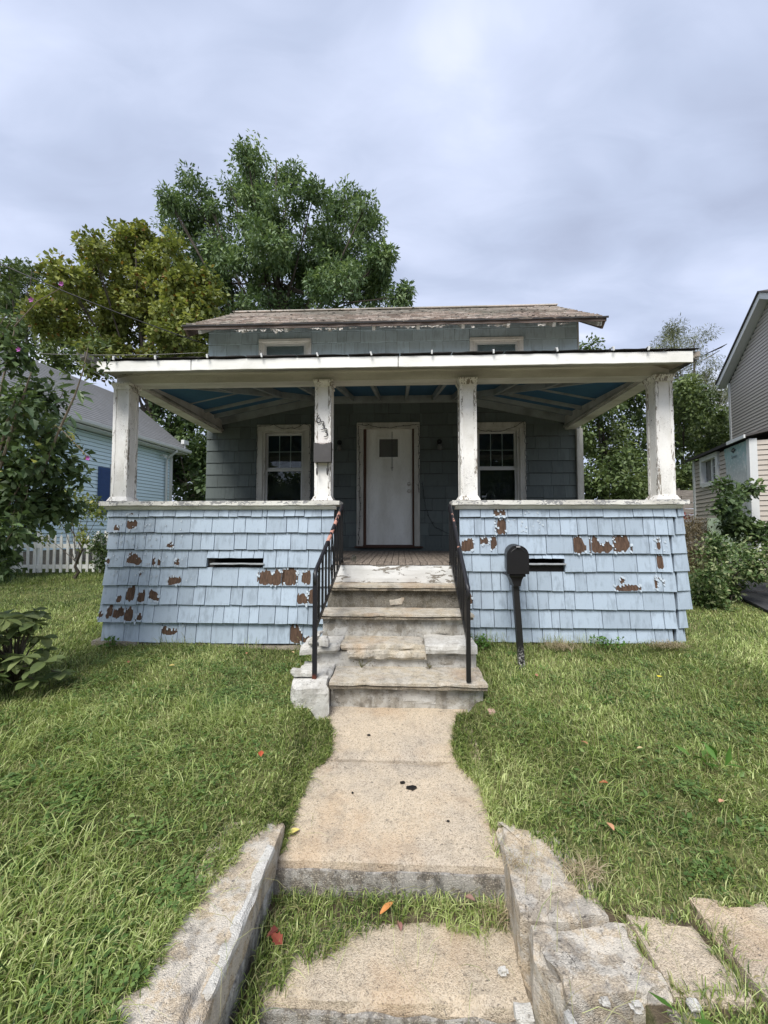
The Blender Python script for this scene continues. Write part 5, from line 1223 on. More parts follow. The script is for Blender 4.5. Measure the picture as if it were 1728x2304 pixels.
q.box((a_ + b_) / 2 - .03, (a_ + b_) / 2 + .03, WY + .02, WY + .05, 3.27, 3.82); wq = q.build('window', M['vinyl'], RH)
q = MB(); q.box(a_ + .101, b_ - .101, WY + .055, WY + .062, 3.27, 3.82); q.build('pane', M['frost'], wq)
q = MB(); 
for i in (1, 2): q.box((a_ + b_) / 2 + .03, b_ - .101, WY + .035, WY + .045, 3.27 + .18 * i, 3.285 + .18 * i)
q.box((a_ + b_) / 2 + .20, (a_ + b_) / 2 + .215, WY + .0451, WY + .05, 3.27, 3.82); q.build('muntins', M['vinyl'], wq)
# torn sheet of building wrap with its printed mark
def wrap_mat():
    m, g = new_mat('torn building wrap'); p = g.pos(); n = g.noise(p, 3, 4); z = g.n('ShaderNodeSeparateXYZ', {0: p}).outputs[2]
    c = g.mix(g.sstep(g.math('ADD', z, g.math('MULTIPLY', n, .5)), 3.4, 4.2), (0.45, 0.47, 0.46), (0.30, 0.47, 0.47)); k = g.noise(p, 14, 5, .7)
    c = g.mix(g.math('MULTIPLY', g.sstep(k, .5, .62), .6), c, (0.62, 0.62, 0.60)); finish(g, c, .6, bump=k, bs=.5, bd=.01); return m
M['wrap'] = wrap_mat()
b = MB(); b.rough(WX0 + 1.84, WX1 - .10, WY - .035, WY - .026, 2.2, 3.92, res=.08, amp=.006, chip=.01, seed=120, fn=lambda p: Vector((p.x + .04 * math.sin(p.z * 6) * (1 if p.x < 6 else 0), p.y, p.z))); WR = b.build('building_wrap', M['wrap'], RH)
lx, lz = WX0 + 2.26, 3.86 - .05
b = MB(); b.prism([(lx - .11, WY - .048, lz), (lx, WY - .048, lz - .06), (lx + .11, WY - .048, lz), (lx, WY - .048, lz + .06)], (0, .004, 0)); b.build('printed_diamond', M['black'], WR)
b = MB()
for k, (u, v) in enumerate(((-.05, 0), (-.02, .012), (.01, -.006), (.04, .008))): b.tube([(lx + u, WY - .051, lz + v - .014), (lx + u + .006, WY - .051, lz + v + .014), (lx + u + .016, WY - .051, lz + v - .006)], .003, 4)
b.build('printed_script', M['vinyl'], WR)
def text_part(body, size, loc, rot, mat, parent, name):
    cu = bpy.data.curves.new(name, 'FONT'); cu.body = body; cu.size = size; cu.extrude = .001; cu.align_x = 'CENTER'; cu.materials.append(mat)
    tmp = bpy.data.objects.new(name + '_curve', cu); C.objects.link(tmp); bpy.context.view_layer.update()
    me = bpy.data.meshes.new_from_object(tmp.evaluated_get(bpy.context.evaluated_depsgraph_get())); bpy.data.objects.remove(tmp)
    o = bpy.data.objects.new(name, me); C.objects.link(o); o.parent = parent; o.location = Vector(loc) - OFF[parent.name]; o.rotation_euler = rot; OFF[o.name] = Vector(loc)
    if not me.materials: me.materials.append(mat)
    return o
M['faint'] = plain('faded print', (0.16, 0.18, 0.19), .7)
text_part('Green', .10, (lx + .02, WY - .046, 3.64), (R(90), 0, 0), M['faint'], WR, 'printed_word')
# meter box on the street side of the wing
q = MB(); q.cbox(WX1 + .03, WX1 + .10, WY + .28, WY + .46, 3.40, 3.53); mb = q.build('meter_box', M['vinyl'], RH); q = MB(); q.tube([(WX1 + .06, WY + .36, 3.40), (WX1 + .05, WY + .38, 2.4), (WX1 + .05, WY + .36, 1.5)], .008, 5); q.build('meter_cable', M['threshold'], mb)
q = MB(); q.cbox(WX1 + .03, WX1 + .07, WY + .30, WY + .50, 2.32, 2.52); q.build('vent', M['black'], RH)
# grey board fence beyond
BF = thing('board_fence', (9.4, 13.4, 1.4), 'weathered grey basket weave board fence between the porch and the tan wing', 'fence')
M['grey_wood'] = wood_mat('silvered fence board', (0.16, 0.14, 0.125), (0.36, 0.33, 0.30), (.2, .2, 1), sc_=30)
for j in range(3):
    x0 = 8.4 + j * .85
    for k in range(10):
        z0 = 1.35 + k * .205; q = MB(); o1 = .03 if (j + k) % 2 else -.03
        q.hexa([(x0, 13.4, z0), (x0 + .83, 13.4, z0), (x0 + .83, 13.42, z0), (x0, 13.42, z0), (x0, 13.4, z0 + .19), (x0 + .83, 13.4, z0 + .19), (x0 + .83, 13.42, z0 + .19), (x0, 13.42, z0 + .19)])
        o_ = q.build('fence_board', M['grey_wood'], BF); o_.rotation_euler = (0, random.uniform(-.02, .02), math.radians(4 if (j + k) % 2 else -4))
    q = MB(); q.cbox(x0 - .06, x0 + .0, 13.43, 13.52, 1.3, 3.42 + (0.03 if j else 0)); q.build('post', M['grey_wood'], BF)
# ---------------------------------------------------------------- foliage
def leaf_cloud(name, centers, radii, n_leaf, size, mat, parent=None, aspect=0.5, droop=0.35, seed=1, dry=0.0, tone=None, sq=(1, 1, 1)):
    """leaves scattered in many small clumps; every leaf a folded rhombus of two faces"""
    r_ = np.random.default_rng(seed)
    cs = np.asarray(centers, float); rd = np.asarray(radii, float); K_ = len(cs)
    idx = r_.integers(0, K_, n_leaf)
    d = r_.normal(size=(n_leaf, 3)); d /= np.linalg.norm(d, axis=1)[:, None]
    rad = r_.random(n_leaf) ** 0.45
    p = cs[idx] + d * (rad * rd[idx])[:, None] * np.array(sq)
    out = d + r_.normal(size=(n_leaf, 3)) * 0.7; out[:, 2] -= droop
    out /= np.linalg.norm(out, axis=1)[:, None]
    up = r_.normal(size=(n_leaf, 3)) * 0.55 + np.array([0, -0.15, 1.0])
    side = np.cross(out, up); side /= (np.linalg.norm(side, axis=1)[:, None] + 1e-9)
    nrm = np.cross(side, out)
    L = size * r_.uniform(0.65, 1.3, n_leaf); Wd = L * aspect * r_.uniform(0.8, 1.2, n_leaf)
    base = p; tip = p + out * L[:, None] - nrm * (L * 0.12)[:, None]
    mid = p + out * (L * 0.45)[:, None] - nrm * (L * .02)[:, None]
    lf = mid + side * (Wd * 0.5)[:, None] + nrm * (Wd * 0.12)[:, None]; rg = mid - side * (Wd * 0.5)[:, None] + nrm * (Wd * 0.12)[:, None]
    V = np.stack([base, rg, tip, lf], 1).reshape(-1, 3)
    F = (np.arange(n_leaf)[:, None] * 4 + np.array([[0, 1, 2, 0, 2, 3]])).reshape(-1, 3)
    ct = r_.random(K_)[idx] if tone is None else np.asarray(tone)[idx]
    t = np.clip(ct * 0.5 + r_.random(n_leaf) * 0.5, 0, 1)
    dr_ = (r_.random(n_leaf) < dry) * r_.uniform(.3, 1, n_leaf)
    T_ = np.stack([t, dr_, np.zeros(n_leaf), np.ones(n_leaf)], 1).repeat(4, 0)
    return np_mesh(name, V, F, 3, T_, mat, parent)
def make_tree(name, label, base, lobes, n_clump, n_leaf, size, mat, bark, seed, cat='tree', trunk_r=0.25, clump_r=(.28, .5), aspect=.5, droop=.35, thin=1.0, dry=0.0, shell=.45, group=None, split=.35):
    rs = np.random.default_rng(seed)
    T = thing(name, base, label, cat, group)
    L = np.asarray(lobes, float); bz = Vector(base)
    w = L[:, 3] ** 2; w /= w.sum()
    li = rs.choice(len(L), n_clump, p=w)
    d = rs.normal(size=(n_clump, 3)); d /= np.linalg.norm(d, axis=1)[:, None]
    rr_ = shell + (1 - shell) * rs.random(n_clump) ** .6
    cs = L[li, :3] + d * (np.maximum(L[li, 3] * .3, L[li, 3] - (clump_r[1] * .55)) * rr_)[:, None]
    cr = rs.uniform(*clump_r, n_clump)
    leaf_cloud('crown', cs, cr, n_leaf, size, mat, T, aspect, droop, seed + 5, dry)
    # trunk, limbs to every lobe, twigs to some of the clumps
    cen = Vector(L[:, :3].mean(0).tolist()); topz = L[:, 2].max()
    b = MB()
    fork = Vector((bz.x + (cen.x - bz.x) * .35, bz.y + (cen.y - bz.y) * .35, bz.z + (cen.z - bz.z) * split))
    b.tube([bz - Vector((0, 0, .2)), bz.lerp(fork, .1), bz.lerp(fork, .5) + Vector((.05, .03, 0)), fork], [trunk_r * 1.35, trunk_r, trunk_r * .85, trunk_r * .75], 9)
    lead = Vector((cen.x, cen.y, topz - .3)); b.tube([fork, fork.lerp(lead, .3) + Vector((.15, 0, 0)), fork.lerp(lead, .65) - Vector((.1, 0, 0)), lead], [trunk_r * .7, trunk_r * .5, trunk_r * .25, .015], 7)
    for i in range(len(L)):
        c = Vector(L[i, :3].tolist()); t = rs.uniform(.0, .45)
        s = fork.lerp(lead, t); mid = s.lerp(c, .5) + Vector((0, 0, -abs(c.x - s.x) * .12 + rs.uniform(-.1, .2)))
        r0 = trunk_r * .26 * (1 - t * .6)
        b.tube([s, s.lerp(mid, .5), mid, c], [r0, r0 * .8, r0 * .6, r0 * .25], 6, cap=False)
        own = np.where(li == i)[0]
        for k in own[:max(3, int(len(own) * .30))]:
            e = Vector(cs[k].tolist()); m_ = c.lerp(e, .5) + Vector((0, 0, .05)); s2 = mid.lerp(c, float(rs.uniform(.2, 1)))
            b.tube([s2, m_, e], [r0 * .25, r0 * .16, .006], 4, cap=False)
    b.build('trunk', bark, T)
    return T
M['leaf_oak'] = leaf_mat('dark green tree leaves', (0.045, 0.085, 0.038), (0.15, 0.23, 0.10), (0.38, 0.48, 0.24), trans=.25)
M['leaf_maple'] = leaf_mat('yellowing maple leaves', (0.075, 0.10, 0.028), (0.21, 0.25, 0.065), (0.44, 0.46, 0.15), trans=.35, dry=(0.25, 0.12, 0.03))
M['leaf_mid'] = leaf_mat('mid green leaves', (0.04, 0.07, 0.028), (0.12, 0.17, 0.06), (0.27, 0.33, 0.13), trans=.3)
M['leaf_willow'] = leaf_mat('olive willow leaves', (0.07, 0.085, 0.05), (0.16, 0.18, 0.10), (0.30, 0.32, 0.19), trans=.3)
M['leaf_dark'] = leaf_mat('dark shrub leaves', (0.025, 0.05, 0.02), (0.085, 0.135, 0.05), (0.20, 0.27, 0.10), trans=.3)
M['leaf_varieg'] = leaf_mat('variegated leaves', (0.035, 0.07, 0.022), (0.12, 0.19, 0.06), (0.58, 0.58, 0.34), trans=.25)
BIG = [(-6.11, 15.09, 17.37, 0.79), (-6.59, 16.91, 18.2, 0.96), (-7.26, 16.08, 17.13, 0.46), (-5.22, 17.46, 18.66, 0.9), (-3.36, 14.78, 15.36, 0.62), (-9.2, 16.51, 17.03, 1.1), (-9.32, 15.04, 15.58, 0.5), (-10.02, 16.85, 16.21, 1.04), (-8.1, 16.08, 16.22, 0.53), (-7.02, 17.45, 17.18, 1.39), (-4.54, 14.76, 14.81, 1.04), (-2.4, 16.81, 16.64, 1.02), (-1.4, 15.37, 15.37, 0.5), (-1.41, 17.22, 15.89, 0.88), (-2.71, 16.36, 14.93, 1.29), (-8.66, 17.43, 15.95, 1.23), (-5.23, 14.79, 13.43, 1.38), (-3.96, 16.84, 14.53, 1.57), (-0.76, 15.49, 13.16, 0.79), (-2.05, 17.28, 13.97, 1.44), (-6.89, 16.27, 13.03, 1.67), (-4.98, 17.68, 13.66, 1.64), (-2.47, 14.99, 11.49, 1.38), (-0.84, 17.04, 12.73, 1.17), (0.16, 15.6, 11.66, 0.64), (-8.43, 17.07, 12.78, 1.44), (-9.16, 16.18, 13.03, 0.99), (-5.5, 16.4, 11.0, 1.7), (-3.0, 16.8, 10.4, 1.5), (-8.0, 16.4, 10.6, 1.5)]
BIG = [(x, y, 2.05 + (z - 2.1) * .985, r) for x, y, z, r in BIG] + [(-9.7, 17.0, 14.4, 1.2), (-9.9, 17.2, 12.4, 1.3), (-5.9, 15.6, 15.0, 1.2), (-3.4, 16.2, 13.0, 1.3), (-7.8, 16.6, 14.2, 1.2), (-1.7, 16.4, 12.4, 1.2)]
make_tree('shade_tree', 'tall dark green leafy tree rising behind the middle of the bungalow roof', (-5.2, 16.6, 1.4), BIG, 1050, 76000, .20, M['leaf_oak'], M['bark'], 3, trunk_r=.3, clump_r=(.22, .5), aspect=.36, droop=.5, shell=.5, split=.55)
MAPLE = [(-10.94, 13.24, 12.05, 0.74), (-10.56, 14.84, 13.58, 0.92), (-8.66, 14.22, 12.33, 1.05), (-11.62, 15.3, 12.39, 1.52), (-11.39, 12.84, 10.61, 0.96), (-9.64, 14.68, 11.19, 1.63), (-7.32, 13.46, 10.4, 1.16), (-12.23, 14.91, 10.45, 1.47), (-13.05, 14.14, 10.23, 1.05), (-10.68, 15.45, 9.93, 1.71), (-7.4, 13.08, 8.86, 1.28), (-7.84, 14.87, 8.66, 0.9), (-10.95, 13.9, 8.42, 0.99), (-9.65, 15.1, 8.61, 1.11)]
make_tree('maple_tree', 'yellow green maple left of the tall tree, turning early', (-9.6, 15.6, 1.4), MAPLE, 560, 34000, .16, M['leaf_maple'], M['bark'], 7, trunk_r=.22, clump_r=(.18, .42), aspect=.75, droop=.1, dry=.06, shell=.55)
FARL = [(-17.62, 16.66, 13.65, 0.84), (-18.75, 18.66, 14.77, 0.93), (-19.41, 17.75, 13.28, 1.33), (-19.53, 19.25, 13.7, 1.2), (-17.06, 16.25, 10.66, 1.01), (-17.94, 18.45, 11.79, 1.15), (-15.6, 17.0, 12.0, 1.0), (-15.2, 17.0, 10.2, 1.1), (-16.5, 17.5, 8.8, 1.3)]
make_tree('grey_green_tree', 'thin grey green tree at the far left edge behind the blue house', (-18, 18, 1.4), FARL, 300, 14000, .16, M['leaf_mid'], M['bark'], 9, trunk_r=.2, clump_r=(.2, .45), aspect=.6)
GAPL = [(-8.96, 14.98, 6.51, 1.09), (-9.41, 16.83, 5.41, 1.42), (-9.92, 16.0, 4.87, 1.16), (-9.26, 17.39, 4.04, 1.25), (-8.0, 15.6, 3.39, 1.25), (-10.61, 16.36, 7.33, 0.8), (-7.2, 14.6, 5.2, 1.2), (-6.4, 14.4, 3.6, 1.2), (-7.6, 15.6, 7.0, 1.2)]
make_tree('understorey_tree', 'dark broad leaved tree in the gap between the blue house and the porch', (-8.6, 16, 1.4), GAPL, 240, 15000, .17, M['leaf_dark'], M['bark'], 12, trunk_r=.14, aspect=.7, clump_r=(.25, .5))
WIL = [(13.93, 20.87, 11.61, 0.97), (17.18, 23.37, 12.99, 1.22), (15.33, 22.28, 10.93, 1.29), (18.5, 24.15, 11.64, 1.25), (13.02, 20.22, 10.6, 0.7), (16.85, 23.06, 9.61, 1.59), (16.83, 21.11, 8.95, 0.97), (15.0, 22.0, 12.9, .8), (18.2, 23.5, 9.2, 1.3), (17.0, 22.0, 7.6, 1.5), (19.3, 24, 7.5, 1.2)]
make_tree('willow_tree', 'wispy olive willow with open feathery crown between the porch roof and the tall gable house', (16.4, 22.4, 1.4), WIL, 420, 17000, .20, M['leaf_willow'], M['bark'], 15, trunk_r=.2, clump_r=(.2, .5), aspect=.16, droop=.2, shell=.4)
RMID = [(10.15, 14.34, 6.77, 0.99), (12.08, 16.1, 6.03, 1.29), (10.45, 15.31, 5.49, 0.88), (12.8, 16.64, 4.82, 1.14), (9.98, 14.3, 3.91, 0.8), (10.4, 15.7, 6.86, 0.72), (11.6, 16.4, 7.4, .9), (13.2, 17.4, 6.3, 1.0), (11.3, 15.6, 4.2, 1.1), (9.0, 15.3, 4.6, 1.2), (9.2, 15.3, 3.2, 1.1)]
make_tree('bushy_tree', 'bushy dark green tree behind the right porch column, beneath the willow', (11.2, 16.3, 1.4), RMID, 330, 20000, .15, M['leaf_mid'], M['bark'], 18, trunk_r=.13, clump_r=(.22, .42), aspect=.55)
TUFT = [(6.28, 13.18, 8.18, 0.3), (7.32, 14.76, 8.17, 0.6), (7.63, 14.09, 7.72, 0.66), (6.9, 14, 7.2, .8)]
RGAP = TUFT + [(6.32, 12.79, 6.3, 0.89), (8.05, 14.31, 7.13, 1.0), (6.88, 13.67, 5.15, 1.11), (8.62, 14.8, 5.74, 1.02), (6.69, 12.51, 3.73, 1.01), (8.0, 14.0, 4.11, 0.98), (6.02, 12.89, 3.63, 0.74), (5.4, 13.2, 5.2, 1.0), (7.6, 13.2, 3.0, .9), (5.2, 13, 2.8, .9), (6.5, 13, 2.4, .9)]
make_tree('garden_tree', 'dense olive green tree seen through the porch opening right of the bungalow corner', (6.9, 13.8, 1.4), RGAP, 360, 23000, .14, M['leaf_mid'], M['bark'], 21, trunk_r=.12, clump_r=(.22, .42), aspect=.55, dry=.0)
THIN = [(-6.2, 7.15, 2.82, 0.17), (-6.54, 8.02, 2.62, 0.29), (-6.88, 7.62, 2.41, 0.23), (-7.03, 8.15, 2.23, 0.22), (-5.46, 6.97, 2.38, 0.17), (-7.28, 7.86, 1.94, 0.14), (-5.95, 7.21, 1.87, 0.17), (-6.3, 7.6, 2.1, .2), (-6.0, 7.4, 2.5, .2)]
M['leaf_yellow'] = leaf_mat('pale yellow green leaves', (0.07, 0.10, 0.03), (0.18, 0.23, 0.07), (0.40, 0.38, 0.10), trans=.4)
make_tree('young_tree', 'young multi stemmed tree with sparse yellow green leaves before the picket fence', (-6.5, 7.7, 1.12), THIN, 60, 900, .075, M['leaf_yellow'], M['bark'], 25, trunk_r=.035, clump_r=(.07, .14), aspect=.6, split=.2)
def shrub(name, label, base, lobes, ncl, nl, size, mat, seed, aspect=.6, cat='shrub', clr=(.06, .14), stem_r=.02, droop=.2):
    return make_tree(name, label, base, lobes, ncl, nl, size, mat, M['bark'], seed, cat=cat, trunk_r=stem_r, clump_r=clr, aspect=aspect, droop=droop, split=.25)
shrub('dark_shrub', 'dark drooping shrub at the right end of the picket fence', (-6.1, 8.35, 1.18), [(-6.35, 8.15, 1.75, .28), (-6.0, 8.3, 1.6, .3), (-6.2, 8.1, 1.4, .25), (-5.8, 8.3, 1.85, .2)], 60, 2600, .06, M['leaf_dark'], 27)
shrub('variegated_shrub', 'sprawling shrub with cream edged leaves at the right corner of the porch', (4.95, 6.3, 0.95), [(4.53, 5.94, 1.79, 0.27), (5.51, 6.66, 1.6, 0.34), (4.96, 6.35, 1.3, 0.32), (4.75, 6.4, 1.2, 0.27), (5.2, 5.99, 1.54, 0.26), (4.5, 6.0, 1.15, 0.26), (5.6, 6.1, 1.72, 0.24), (4.35, 5.8, 1.45, .22), (6.1, 6.6, 1.7, .3), (4.7, 5.9, 1.0, .2), (5.9, 6.2, 1.45, .22)], 210, 9000, .062, M['leaf_varieg'], 29, aspect=.5, clr=(.07, .16))
shrub('leafy_sapling', 'dark leaved sapling leaning in front of the tan wing', (6.0, 7.5, 1.1), [(5.58, 6.99, 2.52, 0.24), (6.63, 7.81, 2.84, 0.25), (5.86, 7.42, 2.89, 0.13), (6.5, 8.0, 2.31, 0.22), (6.2, 7.6, 2.65, .2), (6.0, 7.3, 2.15, .3), (6.4, 7.3, 1.95, .3)], 90, 2600, .09, M['leaf_dark'], 31, aspect=.65, clr=(.07, .16))
M['leaf_brown'] = leaf_mat('browning stems', (0.07, 0.055, 0.035), (0.14, 0.11, 0.06), (0.22, 0.18, 0.09), trans=.2)
shrub('browning_bush', 'brownish twiggy bush against the grey fence, behind the cream edged shrub', (5.2, 7.2, 1.1), [(4.71, 6.59, 2.2, 0.16), (5.2, 7.38, 2.04, 0.25), (5.05, 7.04, 1.73, 0.25), (5.6, 7.6, 2.04, 0.26), (4.8, 6.7, 1.6, .25), (5.5, 7.2, 1.6, .3)], 110, 3600, .07, M['leaf_brown'], 33, aspect=.18, clr=(.08, .18))
M['leaf_red'] = leaf_mat('red leaves', (0.12, 0.012, 0.01), (0.25, 0.03, 0.02), (0.35, 0.06, 0.03), trans=.3)
shrub('red_bush', 'small red leaved bush just beyond the right end of the porch', (5.0, 7.9, 1.15), [(4.95, 7.6, 2.32, .12), (5.2, 7.7, 2.30, .13), (5.4, 7.8, 2.36, .1), (5.2, 7.9, 2.1, .15)], 40, 900, .05, M['leaf_red'], 35)
b = MB()
b.rough(6.02, 6.72, 8.0, 8.04, 1.62, 2.33, res=.08, amp=.02, chip=.05, seed=150); M['sheet'] = plain('pale green plastic sheet', (0.45, 0.55, 0.38), .5, var=.3); tag(b.build('plastic_sheet', M['sheet']), 'pale green crumpled sheet half hidden in leaves below the tan wing', 'sheet')

# trees across the street, behind the viewer: what the window panes reflect
for (x_, lb) in ((-12.5, 'broad tree across the street behind the viewer, far left of the row'), (-6.2, 'broad tree across the street behind the viewer, second from the left'), (0.5, 'broad tree across the street straight behind the viewer'), (7, 'broad tree across the street behind the viewer, second from the right'), (13.5, 'broad tree across the street behind the viewer, far right of the row')):
    make_tree('street_tree', lb, (x_, -17, 0), [(x_ + dx_, -17 + dy_, zz2, rr2) for dx_, dy_, zz2, rr2 in ((0, 0, 5, 3.2), (-2.6, .5, 4.2, 2.4), (2.6, -.5, 4.4, 2.4), (.4, 0, 7.4, 2.2), (-3, 0, 2.4, 2), (3, 0, 2.4, 2), (0, 0, 2.2, 2))], 240, 6500, .5, M['leaf_mid'], M['bark'], 200 + int(x_), trunk_r=.25, clump_r=(.5, .9), aspect=.6)

# large leaves, each an object
def leaf_mesh(kind, L=1.0):
    """toothed leaf, folded along its midrib"""
    if kind == 'rose': out = [(0, 0), (.16, .18), (.30, .30), (.22, .42), (.30, .55), (.17, .62), (.14, .80), (0, 1.0)]
    elif kind == 'oval': out = [(0, 0), (.13, .12), (.24, .32), (.29, .52), (.25, .72), (.13, .90), (0, 1.02)]
    else: out = [(0, 0), (.07, .10), (.13, .3), (.16, .5), (.12, .75), (.05, .93), (0, 1.08)]
    n = len(out); vs = []
    for x, y in out: vs.append((0, y, -.10 * y * y))
    for s in (-1, 1):
        for x, y in out[1:-1]: vs.append((s * x, y, x * .35 - .12 * y * y))
    fs = []
    k = n; m_ = n - 2
    for s, b0 in ((-1, n), (1, n + m_)):
        fs.append((0, b0, 1) if s > 0 else (0, 1, b0))
        for i in range(m_ - 1): fs.append((i + 1, b0 + i, b0 + i + 1, i + 2) if s > 0 else (i + 1, i + 2, b0 + i + 1, b0 + i))
        fs.append((n - 2, b0 + m_ - 1, n - 1) if s > 0 else (n - 2, n - 1, b0 + m_ - 1))
    return [(a * L, b_ * L, c_ * L) for a, b_, c_ in vs], fs
def leaf_obj(nm, me, parent, loc, dirv, roll, s, world_off):
    o = bpy.data.objects.new(nm, me); C.objects.link(o); o.parent = parent
    o.location = Vector(loc) - world_off
    q = Vector(dirv).normalized().to_track_quat('Y', 'Z'); from mathutils import Quaternion
    o.rotation_mode = 'QUATERNION'; o.rotation_quaternion = q @ Quaternion((0, 1, 0), roll); o.scale = (s, s, s)
    return o
def mk_leaf_data(nm, kind, mat):
    me = bpy.data.meshes.new(nm); v, f = leaf_mesh(kind); me.from_pydata(v, [], f); me.materials.append(mat); me.polygons.foreach_set('use_smooth', [False] * len(f)); me.update(); return me
M['rose_leaf'] = big_leaf_mat('rose of sharon leaf', (0.035, 0.07, 0.03), (0.17, 0.25, 0.10))
M['rose_leaf_y'] = big_leaf_mat('yellowing leaf', (0.16, 0.20, 0.05), (0.42, 0.40, 0.08))
M['paw_leaf'] = big_leaf_mat('olive broad leaf', (0.06, 0.10, 0.03), (0.22, 0.26, 0.10))
rose_me = [mk_leaf_data('leaf', 'rose', M['rose_leaf']) for _ in range(1)]; rose_y = mk_leaf_data('yellow_leaf', 'rose', M['rose_leaf_y']); oval_me = mk_leaf_data('broad_leaf', 'oval', M['paw_leaf']); lance_me = mk_leaf_data('long_leaf', 'lance', M['rose_leaf'])
ROSE = [(-3.42, 3.16, 4.15, 0.07), (-3.75, 3.54, 4.1, 0.12), (-3.51, 3.4, 3.63, 0.13), (-3.55, 3.69, 3.39, 0.2), (-3.2, 3.15, 3.11, 0.2), (-3.25, 3.54, 3.02, 0.22), (-3.22, 3.3, 2.75, 0.26), (-3.31, 3.63, 2.69, 0.24), (-3.5, 3.45, 2.41, 0.3), (-3.4, 3.74, 2.34, 0.23), (-3.35, 3.25, 2.11, 0.19), (-3.7, 3.4, 3.0, .3), (-3.8, 3.5, 2.5, .35), (-3.7, 3.4, 1.95, .3), (-3.55, 3.3, 1.85, .2)]
RT = thing('rose_of_sharon', (-3.95, 3.55, 0.68), 'tall dark leaved flowering bush with purple blooms at the left edge', 'bush')
ro = OFF[RT.name]; rs = np.random.default_rng(51); RL = np.array(ROSE)
w = RL[:, 3] ** 2.2; w /= w.sum(); N_ = 290
tips = []
for k in range(N_):
    i = rs.choice(len(RL), p=w); d = rs.normal(size=3); d /= np.linalg.norm(d); d[1] -= .25
    p_ = RL[i, :3] + d * RL[i, 3] * rs.uniform(.55, 1.08); dv = d + np.array([rs.normal() * .5, rs.normal() * .5 - .1, -.45 + rs.normal() * .3])
    ye = rs.random() < .035; o = leaf_obj('leaf', rose_y if ye else rose_me[0], RT, p_.tolist(), dv.tolist(), rs.uniform(-.7, .7), rs.uniform(.08, .125), ro); tips.append(p_)
    if ye: o['label'] = 'yellowing leaf'
cs = []; 
for _ in range(230):
    i = rs.choice(len(RL), p=w); d = rs.normal(size=3); d /= np.linalg.norm(d); cs.append(RL[i, :3] + d * RL[i, 3] * rs.uniform(.2, 1.0))
o = leaf_cloud('foliage', cs, [.12] * len(cs), 6200, .072, M['leaf_dark'], RT, .6, .4, 53); o['kind'] = 'stuff'
b = MB(); bs_ = Vector((-3.95, 3.55, .62))
for (ex_, ey_, ez_) in ((-3.42, 3.16, 4.3), (-3.6, 3.5, 4.1), (-3.2, 3.15, 3.3), (-3.3, 3.6, 2.9), (-3.3, 3.3, 2.5), (-3.9, 3.5, 3.2), (-3.5, 3.3, 1.9), (-3.05, 3.1, 3.4)):
    e = Vector((ex_, ey_, ez_)); m_ = bs_.lerp(e, .5) + Vector((-.12, 0, .25)); b.tube([bs_, bs_.lerp(m_, .5) + Vector((-.05, 0, .1)), m_, m_.lerp(e, .6) + Vector((0, 0, .05)), e], [.028, .024, .017, .010, .004], 6)
# thin twigs with seed pods
for c_ in cs[::4]:
    e = Vector(c_.tolist()); b.tube([e + Vector((-.12, .03, -.14)), e, e + Vector((.03, -.02, .10))], [.004, .003, .0018], 4, cap=False)
b.build('stems', M['bark_pale'], RT)
b = MB(); tw = [(-3.12, 3.35, 2.95), (-3.0, 3.3, 3.0), (-2.85, 3.22, 2.92), (-2.68, 3.14, 2.80), (-2.53, 3.08, 2.69)]; b.tube(tw, [.006, .005, .004, .004, .003], 5); b.build('twig', M['bark_pale'], RT)
b = MB()
for k in range(14):
    t = k / 13; i = min(3, int(t * 4)); p_ = Vector(tw[i]).lerp(Vector(tw[i + 1]), t * 4 - i); q = p_ + Vector((rs.uniform(-.02, .02), -.01, rs.uniform(-.02, .025))); b.tube([q - Vector((.0, 0, .010)), q, q + Vector((.002, 0, .012))], [.004, .0105, .003], 6)
M['pod'] = plain('green brown pods', (0.13, 0.13, 0.05), .7, var=.4); b.build('seed_pods', M['pod'], RT, kind='stuff')
b = MB(); st = [(-3.17, 3.36, 2.60), (-2.98, 3.3, 2.95), (-2.80, 3.25, 3.25), (-2.72, 3.23, 3.45), (-2.66, 3.22, 3.72)]; b.tube(st, [.011, .009, .007, .005, .003], 6); b.build('tall_stem', M['bark_pale'], RT)
for (t_, dx, dz, s_) in ((.50, .9, -.35, .17), (.52, .8, -.05, .17), (.56, .4, -.7, .15), (.60, .95, .15, .16), (.48, -.8, -.3, .14), (.62, -.6, -.2, .14), (.40, .8, -.55, .16), (.36, .7, -.8, .15), (.44, 1.0, -.25, .19), (.66, -.9, .1, .12), (.30, .8, -.5, .14), (.34, -.7, -.6, .14)):
    q = t_ * 4; i = min(3, int(q)); p_ = Vector(st[i]).lerp(Vector(st[i + 1]), q - i); leaf_obj('leaf', lance_me, RT, tuple(p_ + Vector((dx * .05, 0, 0))), (dx, -.25, dz), rs.uniform(-.5, .5), s_, ro)
cs2 = [(Vector(st[3]).lerp(Vector(st[4]), t) + Vector((rs.uniform(-.14, .14), rs.uniform(-.08, .08), rs.uniform(-.05, .12)))) for t in np.linspace(0, 1.1, 14)]
o = leaf_cloud('sprig_leaves', [tuple(c_) for c_ in cs2], [.05] * 14, 150, .05, M['leaf_mid'], RT, .5, .1, 55); o['kind'] = 'stuff'
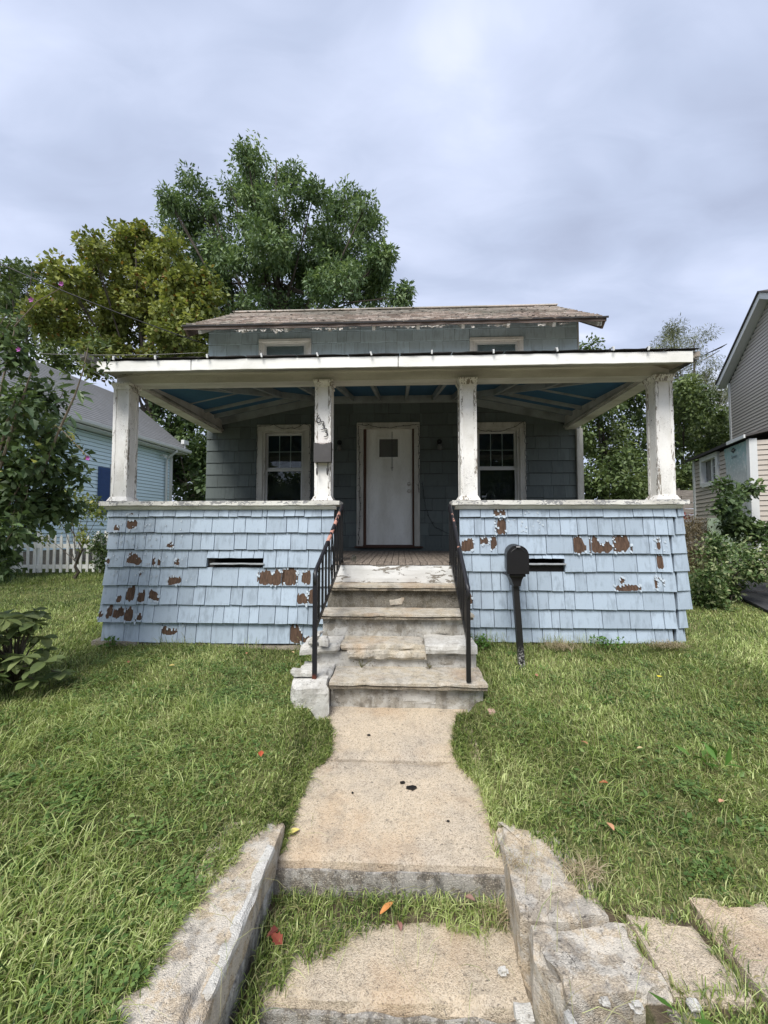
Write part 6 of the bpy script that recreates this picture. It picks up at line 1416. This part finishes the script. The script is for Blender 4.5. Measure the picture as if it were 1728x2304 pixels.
# flowers
M['petal'] = plain('purple petals', (0.42, 0.10, 0.40), .6, var=.3)
for (fx, fy, fz, s_) in ((-2.80, 3.09, 4.13, .024), (-3.34, 3.38, 4.18, .028), (-3.31, 3.25, 3.66, .024), (-3.45, 3.45, 3.24, .024), (-2.50, 3.06, 2.67, .022), (-3.45, 3.2, 2.44, .03)):
    b = MB()
    for k in range(5):
        a = k * 1.2566 + fx; ca, sa = math.cos(a), math.sin(a); r_ = s_
        b.add([(fx, fy, fz), (fx + r_ * .6 * ca - r_ * .3 * sa, fy - r_ * .5, fz + r_ * .6 * sa + r_ * .3 * ca), (fx + r_ * ca, fy - r_ * .75, fz + r_ * sa), (fx + r_ * .6 * ca + r_ * .3 * sa, fy - r_ * .5, fz + r_ * .6 * sa - r_ * .3 * ca)], [(0, 1, 2, 3)])
    b.build('flower', M['petal'], RT)
b = MB(); b.tube([(-3.42, 3.3, 3.9), (-3.1, 3.18, 4.05), (-2.80, 3.1, 4.12)], [.006, .004, .003], 5); b.build('twig', M['bark_pale'], RT)
# broad leaved plant, lower left
PT_ = thing('broad_leaf_shrub', (-3.55, 3.55, 0.70), 'low shrub with large olive leaves on the lawn at the left edge', 'shrub')
po = OFF[PT_.name]; rs = np.random.default_rng(61)
b = MB(); whorls = []
for k in range(46):
    a = rs.uniform(0, 6.28); z_ = rs.uniform(.06, .62) if k < 34 else rs.uniform(.03, .28); a = a if k < 34 else rs.uniform(3.6, 6.0); r_ = rs.uniform(.1, .46) * (1.1 - .5 * z_); e = Vector((-3.56 + r_ * math.cos(a), 3.5 + .85 * r_ * math.sin(a), .72 + z_)); whorls.append(e)
    b.tube([(-3.55, 3.55, .68), (Vector((-3.55, 3.55, .70)).lerp(e, .5) + Vector((0, 0, .08))), e], [.010, .007, .004], 5)
b.build('stems', M['bark'], PT_)
for e in whorls:
    for j in range(7):
        a = j * .9 + rs.uniform(0, .5); leaf_obj('leaf', oval_me, PT_, tuple(e), (math.cos(a), math.sin(a), rs.uniform(-.6, .25)), rs.uniform(-.4, .4), rs.uniform(.10, .17), po)

# ---------------------------------------------------------------- grass
M['grass'] = leaf_mat('grass blades', (0.045, 0.085, 0.018), (0.27, 0.36, 0.09), (0.62, 0.68, 0.31), trans=.30, rough=.45, dry=(0.34, 0.30, 0.15))
M['clover'] = leaf_mat('clover and weeds', (0.06, 0.12, 0.03), (0.13, 0.22, 0.06), (0.25, 0.35, 0.11), trans=.3)
def nz(x, y, f, s):
    """cheap smooth noise in numpy"""
    v = np.zeros_like(x)
    rr__ = np.random.default_rng(s)
    for k in range(7):
        a = rr__.uniform(0, 6.28); fr = f * rr__.uniform(.5, 1.9); ph_ = rr__.uniform(0, 6.28)
        v += np.sin((x * np.cos(a) + y * np.sin(a)) * fr + ph_ + 1.3 * np.sin((x * np.sin(a) - y * np.cos(a)) * fr * .6 + ph_ * 2))
    return v / 7
ly = np.array([2.08, 2.35, 2.65, 2.85, 3.1, 3.45]); lx_ = np.array([-.64, -.64, -.60, -.50, -.54, -.62]); rx_ = np.array([.53, .50, .47, .38, .40, .52])
def allowed(x, y):
    ok = np.ones(len(x), bool)
    j = nz(x, y, 14, 5) * .045 + nz(x, y, 45, 6) * .03
    inp = (y > 2.06) & (y < 3.5) & (x > np.interp(y, ly, lx_) + j) & (x < np.interp(y, ly, rx_) + j); ok &= ~inp
    ok &= ~((y > 3.36) & (y < 4.7) & (x > -.90) & (x < .72))
    ok &= ~((y > 3.24) & (x > -.86) & (x < -.58) & (y < 3.4))
    ok &= ~((y > 4.58) & (y < 10.2) & (x > -3.62 + j * .3) & (x < 3.24 + j * .3))
    lo = np.interp(y, [1.1, 1.33, 1.53, 1.64, 1.89, 2.12, 2.26], [-.90, -.89, -.92, -.88, -.85, -.79, -.70]) + j * 2.2 + .02
    ok &= ~((y < 2.26) & (x > lo) & (x < -.64))
    ro_ = np.interp(y, [1.1, 1.5, 1.6, 1.71, 1.81, 1.88, 2.1, 2.2, 2.32], [.96, .96, .93, .89, .86, .79, .80, .72, .56]) + j * 1.8 - .01
    ok &= ~((y < 2.32) & (x > .50) & (x < ro_))
    sl = np.zeros(len(x), bool)
    for (a0, a1, b0, b1) in ((.985, 1.22, 1.51, 1.785), (1.29, 1.965, 1.41, 1.865), (2.015, 3.08, 1.39, 1.845), (1.0, 1.9, 1.0, 1.385), (1.93, 3.28, 1.0, 1.36)): sl |= (x > a0 - j) & (x < a1 + j) & (y > b0 + j * .5) & (y < b1 - np.abs(j) * 1.6)
    gap = ((x - 1.2) / .2) ** 2 + ((y - 1.46) / .07) ** 2 < 1.0 + j * 6
    ok &= ~(sl & ~gap)
    ok &= y > 1.12
    # the sunken steps
    mid = (y < 2.09) & (x > -.655) & (x < .56)
    keep = (y > 1.93 + .10 * nz(x, y, 9, 9) - .16 * np.clip(1 - np.abs(x + .42) / .22, 0, 1) * 1.0) & (x < .50 - .10 * (y < 1.95))
    keep |= (x < -.45 + j) & (y > 1.50) ; keep |= (y < 1.645 + .02 * nz(x, y, 12, 3))
    ok &= ~(mid & ~keep)
    # driveway
    ok &= ~((x > 4.95) & (y > 5.2) & (x > 4.95 + .25 * (y - 5.2)))
    return ok
def surf_z(x, y):
    z = ground_z(x, y)
    pz = path_z(y); z = np.where((y > 2.06) & (y < 3.5) & (np.abs(x + .05) < .62), np.maximum(z, pz), z)
    mid = (y < 2.09) & (x > -.655) & (x < .56)
    z = np.where(mid & (y > 1.66) & (y < 1.98), .215, z)
    z = np.where((y < 2.26) & (x > -.985) & (x < -.655), np.maximum(.495, z), z)
    z = np.where((y < 2.30) & (x > .52) & (x < .92), np.maximum(.475, z), z)
    slb = (y < 1.86) & (x >= .97) & (x < 3.2) & ~((x > 1.235) & (x < 1.275)) & ~((x < 1.24) & (y > 1.80)) & ~((y > 1.39) & (y < 1.50) & (x < 1.24)); z = np.where(slb, np.maximum(.462, z), z)
    return z
def blades(name, x, y, h, wd, mat, seed, lean=.55, tintv=None, dryv=None, parent=None, z=None):
    r_ = np.random.default_rng(seed); n = len(x)
    z = surf_z(x, y) - .005 if z is None else z
    p = np.stack([x, y, z], 1)
    # wind-laid direction that drifts over the lawn
    az = 6.28 * nz(x, y, .9, 31) + r_.normal(0, 1.5, n)
    ln = np.clip(r_.normal(lean, .32, n), .05, 1.6)
    dx, dy = np.cos(az), np.sin(az); sd_ = np.stack([-dy, dx, np.zeros(n)], 1)
    yaw = r_.uniform(-.9, .9, n); sd2 = np.stack([-np.sin(az + yaw), np.cos(az + yaw), np.zeros(n)], 1)
    m1 = p + np.stack([dx * h * ln * .28, dy * h * ln * .28, h * .52 / np.sqrt(1 + .3 * ln ** 2)], 1)
    m2 = p + np.stack([dx * h * ln * .62, dy * h * ln * .62, h * .82 / np.sqrt(1 + .9 * ln ** 2)], 1)
    tp = p + np.stack([dx * h * ln, dy * h * ln, h * (1.0 / np.sqrt(1 + 1.6 * ln ** 2) - .12 * ln)], 1)
    w = wd[:, None] * .5
    V = np.stack([p - sd2 * w * .8, p + sd2 * w * .8, m1 + sd2 * w, m1 - sd2 * w, m2 + sd2 * w * .7, m2 - sd2 * w * .7, tp], 1).reshape(-1, 3)
    i = np.arange(n)[:, None] * 7
    loops = (i + np.array([[0, 1, 2, 3, 3, 2, 4, 5, 5, 4, 6]])).ravel()
    tot = np.tile(np.array([4, 4, 3]), n); st_ = np.concatenate([[0], np.cumsum(tot)[:-1]])
    t = np.clip(tintv, 0, 1) if tintv is not None else r_.random(n)
    T_ = np.stack([t, dryv if dryv is not None else np.zeros(n), np.zeros(n), np.ones(n)], 1).repeat(7, 0)
    o = np_mesh(name, V, (loops.astype(np.int32), st_.astype(np.int32), tot.astype(np.int32)), 0, T_, mat, parent)
    return o
def scatter(x0, x1, y0, y1, dens, r_):
    n = int((x1 - x0) * (y1 - y0) * dens); return r_.uniform(x0, x1, n), r_.uniform(y0, y1, n)
r_ = np.random.default_rng(71); PX, PY = [], []
for (y0_, y1_, dens) in ((1.12, 1.7, 15500), (1.7, 2.4, 15000), (2.4, 3.3, 10500), (3.3, 4.7, 6800), (4.7, 6.2, 3600), (6.2, 8.6, 2300)):
    hw = y1_ * 1.03 + .35
    cx_ = -.04 * y1_
    a, b_ = scatter(cx_ - hw, cx_ + hw, y0_, y1_, dens * 0.9, r_); PX.append(a); PY.append(b_)
for kx, sgn in ((lx_, -1), (rx_, 1)):      # thick fringe leaning over the path
    b_ = r_.uniform(2.1, 3.5, 5200); a = np.interp(b_, ly, kx) + sgn * np.abs(r_.normal(0, .07, 5200)) - sgn * .012; PX.append(a); PY.append(b_)
b_ = r_.uniform(1.15, 2.3, 2600); PX.append(np.interp(b_, [1.1, 1.33, 1.53, 1.64, 1.89, 2.12, 2.26], [-.90, -.89, -.92, -.88, -.85, -.79, -.70]) - np.abs(r_.normal(0, .05, 2600))); PY.append(b_)
PX = np.concatenate(PX); PY = np.concatenate(PY); k = allowed(PX, PY) & (r_.random(len(PX)) < .62 + .5 * np.clip(nz(PX, PY, 6, 47) + nz(PX, PY, 17, 48) * .8 + .35, 0, 1)); PX, PY = PX[k], PY[k]
n = len(PX)
patch = nz(PX, PY, 2.2, 41); patch2 = nz(PX, PY, 5.5, 43)
tall = np.clip(nz(PX, PY, 3.1, 45) * 2 - .25, 0, 1) * np.clip((-PX - 0.9) / .5, 0, 1) * np.clip((3.4 - PY) / .6, 0, 1)
dist = np.clip((PY - 1.2) / 4, 0, 1)
hgt = r_.uniform(.024, .068, n) * (1 + .45 * patch) * (1 + 1.1 * tall) * (1 + .15 * dist)
inpit = (PY < 2.09) & (PX > -.66) & (PX < .56); hgt = np.where(inpit, r_.uniform(.04, .10, n), hgt)
wd = r_.uniform(.0024, .0056, n) * (1 + .5 * dist) * (1 + .4 * tall)
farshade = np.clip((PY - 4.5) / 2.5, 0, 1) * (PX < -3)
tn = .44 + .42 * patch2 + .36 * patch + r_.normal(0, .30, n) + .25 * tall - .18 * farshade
dry = np.where(r_.random(n) < .14 + .10 * (patch < -.15) + .05 * (PX > 0), r_.uniform(.2, .95, n), 0) * (1 - .8 * farshade)
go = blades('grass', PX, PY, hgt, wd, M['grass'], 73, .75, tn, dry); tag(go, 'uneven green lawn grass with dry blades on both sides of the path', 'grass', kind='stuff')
# taller tufts left of the path
tx, ty = [], []
for k in range(70):
    cx_, cy_ = (r_.uniform(-2.9, -1.15), r_.uniform(1.6, 3.3)) if k < 56 else (r_.uniform(1.0, 2.6), r_.uniform(2.3, 3.6))
    m_ = int(r_.integers(20, 55)); tx.append(cx_ + r_.normal(0, .07, m_)); ty.append(cy_ + r_.normal(0, .06, m_))
tx, ty = np.concatenate(tx), np.concatenate(ty); k = allowed(tx, ty); tx, ty = tx[k], ty[k]; n = len(tx)
o = blades('tall_grass', tx, ty, r_.uniform(.09, .20, n), r_.uniform(.003, .0062, n), M['grass'], 75, .8, .62 + r_.normal(0, .18, n), (r_.random(n) < .08) * .6); tag(o, 'long pale grass tufts standing above the mown lawn, mostly left of the path', 'grass', kind='stuff')
# wiry stems: crabgrass, over the lawn, kerbs and slabs
a, b_ = scatter(-3.2, 3.2, 1.14, 4.5, 320, r_); k = allowed(a, b_) | (r_.random(len(a)) < .22) & (b_ < 3.3) & ((a < -.5) | (a > .4) | (b_ < 2.05)); a, b_ = a[k], b_[k]; n = len(a)
zt_ = surf_z(a, b_); zt_ = np.where((b_ < 2.26) & (((a > -.95) & (a < -.655)) | ((a > .52) & (a < .95))), .48, zt_)
o = blades('grass_stems', a, b_, r_.uniform(.10, .19, n), r_.uniform(.0014, .0022, n), M['grass'], 77, 1.25, .75 + r_.normal(0, .2, n), r_.uniform(.3, 1, n) * (r_.random(n) < .75), z=zt_); tag(o, 'thin straw coloured crabgrass stems straggling over lawn, curbs and slabs', 'grass', kind='stuff')
# weeds against the walls
a = np.concatenate([r_.uniform(.75, 3.3, 900), r_.uniform(-3.6, -.95, 500), r_.uniform(-.9, -.65, 60), r_.uniform(.62, .8, 60)]); b_ = np.concatenate([r_.normal(4.50, .05, 900), r_.normal(4.46, .05, 500), r_.uniform(3.2, 4.4, 60), r_.uniform(3.3, 4.4, 60)]); b_ = np.minimum(b_, 4.57)
n = len(a); o = blades('weeds', a, b_, r_.uniform(.06, .17, n) * (.5 + .8 * (nz(a, b_, 5, 91) > 0)), r_.uniform(.002, .004, n), M['grass'], 79, .6, .55 + r_.normal(0, .25, n), (r_.random(n) < .4) * .8); tag(o, 'ragged weeds and grass growing up against the foot of the porch walls', 'weeds', kind='stuff')
# clover and plantain
cx_, cy_ = [], []
for k in range(150):
    x_, y_ = (r_.uniform(-3.2, -.9), r_.uniform(1.3, 4.4)) if r_.random() < .62 else (r_.uniform(.8, 3.4), r_.uniform(1.9, 4.4))
    m_ = int(r_.integers(20, 110)); s_ = r_.uniform(.04, .14); cx_.append(x_ + r_.normal(0, s_, m_)); cy_.append(y_ + r_.normal(0, s_, m_))
cx_, cy_ = np.concatenate(cx_), np.concatenate(cy_); k = allowed(cx_, cy_); cx_, cy_ = cx_[k], cy_[k]; n = len(cx_)
zc = surf_z(cx_, cy_) + r_.uniform(.02, .055, n)
Vs = []; 
for j in range(3):
    a = r_.uniform(0, 6.28, 1) + j * 2.094 + (np.arange(n) * 1.7); s_ = r_.uniform(.008, .019, n)
    ca, sa = np.cos(a), np.sin(a); c0 = np.stack([cx_, cy_, zc], 1)
    t1 = c0 + np.stack([ca * s_ * .6 - sa * s_ * .5, sa * s_ * .6 + ca * s_ * .5, s_ * .15], 1); t2 = c0 + np.stack([ca * s_ * 1.1, sa * s_ * 1.1, s_ * .05], 1); t3 = c0 + np.stack([ca * s_ * .6 + sa * s_ * .5, sa * s_ * .6 - ca * s_ * .5, s_ * .15], 1)
    Vs.append(np.stack([c0, t1, t2, t3], 1))
V = np.concatenate(Vs, 0).reshape(-1, 3); F = np.arange(len(V)).reshape(-1, 4); T_ = np.stack([np.clip(np.tile(.5 + r_.normal(0, .25, n), 3), 0, 1), np.zeros(3 * n), np.zeros(3 * n), np.ones(3 * n)], 1).repeat(4, 0)
o = np_mesh('clover', V, F, 4, T_, M['clover']); tag(o, 'patches of bright clover and low weeds in the lawn', 'clover', kind='stuff')

wc = []
for k in range(230):
    x_, y_ = (r_.uniform(-3.0, -.95), r_.uniform(1.3, 4.2)) if r_.random() < .6 else (r_.uniform(.9, 3.4), r_.uniform(2.0, 4.2)); wc.append((x_, y_, float(lawn(x_, y_)) + .035))
o = leaf_cloud('broad_weeds', wc, [.05] * len(wc), 1900, .042, M['clover'], None, .42, -.1, 95, 0, None, (1, 1, .25)); tag(o, 'broad leaved weeds spread flat through the lawn', 'weeds', kind='stuff')

# small plants: weeds on the steps and by the walls
M['leaf_fresh'] = leaf_mat('fresh weed leaves', (0.05, 0.12, 0.02), (0.10, 0.22, 0.04), (0.2, 0.34, 0.08), trans=.35)
def weed(c, r0, nlf, size, label, mat='leaf_fresh', seed=1, asp=.6):
    rs = np.random.default_rng(seed); cs = [(c[0] + rs.normal() * r0 * .5, c[1] + rs.normal() * r0 * .4, c[2] + rs.uniform(.3, 1) * r0) for _ in range(10)]
    T = thing('weed', c, label, 'weed'); leaf_cloud('leaves', cs, [r0 * .5] * 10, nlf, size, M[mat], T, asp, 0, seed)['kind'] = 'stuff'
    b = MB(); 
    for q in cs: b.tube([c, Vector(c).lerp(Vector(q), .6) + Vector((0, 0, .01)), q], [.003, .002, .001], 4)
    b.build('stems', M['pod'], T)
weed((.90, 4.40, .79), .12, 260, .035, 'bright green bushy weed by the right shingled wall, left of the mailbox post', seed=2)
weed((2.20, 4.44, .80), .11, 220, .03, 'leafy weed at the foot of the right shingled wall, near its middle', seed=3)
weed((-.36, 3.70, .825), .09, 40, .05, 'dry wispy weed growing on the second step, left side', 'leaf_brown', 4, .1)
weed((.27, 3.72, .825), .035, 40, .02, 'tiny brownish weed on the second step, right side', 'leaf_brown', 5, .3)
weed((-3.3, 4.42, .79), .06, 30, .05, 'pale green weed by the outer left corner of the foundation', 'leaf_fresh', 6, .6)
weed((.92, 1.36, .44), .09, 16, .09, 'small grassy plant rooted in the crack of the broken right curb', 'leaf_fresh', 7, .14)
weed((1.92, 2.62, .57), .12, 22, .11, 'dandelion plant with long toothed leaves on the right lawn', 'leaf_fresh', 8, .28)
weed((-.05, 1.60, .06), .07, 30, .05, 'spindly weed at the foot of the half buried step', 'leaf_mid', 9, .2)
M['straw'] = leaf_mat('straw', (.2, .15, .09), (.36, .29, .18), (.5, .42, .28), trans=.1)
for cxx, cyy, rx, lb, sd__ in ((1.75, 4.42, .22, 'heap of dry tan clippings at the foot of the right shingled wall', 5), (2.86, 4.40, .18, 'matted dry grass by the right corner of the porch', 6), (.52, 1.99, .1, 'dry curled stems in the grass beside the right curb', 7), (.84, 1.95, .09, 'brown dead crabgrass spilling over the right curb', 8)):
    n = 420 if rx > .15 else 160; a = r_.normal(cxx, rx * .5, n); b_ = np.minimum(r_.normal(cyy, rx * .22, n), 4.56)
    z_ = surf_z(a, b_) + (.05 if cxx > .8 and cyy > 4 else .02); z_ = np.where(cxx == .84, .49, z_) if cxx == .84 else z_
    o = blades('dry_grass', a, b_, r_.uniform(.03, .09, n), r_.uniform(.0018, .0035, n), M['straw'], 90 + sd__, 1.5, r_.random(n), None, z=z_); tag(o, lb, 'dry grass', kind='stuff')

# ---------------------------------------------------------------- fallen leaves, petals, litter
def fallen(nm, x, y, s, col, label, kind='oval', cat='leaf', z=None, yaw=0.0, tilt=.25):
    key = 'f' + str(col)
    if key not in M: M[key] = plain('fallen leaf ' + str(len(M)), col, .7, var=.35)
    me = mk_leaf_data(nm, kind, M[key]); o = bpy.data.objects.new(nm, me); C.objects.link(o)
    z = float(surf_z(np.array([x]), np.array([y]))[0]) + (.06 if allowed(np.array([x]), np.array([y]))[0] else .012) if z is None else z
    o.location = (x, y, z); o.rotation_euler = (tilt, random.uniform(-.3, .3), yaw); o.scale = (s, s, s * 1.6); tag(o, label, cat)
from_px = [  # x, y, size, colour, label
 (-.10, 1.955, .085, (.50, .22, .07), 'curled orange leaf in the grass strip between the two curbs', 'lance', -.8),
 (.00, 1.93, .05, (.26, .13, .11), 'dull mauve leaf beside the curled orange leaf between the curbs', 'oval', .4),
 (.36, 2.02, .05, (.22, .13, .10), 'small brown leaf in the grass near the right curb', 'oval', 1.2),
 (-.62, 2.22, .07, (.58, .50, .16), 'yellow leaf lying where the path meets the left lawn edge', 'oval', -.9),
 (-.90, 2.58, .065, (.42, .09, .04), 'bright red brown leaf on the left lawn', 'rose', .3),
 (1.08, 2.12, .05, (.46, .25, .14), 'tan leaf on the right lawn close to the curb', 'oval', .2),
 (1.22, 2.43, .06, (.36, .12, .05), 'curled rust leaf in the middle of the right lawn', 'rose', 1.5),
 (1.78, 2.32, .045, (.44, .25, .15), 'pale tan leaf far out on the right lawn', 'oval', 2.0),
 (1.26, 2.78, .05, (.30, .16, .08), 'brown leaf up the right lawn, left of the dandelion plant', 'rose', .7),
 (1.60, 2.75, .05, (.50, .40, .22), 'straw coloured leaf beside the dandelion plant', 'lance', 1.9),
 (1.25, 3.72, .05, (.34, .17, .11), 'small brown leaf at the top of the right lawn below the mailbox', 'oval', .1),
 (-1.62, 1.38, .09, (.48, .33, .17), 'pale withered leaf in the long grass at the lower left', 'rose', .5),
 (-1.15, 4.30, .05, (.46, .32, .18), 'dry tan leaf at the foot of the left shingled wall', 'oval', 1.0),
 (-1.65, 4.25, .045, (.32, .15, .08), 'rusty leaf under the left shingled wall, left of the tan one', 'rose', .6),
 (-2.75, 3.95, .05, (.30, .14, .08), 'reddish leaf at the top of the left lawn near the broad leaved shrub', 'oval', .4),
 (-2.25, 3.92, .05, (.50, .40, .14), 'yellowish leaf at the top of the left lawn', 'oval', 2.2),
 (-.52, 1.80, .075, (.20, .05, .03), 'dark red leaf on the buried step against the left curb', 'rose', 1.0),
 (-.56, 1.87, .06, (.16, .04, .03), 'second dark red leaf behind the first one against the left curb', 'rose', 2.4)]
for x, y, s, col, lb, kd, yw in from_px: fallen('fallen_leaf', x, y, s, col, lb, kd, yaw=yw)
M['yellow'] = plain('dandelion yellow', (.75, .62, .03), .7, var=.1)
for x, y, lb in ((-.98, 4.36, 'yellow dandelion flower at the foot of the left shingled wall'), (2.33, 3.72, 'yellow dandelion flower on the right lawn'), (-1.96, 1.72, 'tiny yellow flower in the lower left lawn')):
    z0 = float(lawn(x, y)); T = thing('dandelion', (x, y, z0), lb, 'flower'); b = MB(); b.tube([(x, y, z0), (x, y, z0 + .07)], .002, 5); b.build('stem', M['pod'], T)
    b = MB()
    for k in range(14): a = k * .449; b.add([(x, y, z0 + .071), (x + .02 * math.cos(a - .15), y + .02 * math.sin(a - .15), z0 + .079), (x + .022 * math.cos(a + .15), y + .022 * math.sin(a + .15), z0 + .079)], [(0, 1, 2)])
    b.build('petals', M['yellow'], T)
for x, y, s, lb in ((.07, 2.58, .035, 'black crumpled plastic scrap on the path, the largest'), (.015, 2.62, .02, 'black scrap on the path just left of the largest'), (-.24, 3.07, .014, 'tiny black scrap high up on the path'), (-.30, 2.53, .009, 'black speck on the left half of the path'), (.27, 2.35, .009, 'dark pebble near the right lawn edge on the path')):
    b = MB(); n = 9; pts = [(x + s * random.uniform(.5, 1.1) * math.cos(k * 6.28 / n), y + s * .6 * random.uniform(.5, 1.1) * math.sin(k * 6.28 / n), float(path_z(y)) + .003) for k in range(n)]
    b.prism(pts, (0, 0, .006 + s * .15)); tag(b.build('plastic_scrap', M['black']), lb, 'litter')
# repeats share a group
GR = {'fallen_leaf': 'fallen leaves scattered over the lawn and path', 'concrete_chunk': 'loose chunks of broken concrete', 'string_lights': 'light strings on the porch wall', 'handrail': 'iron handrails of the front steps', 'street_tree': 'trees across the street', 'plastic_scrap': 'black scraps on the path', 'dandelion': 'dandelions in the lawn', 'weed': 'weeds by the walls and steps', 'overhead_wire': 'cables over the left yard', 'curb_wall': 'curbs beside the sunken steps', 'retaining_wall': 'low walls along the pavement', 'neighbour_house': 'neighbouring houses'}
for o in list(C.objects):
    k_ = o.name.split('.')[0]
    if o.parent is None and k_ in GR and o.get('category'): o['group'] = GR[k_]
